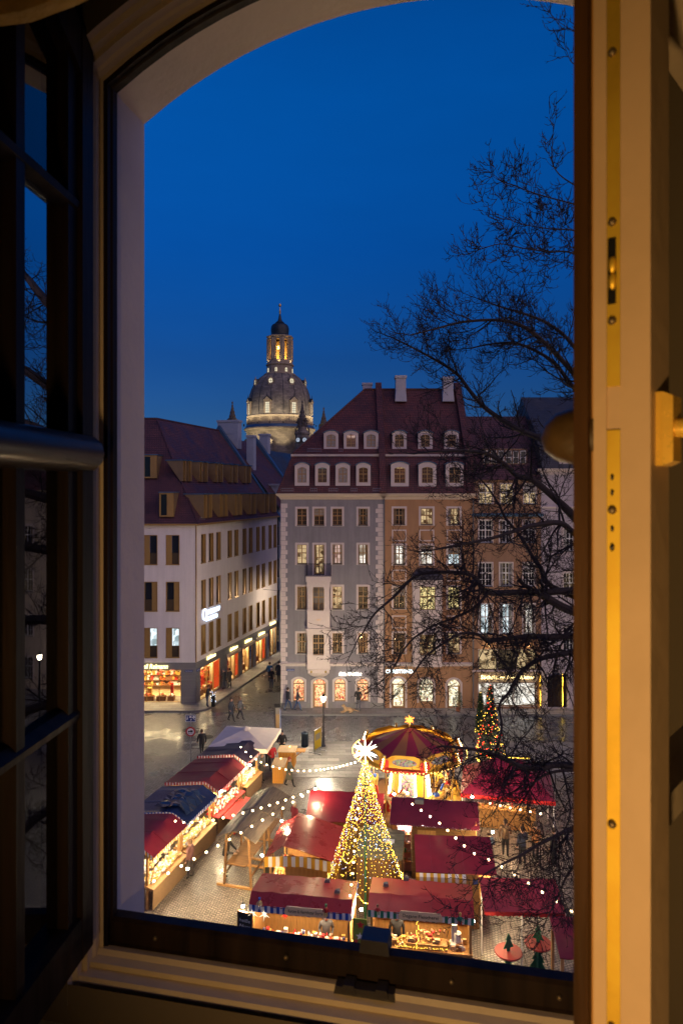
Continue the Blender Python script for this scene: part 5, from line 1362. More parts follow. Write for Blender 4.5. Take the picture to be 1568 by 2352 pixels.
mb.build('rib', M_leadroof, dm)
def on_dome(t, cy, add=0.0):
    for (a, b), (a2, b2) in zip(dome[:-1], dome[1:]):
        if b2 <= cy <= b: f = (b - cy) / (b - b2); r = kr(a + (a2 - a) * f) + add; break
    return Vector((r * math.cos(t), r * math.sin(t), kz(cy)))
M_litk = emit('church_window_lit', (1.0, .88, .62), .9)
for k in range(8):
    t = -math.pi / 2 - .28 + 2 * math.pi * k / 8
    Mr = Matrix.Rotation(t + math.pi / 2, 4, 'Z')
    # tall lower window with gabled hood
    dl = put('dormer', None, dm, M=Matrix.Translation(on_dome(t, 1740, .25)) @ Mr)
    h = kz(1590) - kz(1740)
    mb = MB(); mb.bx(-1.35, -.85, -.35, 1.5, 0, h + .6); mb.bx(.85, 1.35, -.35, 1.5, 0, h + .6); mb.prism([(-1.6, h + .6), (1.6, h + .6), (0, h + 2.0)], -.5, 3.2); mb.bx(-.85, .85, -.3, 1.4, h - .1, h + .6); mb.build('front', M_sand, dl)
    mb = MB(); mb.hexa([(-1.7, -.6, h + .62), (0, -.6, h + 2.1), (0, 3.4, h + 2.1), (-1.7, 3.4, h + .62), (-1.7, -.6, h + .8), (0, -.6, h + 2.28), (0, 3.4, h + 2.28), (-1.7, 3.4, h + .8)]); mb.hexa([(1.7, -.6, h + .62), (0, -.6, h + 2.1), (0, 3.4, h + 2.1), (1.7, 3.4, h + .62), (1.7, -.6, h + .8), (0, -.6, h + 2.28), (0, 3.4, h + 2.28), (1.7, 3.4, h + .8)]); mb.path([(0, -.3, h + 2.2), (0, -.3, h + 3.6)], [.16, .05], 6); mb.build('hood', M_leadroof, dl)
    mb = MB(); mb.poly([(-.85, .1, 0), (.85, .1, 0), (.85, .1, h), (-.85, .1, h)]); mb.build('pane', M_litk, dl)
    mb = MB(); mb.bx(-.05, .05, 0, .08, 0, h)
    for j in range(1, 5): mb.bx(-.85, .85, 0, .08, h * j / 5 - .05, h * j / 5 + .05)
    mb.build('glazing_bar', M_leadroof, dl)
    # small round window above
    du = put('dormer', None, dm, M=Matrix.Translation(on_dome(t + .03, 1330, -.35)) @ Mr)
    ring = [(1.05 * math.cos(a), -.3, 1.2 + 1.25 * math.sin(a)) for a in [2 * math.pi * j / 16 for j in range(17)]]
    mb = MB(); mb.path(ring, .28, 6, cap=False); mb.bx(-.9, .9, -.5, .8, -.5, .1); mb.path([(0, -.2, 2.4), (0, -.2, 3.5)], [.3, .08], 6); mb.lathe([(1.1, -.3), (1.1, 2.6)], 12, (0, 0, 1.2)) ; 
    mb2 = MB(); mb2.path(ring, .28, 6, cap=False); mb2.bx(-.9, .9, -.5, .8, -.5, .1); mb2.path([(0, -.2, 2.4), (0, -.2, 3.5)], [.3, .08], 6); mb2.build('surround', M_sand, du)
    mb = MB(); mb.poly([(.95 * math.cos(a), -.15, 1.2 + 1.15 * math.sin(a)) for a in [2 * math.pi * j / 14 for j in range(14)]]); mb.build('pane', M_litk, du)
    mb = MB(); mb.bx(-.07, .07, -.25, -.16, .1, 2.3); mb.bx(-.9, .9, -.25, -.16, 1.13, 1.27); mb.build('glazing_bar', M_leadroof, du)
    mb = MB(); A_ = [(1.2 * math.cos(a), 1.2 + 1.4 * math.sin(a)) for a in [math.pi * j / 8 for j in range(9)]]
    for a, b in zip(A_[:-1], A_[1:]): mb.poly([(a[0], -.3, a[1]), (b[0], -.3, b[1]), (b[0], 3.0, b[1]), (a[0], 3.0, a[1])])
    mb.build('hood', M_leadroof, du)
    # drum window with gable below the ledge
    if k % 2 == 0:
        dd = put('drum_gable', None, ch, M=Matrix.Translation(Vector((kr(476) * math.cos(t), kr(476) * math.sin(t), kz(2290)))) @ Mr)
        hh = kz(2130) - kz(2290)
        mb = MB(); mb.bx(-2.7, 2.7, -1.6, 1.0, 0, hh); mb.prism([(-3.1, hh), (3.1, hh), (0, hh + 2.0)], -1.7, 1.0); mb.build('front', M_sandd, dd)
        mb = MB(); mb.bx(-1.2, 1.2, -1.7, -1.62, .3, hh - .4); mb.build('pane', emit('church_window_dim', (1, .7, .35), .18), dd)
# lantern
mb = MB(); mb.lathe([(kr(a), kz(b)) for a, b in ((228, 1158), (228, 1145), (208, 1135), (190, 1132), (188, 1030), (200, 1022), (204, 1012), (196, 1005), (186, 1000), (184, 960), (178, 950), (10, 950))], 16, a0=math.pi / 16); mb.build('lantern_base', M_sand, ch)
for k in range(8):
    t = -math.pi / 2 - .20 + 2 * math.pi * k / 8; r = kr(189); mb = MB(); c = Vector((r * math.cos(t), r * math.sin(t), kz(1125))); M = Matrix.Translation(c) @ Matrix.Rotation(t + math.pi / 2, 4, 'Z'); mb.prism([(-.42, 0), (-.42, 1.2), (-.2, 1.55), (.2, 1.55), (.42, 1.2), (.42, 0)], -.12, .1, 0, M); mb.bx(-.05, .05, -.2, -.12, 0, 1.5, 1, M); mb.bx(-.42, .42, -.2, -.12, .7, .8, 1, M); mb.build('lantern_window', [M_litk, M_leadroof], ch)
zl0, zl1 = kz(950), kz(640)
for k in range(8):
    t = 2 * math.pi * k / 8 + math.pi / 8 - .12; r = kr(160); c = Vector((r * math.cos(t), r * math.sin(t), 0)); M = Matrix.Translation(c) @ Matrix.Rotation(t, 4, 'Z')
    mb = MB(); mb.bx(-.55, .45, -.95, .95, zl0, zl1, 0, M); mb.path([tuple(M @ Vector((.55, 0, zl0))), tuple(M @ Vector((.55, 0, zl1)))], .38, 8); mb.build('pier', M_sand, ch)
    t2 = t + math.pi / 8; M2 = Matrix.Translation((kr(142) * math.cos(t2), kr(142) * math.sin(t2), 0)) @ Matrix.Rotation(t2 + math.pi / 2, 4, 'Z')
    mb = MB(); P = arch_pts(2.2, 8.2, .95)
    for a, b in zip(P[1:-2], P[2:-1]): mb.hexa([tuple(M2 @ Vector(q)) for q in ((a[0], -.3, zl0 + a[1]), (b[0], -.3, zl0 + b[1]), (b[0], .3, zl0 + b[1]), (a[0], .3, zl0 + a[1]), (a[0], -.3, zl1), (b[0], -.3, zl1), (b[0], .3, zl1), (a[0], .3, zl1))])
    mb.build('arch', M_sand, ch)
mb = MB(); mb.lathe([(kr(175), zl1 - .05), (kr(182), kz(632)), (kr(196), kz(620)), (kr(198), kz(604)), (kr(170), kz(600)), (.1, kz(600))], 8, a0=math.pi / 8 - .12); mb.build('lantern_cornice', M_sand, ch)
mb = MB(); mb.lathe([(kr(a), kz(b)) for a, b in ((150, 600), (140, 585), (126, 570), (130, 520), (131, 490), (124, 455), (108, 430), (80, 415), (62, 412), (68, 404), (58, 392), (34, 372), (24, 345), (16, 300), (10, 275))], 24); mb.build('cupola', M_leadroof, ch, True)
mb = MB(); mb.lathe([(.25, kz(275)), (.3, kz(262)), (.42, kz(250)), (.30, kz(240)), (.42, kz(230)), (.22, kz(215)), (.12, kz(185)), (.1, kz(165))], 10)
mb.ball((0, 0, kz(148)), .62, 10, 7); mb.bx(-.08, .08, -.08, .08, kz(150), kz(118)); mb.bx(-.45, .45, -.07, .07, kz(136), kz(130)); mb.build('gilded_cross', mat('gilding', (.75, .5, .2), .3, .9), ch, True)
def star(c, r0, r1, n1=5, seed=1, rays=None):
    mb = MB(); c = Vector(c); rr = random.Random(seed)
    g_ = (1 + 5 ** .5) / 2
    dirs = [Vector(v).normalized() for v in [(0, 1, g_), (0, -1, g_), (0, 1, -g_), (0, -1, -g_), (1, g_, 0), (-1, g_, 0), (1, -g_, 0), (-1, -g_, 0), (g_, 0, 1), (-g_, 0, 1), (g_, 0, -1), (-g_, 0, -1)] + [(a, b, d) for a in (1, -1) for b in (1, -1) for d in (1, -1)] + [(0, a / g_, b * g_) for a in (1, -1) for b in (1, -1)] + [(a / g_, b * g_, 0) for a in (1, -1) for b in (1, -1)] + [(a * g_, 0, b / g_) for a in (1, -1) for b in (1, -1)]]
    if rays: dirs = dirs[:rays]
    for d in dirs:
        a = d.orthogonal().normalized(); b = d.cross(a); tip = c + d * r1; base = [c + d * r0 * .7 + (a * math.cos(2 * math.pi * j / 4) + b * math.sin(2 * math.pi * j / 4)) * r0 * .34 for j in range(4)]
        for j in range(4): mb.poly([base[j], base[(j + 1) % 4], tip])
    mb.ball(c, r0 * .75, 8, 6)
    return mb
star((0, -2.0, kz(772)), .5, 1.25).build('star', emit('church_star', (1.0, .62, .12), 10), ch)
lamp('lantern_light', 'POINT', (0, 0, kz(930)), 3600, (1.0, .52, .10), ch, .6)
# floodlights standing on the ledge and on the roofs round the dome
for k in range(10):
    t = -math.pi / 2 + (k - 4.5) * .36
    mb = MB(); r = kr(520); c = Vector((r * math.cos(t), r * math.sin(t), kz(1880))); mb.bx(-.25, .25, -.2, .2, -.2, .25, 0, Matrix.Translation(c)); fx = mb.build('floodlight', M_black, ch)
    L = lamp('flood', 'SPOT', c + Vector((math.cos(t) * 2.2, math.sin(t) * 2.2, .4)), 1500, (1.0, .84, .60), ch, .4, spot=R(110), blend=.8); aim(L, Vector((-math.cos(t) * .55, -math.sin(t) * .55, 1.0)))
    L = lamp('flood', 'SPOT', Vector((math.cos(t) * 17.5, math.sin(t) * 17.5, kz(2150))), 1500, (1.0, .78, .46), ch, .4, spot=R(120), blend=.8); aim(L, Vector((-math.cos(t) * .9, -math.sin(t) * .9, .75)))
for k in range(6):
    t = 2 * math.pi * k / 6 - .5; L = lamp('flood', 'SPOT', (kr(200) * math.cos(t), kr(200) * math.sin(t), kz(995)), 260, (1, .78, .45), ch, .2, spot=R(100), blend=.8); aim(L, (-math.cos(t) * .25, -math.sin(t) * .25, 1))
# stair turrets
def turret(dx, dy, ztop, label, clock=False):
    tr = thing('stair_turret', label, 'church turret', (KX + dx, KY + dy, 0), 0, 'church stair turrets')
    s = 1.0
    Z = lambda f: ztop - f
    mb = MB(); mb.lathe([(2.6, Z(40)), (2.6, Z(13.2)), (3.0, Z(12.9)), (3.0, Z(12.4)), (2.2, Z(12.0)), (1.6, Z(11.0)), (1.5, Z(10.2))], 8); mb.build('shaft', M_sandd, tr)
    mb = MB()
    for k in range(4):
        t = math.pi / 2 * k + .45; ring = [(1.75 * math.cos(t) + .62 * math.cos(a) * -math.sin(t), 1.75 * math.sin(t) + .62 * math.cos(a) * math.cos(t), Z(8.2) + .85 * math.sin(a)) for a in [2 * math.pi * j / 12 for j in range(13)]]
        mb.path(ring, .24, 5, cap=False)
        P = [(2.6, 12.3), (2.7, 11.2), (2.2, 10.3), (1.9, 9.6)]; mb.path([(r * math.cos(t + .78), r * math.sin(t + .78), Z(f)) for r, f in P], [.35, .3, .25, .3], 5)
    mb.lathe([(1.5, Z(10.2)), (1.7, Z(9.6)), (1.5, Z(8.2)), (1.7, Z(7.0)), (1.25, Z(6.7)), (1.35, Z(6.3)), (.9, Z(5.0)), (1.0, Z(4.7)), (.55, Z(3.6)), (.65, Z(3.4)), (.3, Z(2.2)), (.45, Z(2.0)), (.2, Z(1.6)), (.15, Z(1.2))], 8); mb.ball((0, 0, Z(.9)), .38, 8, 5); mb.path([(0, 0, Z(.7)), (0, 0, ztop)], [.18, .05], 5); mb.build('spire', mat('dark_weathered_stone', (.10, .085, .07), .85, var=.4, vscale=.8), tr)
    if clock:
        for t in (-math.pi / 2 - .5, -math.pi / 2 + .35):
            M = Matrix.Translation((2.7 * math.cos(t), 2.7 * math.sin(t), Z(15.2))) @ Matrix.Rotation(t + math.pi / 2, 4, 'Z')
            mb = MB(); mb.prism([(1.1 * math.cos(a), 1.1 * math.sin(a)) for a in [2 * math.pi * j / 16 for j in range(16)]], -.3, .0, 0, M); mb.prism([(.8 * math.cos(a), .8 * math.sin(a)) for a in [2 * math.pi * j / 16 for j in range(16)]], -.36, -.3, 1, M); mb.bx(-.06, .06, -.40, -.37, 0, .6, 0, M); mb.bx(-.4, 0, -.40, -.37, -.05, .05, 0, M)
            mb.build('clock', [M_leadroof, emit('clock_face', (.7, .8, 1.0), .5)], tr)
turret(10.4 * .94, -16, 17 + (1126 - 918) * .1626, 'stone stair turret with clock faces in front of the dome', True)
turret(17.2, 6, 17 + (1126 - 934) * .1767, 'stone stair turret right of the dome, above the grey house roof')
turret(-18.2, -4, 17 + (1126 - 920) * .1703, 'stone stair turret left of the dome behind white chimneys')
# ================================================================== the Christmas market
M_woodw = wood_mat('market_pine', (0.42, 0.22, 0.075), .55, 4, 2, .25)
M_woodd = wood_mat('market_pine_dark', (0.17, 0.085, 0.03), .6, 4, 0, .3)
M_woodgrey = wood_mat('weathered_boards', (0.115, 0.088, 0.066), .6, 4, 1, .35)
def tarp(name, col, rough=.40): return mat(name, col, rough, var=.22, vscale=1.3, bump=.10, bscale=2.2, spec=.45, rvar=.06)
T_red = tarp('tarp_red', (0.33, 0.022, 0.022)); T_red2 = tarp('tarp_dark_red', (0.20, 0.014, 0.022)); T_wine = tarp('tarp_wine', (0.115, 0.010, 0.022))
T_blue = tarp('tarp_blue', (0.02, 0.035, 0.10), .22); T_purple = tarp('tarp_aubergine', (0.035, 0.022, 0.05)); T_rose = tarp('tarp_rose', (0.36, 0.035, 0.045), .5)
T_brick = tarp('tarp_brick_red', (0.27, 0.024, 0.024), .28)
C_white = mat('cloth_white', (.72, .70, .66), .8); C_blue = mat('cloth_blue', (.02, .07, .33), .8); C_green = mat('cloth_green', (.01, .16, .10), .8); C_yel = mat('cloth_yellow', (.62, .33, .02), .8); C_red = mat('cloth_red', (.42, .015, .015), .8)
M_boardsign = wood_mat('sign_board', (.78, .58, .32), .6, 3, 0, .15)
M_ink = mat('sign_ink', (.06, .03, .015), .7)
E_bulb = emit('market_bulb', (1.0, .74, .38), 16)
E_big = emit('market_lamp', (1.0, .86, .62), 120)
E_fairy = emit('fairy_gold', (1.0, .60, .07), 6); E_fairyb = emit('fairy_blue_white', (.55, .7, 1.0), 4); E_fairyr = emit('fairy_red', (1.0, .05, .02), 9)
E_tube = emit('stall_tube', (1.0, .70, .34), 26)
GOODS = [mat('ware_white', (.8, .76, .68), .6), mat('ware_straw', (.62, .42, .18), .7), mat('ware_red', (.5, .03, .03), .5), mat('ware_brown', (.25, .12, .05), .6), mat('ware_blue', (.08, .1, .35), .5), mat('ware_green', (.06, .2, .07), .6), mat('ware_gold', (.6, .4, .1), .35)]

def roof_sheet(prof, W, along='y', D=2.0, n=10, th=.03, sag=.04, seed=1, W1=None, skew=0.0):
    """tarpaulin over a frame: profile + sag and small rucks"""
    rr = random.Random(seed); mb = MB(); top = []
    m = len(prof)
    fine = []
    for k in range(m - 1):
        for j in range(3): t = j / 3; fine.append((prof[k][0] + (prof[k + 1][0] - prof[k][0]) * t, prof[k][1] + (prof[k + 1][1] - prof[k][1]) * t, j))
    fine.append((*prof[-1], 0))
    L = W if along == 'y' else D
    for i in range(n + 1):
        s = L * i / n; row = []
        for (a, z, j) in fine:
            dz = -sag * (math.sin(math.pi * (i % 2) * 1.0) if False else (1 if i % 2 else 0)) * (1 if j else .35) + rr.uniform(-.018, .018)
            x, y = (s, a) if along == 'y' else (a, s)
            row.append(Vector((x + skew * y, y, z + dz)))
        top.append(row)
    e = Vector((0, 0, -th)); k = len(fine)
    for i in range(n):
        for j in range(k - 1):
            mb.poly([top[i][j], top[i + 1][j], top[i + 1][j + 1], top[i][j + 1]]); mb.poly([top[i][j] + e, top[i][j + 1] + e, top[i + 1][j + 1] + e, top[i + 1][j] + e])
    for i in range(n):
        for j in (0, k - 1): mb.poly([top[i][j], top[i + 1][j], top[i + 1][j] + e, top[i][j] + e])
    for j in range(k - 1):
        for i in (0, n): mb.poly([top[i][j], top[i][j + 1], top[i][j + 1] + e, top[i][j] + e])
    return mb
def seams(parent, prof, W, mtl, along='y', D=0, fs=(.2, .4, .6, .8)):
    """welded seams and a hemmed rope edge on the tarpaulin"""
    for f in fs:
        P = [((W * f, a, z + .006) if along == 'y' else (a, D * f, z + .006)) for a, z in prof]
        MB().path(P, .011, 5).build('seam', mtl, parent)
def valance(parent, pts, h, m1, m2, step=.11, seed=3, name='valance', wave=.012, scallop=False):
    """striped cloth skirt hung from a line of points"""
    mb = MB(); rr = random.Random(seed); k = 0
    for a, b in zip(pts[:-1], pts[1:]):
        a, b = Vector(a), Vector(b); L = (b - a).length; n = max(1, int(round(L / step)))
        nrm = Vector((b.y - a.y, a.x - b.x, 0)); nrm = nrm.normalized() if nrm.length > 1e-6 else Vector((0, -1, 0))
        o0 = 0.0
        for i in range(n):
            p, q = a + (b - a) * i / n, a + (b - a) * (i + 1) / n; o1 = rr.uniform(-wave, wave) * 2
            d0, d1 = Vector((0, 0, -h)) + nrm * o0, Vector((0, 0, -h)) + nrm * o1
            if scallop: md = (p + q) / 2 + Vector((0, 0, -h * 1.25)); mb.poly([p, q, q + d1, md, p + d0], k % 2)
            else: mb.poly([p, q, q + d1, p + d0], k % 2)
            o0 = o1; k += 1
    return mb.build(name, [m1, m2], parent)
def goods(parent, x0, x1, y0, y1, z, n, seed, pal=(0, 0, 1, 2, 6), hmax=.22, tiers=1):
    rr = random.Random(seed); mb = MB()
    for _ in range(n):
        x, y = rr.uniform(x0, x1), rr.uniform(y0, y1); q_ = rr.uniform(.5, .95); zz = z + (y - min(y0, y1)) / max(.01, abs(y1 - y0)) * .25 * (tiers - 1); m = rr.choice(pal); t = rr.random()
        if t < .4: w, d, h = q_ * rr.uniform(.04, .10), q_ * rr.uniform(.04, .08), q_ * rr.uniform(.05, hmax); mb.bx(x - w, x + w, y - d, y + d, zz, zz + h, m)
        elif t < .75: r_ = q_ * rr.uniform(.04, .075); mb.ball((x, y, zz + r_), r_, 7, 5, m)
        else: h = q_ * rr.uniform(.12, hmax + .12); mb.lathe([(.001, 0), (.05 * q_, 0), (.04 * q_, h * .4), (.06 * q_, h * .6), (.02 * q_, h * .8), (.035 * q_, h * .9), (.001, h)], 7, (x, y, zz), m)
    return stuff(mb.build('goods', GOODS, parent))
def planks(parent, x0, x1, y, z0, z1, n, mtl, axis='x', th=.03, name='plank', horizontal=False):
    """boarded wall, every board its own piece"""
    if horizontal:
        h = (z1 - z0) / n; me = MB().bx(0, x1 - x0, 0, th, .004, h - .004).mesh(name, mtl)
        for k in range(n): put(name, me, parent, (x0, y + (k % 2) * .004, z0 + k * h))
    else:
        w = (x1 - x0) / n; me = MB().bx(.003, w - .003, 0, th, 0, z1 - z0).mesh(name, mtl)
        for k in range(n): put(name, me, parent, (x0 + k * w, y + (k % 2) * .005, z0))
def post(parent, x, y, z0, z1, w=.045, m=None): MB().bx(x - w, x + w, y - w, y + w, z0, z1).build('post', m or M_woodw, parent)
def stall_root(label, x, y, deg, group='market stalls'): return thing('market_stall', label, 'market stall', (x, y, 0), R(deg), group)

# ---- the two front stalls -------------------------------------------------------
def front_stall(label, x, y, deg, W, prof, tm, v1, v2, sign, seed, warm, pal):
    s = stall_root(label, x, y, deg); D = prof[-1][0]
    rf_ = roof_sheet(prof, W, 'y', seed=seed).build('roof', tm, s, True); seams(rf_, prof, W, tm, fs=(.2, .6))
    valance(s, [(0, D, prof[-1][1]), (0, 0, prof[0][1]), (W, 0, prof[0][1]), (W, D, prof[-1][1])], .24, v1, v2)
    for xx in (.12, W - .12):
        post(s, xx, .22, 0, prof[0][1]); post(s, xx, D - .1, 0, prof[-1][1] - .03)
    planks(s, .15, W - .15, D - .08, .1, 2.3, 14, M_woodw)
    for xx in (.10, W - .14): MB().bx(xx, xx + .03, .3, D - .1, .1, 2.3).build('side_wall', M_woodw, s)
    c = MB(); c.bx(.05, W - .05, .12, .75, .90, .95); ct = c.build('counter', M_woodw, s)
    w_ = (W - .2) / 9; me = MB().bx(.004, w_ - .004, 0, .03, 0, .9).mesh('plank', M_woodw)
    for k in range(9): put('plank', me, ct, (.1 + k * w_, .2, 0))
    b = MB(); L = W * .40; x0 = W * .36 if sign.startswith('K') else W * .30
    zz = prof[0][1]
    b.prism([(x0, zz - .19), (x0 + L, zz - .19), (x0 + L + .03, zz - .12), (x0 + L, zz - .0), (x0 + L - .06, zz + .10), (x0 + .06, zz + .10), (x0, zz), (x0 - .03, zz - .1)], -.07, -.035); sb = b.build('sign_board', M_boardsign, s)
    lettering(sign, .17, M_ink, sb, (x0 + L / 2, -.074, zz - .055), depth=.006, width=L * .84)
    t = MB(); t.bx(.3, W - .3, .5, .56, 2.22, 2.26); t.build('lamp_tube', E_tube, s)
    L_ = lamp('stall_light', 'AREA', (W / 2, .7, 2.2), warm * 4, (1.0, .74, .42), s, 1.2); L_.data.shape = 'RECTANGLE'; L_.data.size = W * .8; L_.data.size_y = .3
    L_.data.use_shadow = True
    goods(ct, .3, W - .3, .2, .7, .95, 190, seed + 5, pal, .25)
    sh = MB(); 
    for z in (1.25, 1.65): sh.bx(.25, W - .25, D - .34, D - .09, z - .025, z)
    st = sh.build('shelf', M_woodw, s)
    for z in (1.25, 1.65): goods(st, .3, W - .3, D - .3, D - .14, z, 46, seed + int(z * 10), pal, .2)
    return s
sA = front_stall('red roofed stall with blue and white valance selling candles and paper stars', -3.28, 24.23, -8.6, 3.67, [(0, 2.3), (.34, 2.6), (1.85, 2.40)], T_brick, C_blue, C_white, 'Kerzen & Herrnhuter Sterne', 11, 26, (0, 0, 0, 2, 2, 4, 6))
sB = front_stall('red roofed butcher stall with green and white valance and sausage display', .92, 23.92, -7.8, 3.66, [(0, 2.3), (.52, 2.62), (1.78, 2.46)], T_red, C_green, C_white, 'Degane Fleischerei', 12, 26, (1, 1, 6, 3, 6, 0))
# display case and fairy lights of the butcher
mb = MB(); mb.bx(1.35, 2.75, .2, .62, .96, 1.12); dc = mb.build('display_case', M_woodw, sB)
mb = MB(); mb.poly([(1.35, .2, 1.12), (2.75, .2, 1.12), (2.75, .34, 1.5), (1.35, .34, 1.5)]); mb.build('glass_front', M_clear, dc)
goods(dc, 1.4, 2.7, .3, .6, 1.12, 40, 77, (1, 6, 3, 1, 2), .12, 2)
mb = MB(); rr = random.Random(4)
for k in range(26): mb.ball((1.72 + rr.uniform(-.05, .05), .14, 1.0 + k * .045), .014, 5, 3)
for k in range(30): mb.ball((.95 + k * .062 + rr.uniform(-.02, .02), .16, 1.0 + rr.uniform(0, .06)), .013, 5, 3)
stuff(mb.build('fairy_lights', E_fairy, sB))
mb = MB(); mb.bx(2.85, 3.3, .3, .62, .95, 1.12); mb.bx(2.9, 3.1, .5, .56, 1.12, 1.7); mb.lathe([(.001, 0), (.13, 0), (.13, .3), (.001, .3)], 12, (3.12, .5, 1.15)); mb.build('slicer', mat('steel_white', (.7, .7, .68), .35, .2), sB)
# nutcracker and other carved figures standing on the stall fronts
def figure(parent, x, y, z, h, cols, name='carved_figure'):
    mb = MB(); s = h
    for sx in (-1, 1): mb.bx(x + sx * .10 * s - .05 * s, x + sx * .10 * s + .05 * s, y - .05 * s, y + .06 * s, z, z + .34 * s, 0)
    mb.lathe([(.14 * s, .34 * s), (.17 * s, .45 * s), (.15 * s, .62 * s), (.06 * s, .68 * s)], 8, (x, y, z), 1); mb.ball((x, y, z + .75 * s), .095 * s, 8, 6, 2)
    mb.lathe([(.10 * s, .80 * s), (.115 * s, .98 * s), (.02 * s, 1.0 * s)], 8, (x, y, z), 3)
    for sx in (-1, 1): mb.path([(x + sx * .15 * s, y, z + .6 * s), (x + sx * .24 * s, y - .03 * s, z + .46 * s), (x + sx * .2 * s, y - .1 * s, z + .38 * s)], .045 * s, 5, 1)
    return mb.build(name, cols, parent)
figure(sA, 2.78, -.06, 2.18, .42, [GOODS[6], C_red, GOODS[1], GOODS[5]], 'nutcracker'); figure(sA, .40, -.06, 2.2, .42, [C_white, GOODS[1], GOODS[1], C_blue])
figure(sB, .35, -.06, 2.2, .36, [GOODS[5], GOODS[2], GOODS[1], GOODS[3]]); figure(sB, 3.18, -.06, 2.08, .42, [GOODS[2], C_green, GOODS[1], GOODS[6]])
for x in (.12, .55):  # straw stars over the corner post
    star((x, .05, 1.98), .07, .24, rays=12).build('paper_star', emit('paper_star_white', (1.0, .85, .6), 1.6), sA)
star((1.25, .2, 1.92), .06, .15, rays=16).build('paper_star', emit('paper_star_red', (1.0, .04, .02), 1.5), sA)
# chalk board and painted panel beside the stalls
cb = thing('chalkboard', 'black chalkboard leaning at the corner of the candle stall', 'sign board', (-3.42, 24.25, 0), R(-20))
mb = MB(); mb.bx(-.27, .27, -.02, .02, .9, 1.98); mb.build('board', mat('chalkboard', (.012, .014, .013), .7), cb); mb = MB(); mb.bx(-.30, -.27, -.03, .03, 0, 2.0); mb.bx(.27, .30, -.03, .03, 0, 2.0); mb.bx(-.27, .27, -.03, .03, 1.98, 2.02); mb.bx(-.27, .27, -.03, .03, .86, .9); mb.build('frame', M_woodd, cb)
for z, t in ((1.72, 'heiße'), (1.52, 'Nuss'), (1.28, 'SUPPEN')): lettering(t, .17, mat('chalk', (.6, .6, .58), .9), cb, (0, -.024, z), depth=.004, width=.42, shear=.1)
pn = thing('painted_panel', 'green panel with red and white stars between the two front stalls', 'panel', (.42, 23.75, 0), R(-8))
mb = MB(); mb.bx(-.02, .46, 0, .04, .1, 2.1); mb.build('board', mat('lime_paint', (.20, .26, .03), .6), pn)
def flat_star(parent, x, z, r, m, y=-.012, n=5):
    mb = MB(); mb.prism([((r if k % 2 == 0 else r * .42) * math.sin(math.pi * k / n) + x, (r if k % 2 == 0 else r * .42) * math.cos(math.pi * k / n) + z) for k in range(2 * n)], y, y + .012); mb.build('star', m, parent)
for x, z, r, m in ((.24, 1.9, .15, GOODS[2]), (.22, 1.5, .14, GOODS[0]), (.08, 1.32, .10, GOODS[2]), (.37, 1.25, .09, GOODS[2]), (.15, .9, .12, GOODS[0]), (.3, .6, .12, GOODS[2])): flat_star(pn, x, z, r, m)
yb = thing('bench_table', 'yellow table top just beyond the window rail by the chalkboard', 'table', (-4.3, 24.0, 0), R(-8))
mb = MB(); mb.bx(-.6, .7, 0, .5, .98, 1.03); mb.build('top', mat('yellow_table', (.6, .38, .03), .6), yb)
for x in (-.5, .6):
    for y in (.06, .44): MB().bx(x - .03, x + .03, y - .03, y + .03, 0, .98).build('leg', M_woodd, yb)
# stones weighing down the tarps
for lab, par, x, y, z in (('grey stone weighing down the candle stall roof near its back edge', sA, 2.55, 1.55, 2.44), ('grey stone weighing down the candle stall roof near its crease', sA, 3.05, .75, 2.56), ('grey stone on the butcher roof near its left corner', sB, .55, 1.1, 2.56), ('grey stone on the butcher roof near its back middle', sB, 1.25, 1.7, 2.48)):
    rs = random.Random(int(x * 100)); mb = MB(); mb.hexa([(-.10 + rs.uniform(-.02, .02), -.07, 0), (.10, -.07, 0), (.11, .07, 0), (-.09, .08, 0), (-.08, -.05, .11), (.08, -.06, .09), (.08, .05, .12), (-.07, .06, .10)])
    wpos = par.matrix_basis @ Vector((x, y, z)); tag(mb.build('ballast_stone', mat('ballast', (.13, .12, .12), .8, var=.2), None, False, wpos), lab, 'stone', 'stones on the stall roofs')

# ---- stalls of the middle ------------------------------------------------------
s = stall_root('glossy red gabled stall roof with yellow striped skirt left of the light tree', -3.1, 27.55, -9)
roof_sheet([(0, 2.2), (.78, 2.72), (1.6, 2.55), (3.02, 2.2)], 0, 'x', 2.9, 7, seed=21).build('roof', T_brick, s, True)
valance(s, [(0, 0, 2.2), (.78, -.02, 2.30), (1.6, 0, 2.34), (3.02, 0, 2.2)], .42, C_yel, C_white, .16, name='valance')
valance(s, [(0, 2.9, 2.2), (0, 0, 2.2)], .2, C_yel, C_white, .13)
for x, y in ((.2, .2), (2.9, .2), (.2, 2.7), (2.9, 2.7)): post(s, x, y, 0, 2.2)
planks(s, .8, 2.9, .22, 0, 2.2, 12, M_woodw); planks(s, .3, 2.9, 2.7, 0, 2.2, 14, M_woodw)
MB().bx(2.86, 2.9, .25, 2.7, 0, 2.2).build('side_wall', M_woodw, s)
ct = MB().bx(.05, .6, .3, 2.6, .9, .95).build('counter', M_woodw, s); goods(ct, .1, .5, .4, 2.5, .95, 40, 31)
MB().bx(1.5, 2.3, .10, .2, .3, 1.05).build('red_cloth', C_red, s)
lamp('stall_light', 'POINT', (.5, 1.5, 2.0), 90, (1, .7, .38), s, .1)

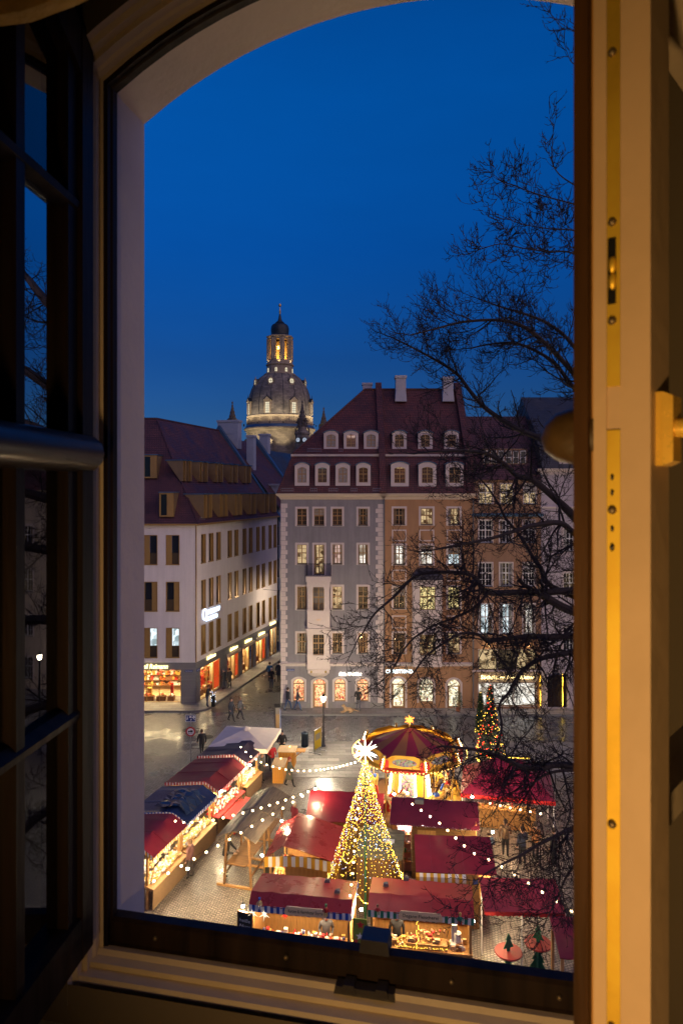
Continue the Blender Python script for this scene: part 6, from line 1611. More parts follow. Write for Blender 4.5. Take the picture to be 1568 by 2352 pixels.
s = stall_root('red single pitch stall roof behind the gabled stall, backs of boards showing', -1.62, 30.4, -5.5)
roof_sheet([(0, 2.3), (.9, 2.6), (1.8, 2.86)], 3.45, 'y', seed=22).build('roof', T_red2, s, True); seams(s.children[0], [(0, 2.3), (.9, 2.6), (1.8, 2.86)], 3.45, T_red2, fs=(.2, .6))
valance(s, [(-.02, .5, 2.42), (-.02, 0, 2.3), (.02, -.02, 2.3)], .34, C_red, C_white, .09)
planks(s, .1, 2.6, .2, 0, 2.28, 14, M_woodw); MB().bx(2.62, 3.35, .18, .22, .3, 2.1).build('white_panel', mat('white_board', (.6, .55, .45), .7), s)
planks(s, .1, 3.35, 1.7, 0, 2.7, 18, M_woodw)
for xx in (.06, 3.36): MB().bx(xx, xx + .03, .22, 1.7, 0, 2.3).build('side_wall', M_woodw, s)
MB().bx(3.1, 3.22, -.02, .0, 2.18, 2.28).build('name_plate', C_white, s)

s = stall_root('wine red hut roof edged with silver tinsel in front of the carousel', 2.09, 29.8, -8.3)
roof_sheet([(0, 2.42), (.7, 2.72), (1.42, 3.0)], 3.86, 'y', seed=23, sag=.008).build('roof', T_wine, s, True)
mb = MB(); rr = random.Random(9)
for a, b in (((0, 0, 2.42), (3.86, 0, 2.42)), ((3.86, 0, 2.42), (3.86, 1.42, 3.0)), ((0, 1.42, 3.0), (3.86, 1.42, 3.0))):
    a, b = Vector(a), Vector(b); n = int((b - a).length / .02)
    for k in range(n):
        p = a + (b - a) * k / n; d = Vector((rr.uniform(-1, 1), rr.uniform(-1, 1), rr.uniform(-1, 1))) * .06; mb.poly([p, p + d, p + d * .6 + Vector((rr.uniform(-.02, .02), rr.uniform(-.02, .02), .02))])
stuff(mb.build('tinsel', mat('tinsel', (.35, .36, .40), .3, .8), s))
planks(s, .95, 3.7, .25, 0, 2.4, 10, M_woodd, horizontal=True); planks(s, .1, 3.7, 1.35, 0, 2.9, 18, M_woodd)
MB().bx(.08, .12, .25, 1.35, 0, 2.4).build('side_wall', M_woodd, s); MB().bx(.1, .3, .25, .29, 0, 2.4).build('door_post', M_woodw, s)
rm = MB(); rm.bx(.3, .92, .8, .84, 0, 2.3); rm.build('lit_back', mat('pink_wall', (.7, .35, .33), .8), s); lamp('hut_light', 'POINT', (.6, .6, 2.1), 110, (1, .72, .62), s, .08)
sh = MB(); 
for z in (.5, .9, 1.3, 1.7): sh.bx(.32, .9, .6, .8, z, z + .03)
st = sh.build('shelf', M_woodw, s)
for z in (.5, .9, 1.3, 1.7): goods(st, .36, .86, .62, .78, z + .03, 8, 40 + int(z * 10), (0, 2, 5, 0))
ws = MB(); ws.bx(1.2, 2.0, .20, .24, 1.35, 2.15); ws.bx(1.15, 2.05, .15, .22, 1.30, 1.35); ws.build('hatch', M_woodw, s)
MB().bx(3.70, 3.74, .2, 1.35, 0, 2.6).build('side_wall', M_woodw, s)
mb = MB(); mb.bx(1.05, 1.45, 1.1, 1.4, 2.86, 3.06); mb.build('roof_box', mat('grey_box', (.12, .12, .13), .6), s)

s = stall_root('red stall roof with a rolled yellow striped awning right of the light tree', 2.86, 26.3, -4)
roof_sheet([(0, 2.3), (.9, 2.58), (1.86, 2.82)], 3.08, 'y', seed=24).build('roof', T_red2, s, True); seams(s.children[0], [(0, 2.3), (.9, 2.58), (1.86, 2.82)], 3.08, T_red2, fs=(.2, .6))
mb = MB(); K = 14
for k in range(K):     # rolled striped awning bulging out under the eave
    x0, x1 = .0 + k * 1.9 / K, .0 + (k + 1) * 1.9 / K
    P = [(0, 2.27), (-.12, 2.18), (-.14, 2.02), (-.04, 1.90), (.1, 1.90)]
    for a, b in zip(P[:-1], P[1:]): mb.poly([(x0, a[0], a[1]), (x1, a[0], a[1]), (x1, b[0], b[1]), (x0, b[0], b[1])], k % 2)
mb.build('rolled_awning', [C_yel, C_white], s, True)
planks(s, .1, 2.45, .3, 0, 2.3, 9, M_woodd, horizontal=True); planks(s, .1, 2.9, 1.75, 0, 2.7, 16, M_woodd)
MB().bx(.08, .12, .3, 1.75, 0, 2.3).build('side_wall', M_woodd, s)
mb = MB(); mb.bx(2.2, 2.4, .27, .29, 1.75, 1.93); mb.build('notice', M_bluesign, s)
rm = MB(); rm.bx(2.45, 3.0, 1.2, 1.24, 0, 2.3); rm.build('lit_back', M_woodw, s); lamp('stall_light', 'POINT', (2.85, .7, 2.1), 260, (1, .72, .38), s, .1)
ct = MB().bx(2.7, 3.05, .3, 1.7, .9, .95).build('counter', M_woodw, s); goods(ct, 2.72, 3.0, .4, 1.6, .95, 26, 57)

s = thing('flat_shed', 'low flat roofed shed behind the light tree', 'shed', (.55, 27.6, 0), R(-8))
n = 8
for k in range(n): put('roof_board', MB().bx(0, 1.9, k * .3 + .004, k * .3 + .296, 2.16 + (k % 2) * .008, 2.2 + (k % 2) * .008).mesh('roof_board', mat('mossy_boards', (.13, .115, .07), .75, var=.35, vscale=4)), s)
planks(s, .05, 1.85, .08, 0, 2.14, 10, M_woodd); planks(s, .05, 1.85, 2.3, 0, 2.14, 10, M_woodd)
for xx in (.03, 1.84): MB().bx(xx, xx + .03, .1, 2.3, 0, 2.14).build('side_wall', M_woodd, s)
mb = MB(); mb.bx(1.1, 1.5, 1.2, 1.5, 2.215, 2.23); mb.build('label_plate', C_white, s)

# open red awning at the right front, with tables cut like fir trees
s = stall_root('rose red awning with scalloped edge over the standing tables', 4.97, 23.8, -2.5)
roof_sheet([(0, 2.32), (.6, 2.6), (1.3, 2.78)], 2.78, 'y', seed=25).build('roof', T_rose, s, True); seams(s.children[0], [(0, 2.32), (.6, 2.6), (1.3, 2.78)], 2.78, T_rose, fs=(.2, .6))
valance(s, [(0, 0, 2.32), (2.78, 0, 2.32)], .13, C_red, C_red, .18, scallop=True); valance(s, [(2.78, 0, 2.32), (2.78, 1.3, 2.78)], .1, C_red, C_red, .18, scallop=True)
for x, y in ((.1, 1.2), (2.68, 1.2), (1.35, .25), (2.68, .15)): MB().path([(x, y, 0), (x, y, 2.3)], .028, 8).build('pole', mat('white_pole', (.6, .6, .6), .4), s)
def fir_table(label, x, y, rz):
    t = thing('standing_table', label, 'standing table', (x, y, 0), R(rz), 'fir tree tables')
    mb = MB(); mb.lathe([(.001, 1.05), (.46, 1.05), (.48, 1.08), (.46, 1.11), (.001, 1.11)], 20); mb.build('top', mat('table_red', (.24, .02, .015), .5), t)
    P = [(0, .98), (.14, .74), (.08, .74), (.22, .46), (.13, .46), (.32, .12), (.07, .12), (.07, 0)]; P = P + [(-a, b) for a, b in P[::-1]][:-1]
    for k in range(2):
        mb = MB(); mb.prism(P, -.015, .015, 0, Matrix.Rotation(R(90 * k), 4, 'Z')); mb.build('fir_panel', mat('fir_paint', (.012, .10, .05), .6), t)
    P2 = [(0, 1.72), (.12, 1.5), (.06, 1.5), (.2, 1.22), (.06, 1.22), (.06, 1.112), (-.06, 1.112), (-.06, 1.22), (-.2, 1.22), (-.06, 1.5), (-.12, 1.5)]
    mb = MB(); mb.prism(P2, -.012, .012); mb.build('fir_crest', MATS['fir_paint'], t)
fir_table('round red standing table on green fir boards, nearest the window', 5.75, 23.55, 20); fir_table('round standing table on green fir boards in the shade of the awning', 6.9, 24.0, -30)
ds = thing('market_stall', 'corner of another red stall roof at the bottom right', 'market stall', (6.9, 21.6, 0), R(-4)); roof_sheet([(0, 2.2), (.8, 2.5), (1.5, 2.6)], 2.4, 'y', seed=27).build('roof', T_red2, ds, True)
for x, y in ((.1, .1), (2.3, .1), (.1, 1.4), (2.3, 1.4)): post(ds, x, y, 0, 2.2)

# big pavilion behind, right
s = thing('market_tent', 'large crimson hipped tent with scarlet skirt behind the branches', 'tent', (5.75, 33.0, 0), R(-12))
TW, TD, TE, TA = 4.4, 3.4, 2.35, 3.55
a0, a1 = (1.7, TD / 2), (TW - 1.5, TD / 2)
mb = MB(); mb.poly([(0, 0, TE), (TW, 0, TE), (*a1, TA), (*a0, TA)]); mb.poly([(TW, 0, TE), (TW, TD, TE), (*a1, TA)]); mb.poly([(TW, TD, TE), (0, TD, TE), (*a0, TA), (*a1, TA)]); mb.poly([(0, TD, TE), (0, 0, TE), (*a0, TA)]); mb.build('roof', tarp('tarp_crimson', (.20, .010, .035), .5), s)
valance(s, [(0, TD, TE), (0, 0, TE), (TW, 0, TE), (TW, TD, TE), (0, TD, TE)], .2, mat('scarlet_skirt', (.6, .02, .02), .7), MATS['scarlet_skirt'], .3)
for x, y in ((.08, .08), (TW - .08, .08), (.08, TD - .08), (TW - .08, TD - .08)): MB().path([(x, y, 0), (x, y, TE)], .03, 8).build('pole', MATS['white_pole'], s)
ct = MB().bx(.6, 3.6, 1.6, 2.2, .95, 1.0).bx(.6, 3.6, 1.7, 2.1, 0, .95).build('bar_counter', M_woodw, s); goods(ct, .7, 3.5, 1.65, 2.15, 1.0, 30, 66)
lamp('tent_light', 'POINT', (2.2, 1.5, 2.2), 260, (1, .66, .34), s, .1)

# ---- left row facing the alley -------------------------------------------------
RZ = math.degrees(math.atan2(.96, .28))
def left_stall(label, x, y, L, tm, v1, v2, seed, cloth=None, prof=None, near_val=True, warm=30, D=3.0, pal=(0, 0, 1, 1, 6)):
    s = stall_root(label, x, y, RZ, 'stalls lining the alley')
    prof = prof or [(0, 2.2), (.75, 2.62), (D, 2.30)]
    rf_ = roof_sheet(prof, L, 'y', seed=seed).build('roof', tm, s, True); seams(rf_, prof, L, tm, fs=(.4, .8))
    pts = [(0, prof[-1][0], prof[-1][1]), (0, prof[1][0], prof[1][1]), (0, 0, prof[0][1])] if near_val else [(0, 0, prof[0][1])]
    if v1: valance(s, pts + [(L, 0, prof[0][1])], .15, v1, v2, .085)
    for xx in (.1, L - .1):
        post(s, xx, .35, 0, 2.25); post(s, xx, D - .1, 0, 2.25)
    planks(s, .1, L - .1, D - .1, 0, 2.25, 10, M_woodw)
    c = MB(); c.hexa([(0, .02, .86), (L, .02, .86), (L, .7, .98), (0, .7, .98), (0, .0, .90), (L, .0, .90), (L, .7, 1.02), (0, .7, 1.02)]); ct = c.build('counter', cloth or M_woodw, s)
    c = MB(); c.hexa([(0.02, .06, .05), (L - .02, .06, .05), (L - .02, .09, .05), (.02, .09, .05), (0.02, .03, .88), (L - .02, .03, .88), (L - .02, .06, .88), (.02, .06, .88)]); c.build('counter_front', mat('burlap', (.19, .115, .055), .9, var=.2, vscale=8), ct)
    goods(ct, .12, L - .12, .22, .66, 1.0, 240, seed * 3, pal, .16, 1); goods(ct, .12, L - .12, .8, 1.2, 1.05, 140, seed * 5, pal, .24, 2)
    t = MB(); t.bx(.2, L - .2, .42, .47, 2.0, 2.04); t.build('lamp_tube', E_tube, s)
    L_ = lamp('stall_light', 'AREA', (L / 2, .42, 1.98), warm * 1.7, (1.0, .80, .52), s, .3); L_.data.shape = 'RECTANGLE'; L_.data.size = L * .85; L_.data.size_y = .12
    return s
l4 = left_stall('dark red stall roof nearest the window in the alley row, bright straw goods below', -7.55, 27.5, 2.75, T_red2, C_yel, C_white, 51)
l3 = left_stall('blue tarpaulin stall roof with blue and white skirt in the alley row', -6.83, 30.3, 2.9, T_blue, C_blue, C_white, 52)
l2 = left_stall('long dark red stall roof with red and white skirt in the alley row', -6.0, 33.5, 3.15, T_red2, C_red, C_white, 53, cloth=C_red, pal=(0, 2, 0, 6))
l1 = left_stall('aubergine stall roof at the far end of the alley row under the parasol', -5.1, 36.95, 2.2, T_purple, C_red, C_white, 54, warm=18)
# clear plastic rucked over the blue roof
mb = MB(); rr = random.Random(8); G = [[Vector((.35 + i * .2 + rr.uniform(-.06, .06), .15 + j * .28 + rr.uniform(-.08, .08), 2.30 + .42 * min(1, (.15 + j * .28) / .75) * .95 - max(0, (.15 + j * .28) - .75) * .14 + rr.uniform(.0, .10))) for j in range(7)] for i in range(10)]
for i in range(9):
    for j in range(6): mb.poly([G[i][j], G[i + 1][j], G[i + 1][j + 1], G[i][j + 1]])
mb.build('plastic_sheet', mat('rucked_plastic', (.03, .045, .075), .12, spec=.9), l3)
# red table and potted greenery in front of the long red stall
rt = MB(); rt.hexa([(0.2, -.75, .80), (2.6, -.75, .80), (2.6, -.05, .84), (.2, -.05, .84), (.2, -.75, .84), (2.6, -.75, .84), (2.6, -.05, .88), (.2, -.05, .88)]); rt.bx(.25, 2.55, -.70, -.66, .05, .8); rt.build('front_table', C_red, l2)
def bush(label, loc, r, h, seed, n=420, name='potted_fir', mtl=None):
    o = thing(name, label, 'plant', loc); rr = random.Random(seed); mb = MB(); mb.lathe([(.001, 0), (r * .45, 0), (r * .55, .28), (r * .5, .28), (.001, .26)], 12); mb.build('pot', mat('terracotta', (.25, .09, .04), .8), o)
    mb = MB()
    for _ in range(n):
        t, u, v = rr.uniform(0, 6.28), rr.random() ** .5, rr.random(); p = Vector((math.cos(t) * r * u * (1 - v * .45), math.sin(t) * r * u * (1 - v * .45), .25 + v * h)); d = Vector((math.cos(t) * .5, math.sin(t) * .5, rr.uniform(-.2, .8))).normalized() * rr.uniform(.10, .2); w = d.orthogonal().normalized() * .018
        mb.poly([p - w, p + w, p + d])
    stuff(mb.build('foliage', mtl or mat('fir_green', (.035, .07, .022), .7, var=.4, vscale=12), o)); return o
p_ = on(509, 1866); bush('potted green fir at the end of the red cloth table', (-5.35, 35.6, 0), .5, .75, 3)
bush('small potted fir beside the lit shop door of the ochre house', (8.9, 52.2, .12), .35, 1.2, 5)

# ---- wooden roofed standing benches -------------------------------------------
M_ridgebatten = wood_mat('ridge_batten', (.09, .06, .04), .7, 4, 1)
def wood_shelter(label, x, y, deg, L, hw=.9):
    s = thing('wooden_shelter', label, 'wooden shelter', (x, y, 0), R(deg), 'board roofed shelters in the alley')
    zr, ze = 2.52, 2.12; nb = 6
    for sx in (-1, 1):
        rfp = put('roof_side', None, s)
        for k in range(nb):       # boards run along the ridge, lapped
            a, b = hw * k / nb, hw * (k + 1) / nb + .02
            zf = lambda q: zr - (zr - ze) * (q / hw) ** 1.25
            mb = MB(); mb.hexa([(sx * a, 0, zf(a) - .0 + .012 * (k % 2)), (sx * b, 0, zf(b) - .0 + .012 * (k % 2)), (sx * b, L, zf(b) + .012 * (k % 2)), (sx * a, L, zf(a) + .012 * (k % 2)), (sx * a, 0, zf(a) + .022 + .012 * (k % 2)), (sx * b, 0, zf(b) + .022 + .012 * (k % 2)), (sx * b, L, zf(b) + .022 + .012 * (k % 2)), (sx * a, L, zf(a) + .022 + .012 * (k % 2))]); mb.build('roof_board', M_woodgrey, rfp)
    for yy in (.25, L - .25):
        for sx in (-1, 1): MB().hexa([(sx * .62 - .04, yy - .04, .08), (sx * .62 + .04, yy - .04, .08), (sx * .62 + .04, yy + .04, .08), (sx * .62 - .04, yy + .04, .08), (sx * .5 - .04, yy - .04, 2.3), (sx * .5 + .04, yy - .04, 2.3), (sx * .5 + .04, yy + .04, 2.3), (sx * .5 - .04, yy + .04, 2.3)]).build('post', M_woodd, s)
        MB().bx(-.95, .95, yy - .05, yy + .05, 0, .08).build('foot_beam', M_woodw, s)
        mb = MB(); mb.path([(-.6, yy, 1.9), (-.2, yy, 2.36), (.2, yy, 2.36), (.6, yy, 1.9)], .035, 4); mb.build('brace', M_woodd, s)
    MB().bx(-.45, .45, .1, L - .1, 1.02, 1.07).build('table_board', M_woodd, s)
    for sx in (-1, 1): MB().bx(sx * .6 - .02, sx * .6 + .02, .3, L - .3, .5, .58).build('rail', M_woodd, s)
    return s
wood_shelter('board roofed standing shelter where a man leans, nearer the window', -4.5, 28.95, -15, 2.2); wood_shelter('board roofed standing shelter further along the alley', -3.92, 31.15, -15, 2.25)
cb2 = thing('menu_board', 'black menu board standing between the shelter and the gabled stall', 'sign board', (-3.15, 29.6, 0), R(60)); mb = MB(); mb.bx(-.3, .3, -.02, .02, .3, 1.5); mb.build('board', MATS['chalkboard'], cb2); MB().bx(-.33, -.3, -.03, .03, 0, 1.55).build('leg', M_woodd, cb2); MB().bx(.3, .33, -.03, .03, 0, 1.55).build('leg', M_woodd, cb2)

# ---- parasol, bar tables, column, bin, lamp, signs ------------------------------
s = thing('parasol', 'large square cream parasol over the bar tables beyond the alley stalls', 'parasol', (-5.65, 40.5, 0), R(-8))
ph, pe, pz = 1.72, 2.36, 2.86; C8 = [(-ph, -ph), (0, -ph), (ph, -ph), (ph, 0), (ph, ph), (0, ph), (-ph, ph), (-ph, 0)]
M_can = mat('parasol_cloth', (.80, .68, .54), .8, var=.06, bump=.15, bscale=6)
for k in range(8):
    a, b = C8[k], C8[(k + 1) % 8]; mid = ((a[0] + b[0]) / 4, (a[1] + b[1]) / 4)
    mb = MB(); mb.poly([(a[0], a[1], pe), (b[0], b[1], pe), (mid[0], mid[1], (pe + pz) / 2 - .04), (a[0] / 2, a[1] / 2, (pe + pz) / 2)]); mb.poly([(b[0], b[1], pe), (b[0] / 2, b[1] / 2, (pe + pz) / 2), (mid[0], mid[1], (pe + pz) / 2 - .04)]); mb.poly([(a[0] / 2, a[1] / 2, (pe + pz) / 2), (mid[0], mid[1], (pe + pz) / 2 - .04), (b[0] / 2, b[1] / 2, (pe + pz) / 2), (0, 0, pz)]); mb.build('canopy_panel', M_can, s)
valance(s, [(-ph, ph, pe), (-ph, -ph, pe), (ph, -ph, pe), (ph, ph, pe), (-ph, ph, pe)], .24, M_can, M_can, .4)
MB().path([(0, 0, 0), (0, 0, 2.9)], .04, 8).build('pole', M_woodd, s); mb = MB(); mb.lathe([(.3, 2.83), (.2, 2.92), (.02, 3.0)], 8); mb.build('cap', M_can, s)
mb = MB()
for a in C8: mb.path([(0, 0, 2.4), (a[0] * .55, a[1] * .55, 2.52)], .02, 4); mb.path([(0, 0, 2.8), (a[0] * .98, a[1] * .98, pe - .04)], .018, 4)
mb.build('ribs', M_woodd, s)
lettering('ELMENTEATH', .20, mat('print_brown', (.33, .2, .08), .8), s, (-ph + 1.05, -ph - .02, pe - .13), depth=.004, width=1.7)
M_bar = wood_mat('honey_wood', (.55, .25, .045), .5, 3, 2, .18)
def bar_table(label, x, y, w, d, h, rz, shelf=False):
    t = thing('bar_table', label, 'bar table', (x, y, 0), R(rz), 'honey coloured bar tables')
    n = 5; me = MB().bx(.003, w / n - .003, 0, .03, 0, h - .05).mesh('plank', M_bar)
    for k in range(n):
        put('plank', me, t, (k * w / n, 0, 0)); put('plank', me, t, (k * w / n, d - .03, 0))
    MB().bx(0, .03, .03, d - .03, 0, h - .05).build('side_panel', M_bar, t); MB().bx(w - .03, w, .03, d - .03, 0, h - .05).build('side_panel', M_bar, t)
    MB().bx(-.08, w + .08, -.08, d + .08, h - .05, h).build('top', wood_mat('pale_top', (.60, .42, .24), .5, 3, 1, .15), t)
    if shelf:
        MB().bx(w + .09, w + .65, .15, d - .2, h - .08, h - .04).build('flap', M_bar, t); MB().path([(w, d / 2, h - .5), (w + .5, d / 2, h - .08)], .025, 5).build('bracket', M_bar, t)
    return t
bar_table('honey wood bar table with pale top, nearer the alley', -4.0, 39.6, .62, 1.25, .98, -4); bar_table('honey wood bar table with folding flap by the flagstones', -3.85, 41.75, .95, .9, 1.05, -6, True)
for lab, x, y, z in (('small lit candle jar on the pale bar table', -3.6, 40.6, .98), ('small lit candle jar on the flapped bar table', -3.2, 42.3, 1.05)):
    c = thing('candle_jar', lab, 'candle', (x, y, z)); MB().lathe([(.001, .0), (.045, 0), (.045, .09), (.04, .09)], 10).build('jar', M_clear, c); MB().ball((0, 0, .06), .022, 6, 5, sc=(1, 1, 1.6)).build('flame', emit('flame', (1, .6, .15), 30), c)
s = thing('advertising_column', 'slim grey advertising column with lit side panel by the flagstones', 'advertising column', (-4.35, 46.3, 0), R(12))
MB().bx(-.17, .17, -.28, .28, 0, 2.35).build('case', mat('column_grey', (.12, .11, .11), .5, .3), s); MB().bx(-.2, .2, -.31, .31, 2.35, 2.42).build('cap', M_iron, s); MB().bx(.172, .185, -.22, .22, .5, 2.2).build('lit_panel', emit('poster_light', (.55, .72, 1.0), 3.0, True, (.25, .35, .8), 3), s); MB().bx(-.12, .12, -.295, -.283, .9, 1.9).build('poster', mat('poster_brown', (.2, .12, .05), .6), s)
s = thing('litter_bin', 'dark blue grey cylindrical litter bin on the flagstones', 'litter bin', (-2.43, 45.2, .03))
MB().lathe([(.001, 0), (.2, 0), (.235, .05), (.235, .84), (.25, .86), (.25, .92), (.22, .95), (.12, .96), (.11, .88)], 18).build('body', mat('bin_blue', (.03, .05, .08), .4, .3, var=.15), s, True); MB().bx(-.25, -.232, -.06, .06, .45, .65).build('sticker', C_white, s); MB().lathe([(.24, .10), (.245, .12), (.24, .14)], 18).build('band', M_iron, s)
def lit_glass(name, col, strength):
    m = bpy.data.materials.new(name); m.use_nodes = True; t = m.node_tree; t.nodes.clear()
    e = t.nodes.new('ShaderNodeEmission'); e.inputs[0].default_value = (*col, 1); e.inputs[1].default_value = strength
    tr_ = t.nodes.new('ShaderNodeBsdfTransparent'); ad = t.nodes.new('ShaderNodeAddShader'); o = t.nodes.new('ShaderNodeOutputMaterial')
    t.links.new(e.outputs[0], ad.inputs[0]); t.links.new(tr_.outputs[0], ad.inputs[1]); t.links.new(ad.outputs[0], o.inputs[0]); return m
M_lantern = lit_glass('frosted_lantern_glass', (1.0, .86, .62), 9)
def street_lamp(label, x, y, power, group='street lamps', h=3.1):
    s = thing('street_lamp', label, 'street lamp', (x, y, 0), 0, group)
    MB().lathe([(.001, 0), (.16, 0), (.16, .08), (.11, .14), (.10, .5), (.12, .55), (.07, .7), (.055, 1.2), (.05, h - .35), (.07, h - .3), (.04, h - .2), (.10, h - .12)], 12).build('post', mat('lamp_iron', (.05, .06, .07), .45, .5), s, True)
    MB().lathe([(.10, h - .12), (.19, h + .16), (.13, h + .24)], 6).build('lantern_glass', M_lantern, s)
    MB().lathe([(.135, h + .24), (.11, h + .30), (.05, h + .36), (.02, h + .42), (.001, h + .44)], 6).build('lantern_roof', M_iron, s)
    MB().ball((0, 0, h + .03), .07, 10, 7).build('bulb', emit('lamp_bulb_white', (1.0, .86, .62), 160), s, True)
    lamp('lamp_light', 'POINT', (0, 0, h + .03), power, (1.0, .84, .58), s, .09)
    return s
street_lamp('lit iron street lamp on the flagstones before the grey house', -1.2, 45.3, 4200)
street_lamp('lit iron street lamp further right along the square beyond the tree', 25.5, 40.0, 3500, h=6.2)
s = thing('pavement_sign', 'yellow poster stand with grey feet beside the street lamp', 'sign', (-1.55, 44.3, .03), R(62))
MB().bx(-.42, .42, -.02, .02, .25, 1.45).build('poster', mat('poster_yellow', (.60, .45, .02), .5), s); MB().bx(-.3, .3, -.026, -.021, .8, 1.2).build('poster_print', mat('print_grey', (.3, .3, .25), .6), s)
mb = MB(); mb.bx(-.46, -.42, -.03, .03, .2, 1.5); mb.bx(.42, .46, -.03, .03, .2, 1.5); mb.bx(-.42, .42, -.03, .03, 1.45, 1.5); mb.bx(-.42, .42, -.03, .03, .2, .25); mb.build('frame', mat('alu', (.45, .46, .48), .35, .8), s)
for x in (-.35, .35): MB().bx(x - .04, x + .04, -.45, .45, 0, .06).build('foot', MATS['alu'], s)
for x in (-.35, .35): MB().bx(x - .02, x + .02, -.03, .03, .06, .2).build('stay', MATS['alu'], s)
s = thing('traffic_sign', 'traffic sign post with blue home zone plate over a round red ringed sign', 'traffic sign', (-9.05, 41.0, 0))
MB().path([(0, .05, 0), (0, .05, 3.6)], .03, 8).build('pole', mat('galv_pole', (.4, .4, .4), .4, .7), s)
p1 = MB().bx(-.30, .30, -.01, .01, 3.1, 3.5).build('blue_plate', M_bluesign, s)
mb = MB(); mb.bx(-.31, .31, -.016, -.011, 3.09, 3.115); mb.bx(-.31, .31, -.016, -.011, 3.485, 3.51); mb.bx(-.31, -.285, -.016, -.011, 3.115, 3.485); mb.bx(.285, .31, -.016, -.011, 3.115, 3.485); mb.ball((-.19, -.014, 3.40), .028, 8, 6, sc=(1, .2, 1)); mb.prism([(-.23, 3.2), (-.215, 3.36), (-.165, 3.36), (-.15, 3.2), (-.18, 3.28), (-.2, 3.2)], -.016, -.011)
mb.prism([(-.08, 3.38), (-.05, 3.44), (.04, 3.44), (.07, 3.38), (.07, 3.34), (-.08, 3.34)], -.016, -.011); mb.ball((.02, -.014, 3.2), .03, 8, 6, sc=(1, .2, 1)); mb.prism([(.0, 3.22), (.05, 3.3), (.07, 3.2)], -.016, -.011); mb.prism([(.09, 3.38), (.12, 3.40), (.27, 3.22), (.25, 3.2)], -.016, -.011); mb.prism([(.14, 3.40), (.20, 3.47), (.27, 3.40), (.27, 3.33), (.2, 3.33)], -.016, -.011); mb.build('pictogram', M_whitesign, p1)
cir = lambda r, n=28: [(r * math.cos(2 * math.pi * j / n), 2.5 + r * math.sin(2 * math.pi * j / n)) for j in range(n)]
p2 = MB().prism(cir(.29), -.01, .01).build('red_ring', mat('sign_red', (.45, .02, .02), .4), s); MB().prism(cir(.205), -.016, -.011).build('white_field', M_whitesign, p2)
mb = MB(); mb.bx(-.02, .14, -.021, -.017, 2.5, 2.59); mb.bx(-.14, -.03, -.021, -.017, 2.5, 2.56); mb.bx(-.14, .14, -.021, -.017, 2.485, 2.499)
for x in (-.1, .02, .1): mb.prism([(x + .025 * math.cos(t), 2.478 + .025 * math.sin(t)) for t in [2 * math.pi * j / 8 for j in range(8)]], -.022, -.0175)
mb.build('lorry_pictogram', M_black, p2); mb = MB(); mb.bx(-.12, .12, -.021, -.017, 2.40, 2.415); mb.bx(-.12, -.09, -.021, -.017, 2.385, 2.43); mb.bx(.09, .12, -.021, -.017, 2.385, 2.43); mb.build('length_arrow', M_black, p2)
s = thing('ashtray_stand', 'dark litter stand with small lights on the corner pavement', 'litter bin', (-10.0, 53.35, .12)); MB().lathe([(.001, 0), (.17, 0), (.17, .85), (.14, .9), (.001, .9)], 12).build('body', M_iron, s); mb = MB(); rr = random.Random(2)
for _ in range(26): t = rr.uniform(0, 6.28); mb.ball((.18 * math.cos(t), .18 * math.sin(t), rr.uniform(.3, 1.15)), .02, 5, 3)
stuff(mb.build('fairy_lights', E_fairyb, s))
for k in range(2):
    s = thing('handrail', ('bent steel handrail by the steps of the ochre house, right one', 'bent steel handrail by the steps of the ochre house, left one')[k], 'handrail', (8.6 - 1.5 * k, 51.5, .12)); MB().path([(0, 1.2, .0), (0, 1.2, .95), (0, .2, .6), (0, .05, .55), (0, .05, 0)], .022, 6).build('rail', MATS['alu'], s)

# ---- stall lamps and strings of bulbs -----------------------------------------
def stall_lamp(label, p, power, r=.055):
    s = thing('stall_lamp', label, 'lamp', p, 0, 'bare lamps on the stall corners')
    MB().ball((0, 0, 0), r, 10, 7).build('bulb', E_big, s, True); MB().lathe([(.03, .04), (.035, .10), (.02, .14)], 8).build('socket', M_black, s); MB().path([(0, 0, .14), (0, .02, .3)], .008, 4).build('cable', M_black, s)
    lamp('bulb_light', 'POINT', (0, 0, -.07), power * 13, (1.0, .72, .38), s, .06)
for lab, px, py, z, pw in (('bare lamp on the far corner of the long red alley stall', 574, 1757, 2.25, 22), ('bare lamp over the red cloth table', 510, 1817, 2.15, 22), ('bare lamp above the back corner of the red single pitch stall', 724.4, 1811.8, 3.2, 12), ('bare lamp by the back edge of the gabled stall', 647, 1885, 2.6, 14), ('bare lamp at the front corner of the gabled stall', 602, 1964.6, 2.1, 40), ('bare lamp by the chalkboard of the candle stall', 558, 2081, 2.15, 40), ('bare lamp between the two front stalls', 829.3, 2088.6, 2.1, 34), ('bare lamp between the two back roofs before the carousel', 904.8, 1823.6, 2.95, 30), ('bare lamp above the tinsel edged roof', 934.8, 1821, 3.05, 22), ('bare lamp at the right front corner of the butcher stall', 1086.8, 2116, 2.0, 18), ('bare lamp under the crimson tent corner', 1084, 1830, 3.0, 26), ('bare lamp at the right end of the tinsel edged roof', 1130.7, 1911, 2.7, 34), ('bare lamp lying low by the alley counters', 431, 1995, 2.0, 26)):
    stall_lamp(lab, on(px, py, z), pw)
BULB = {}
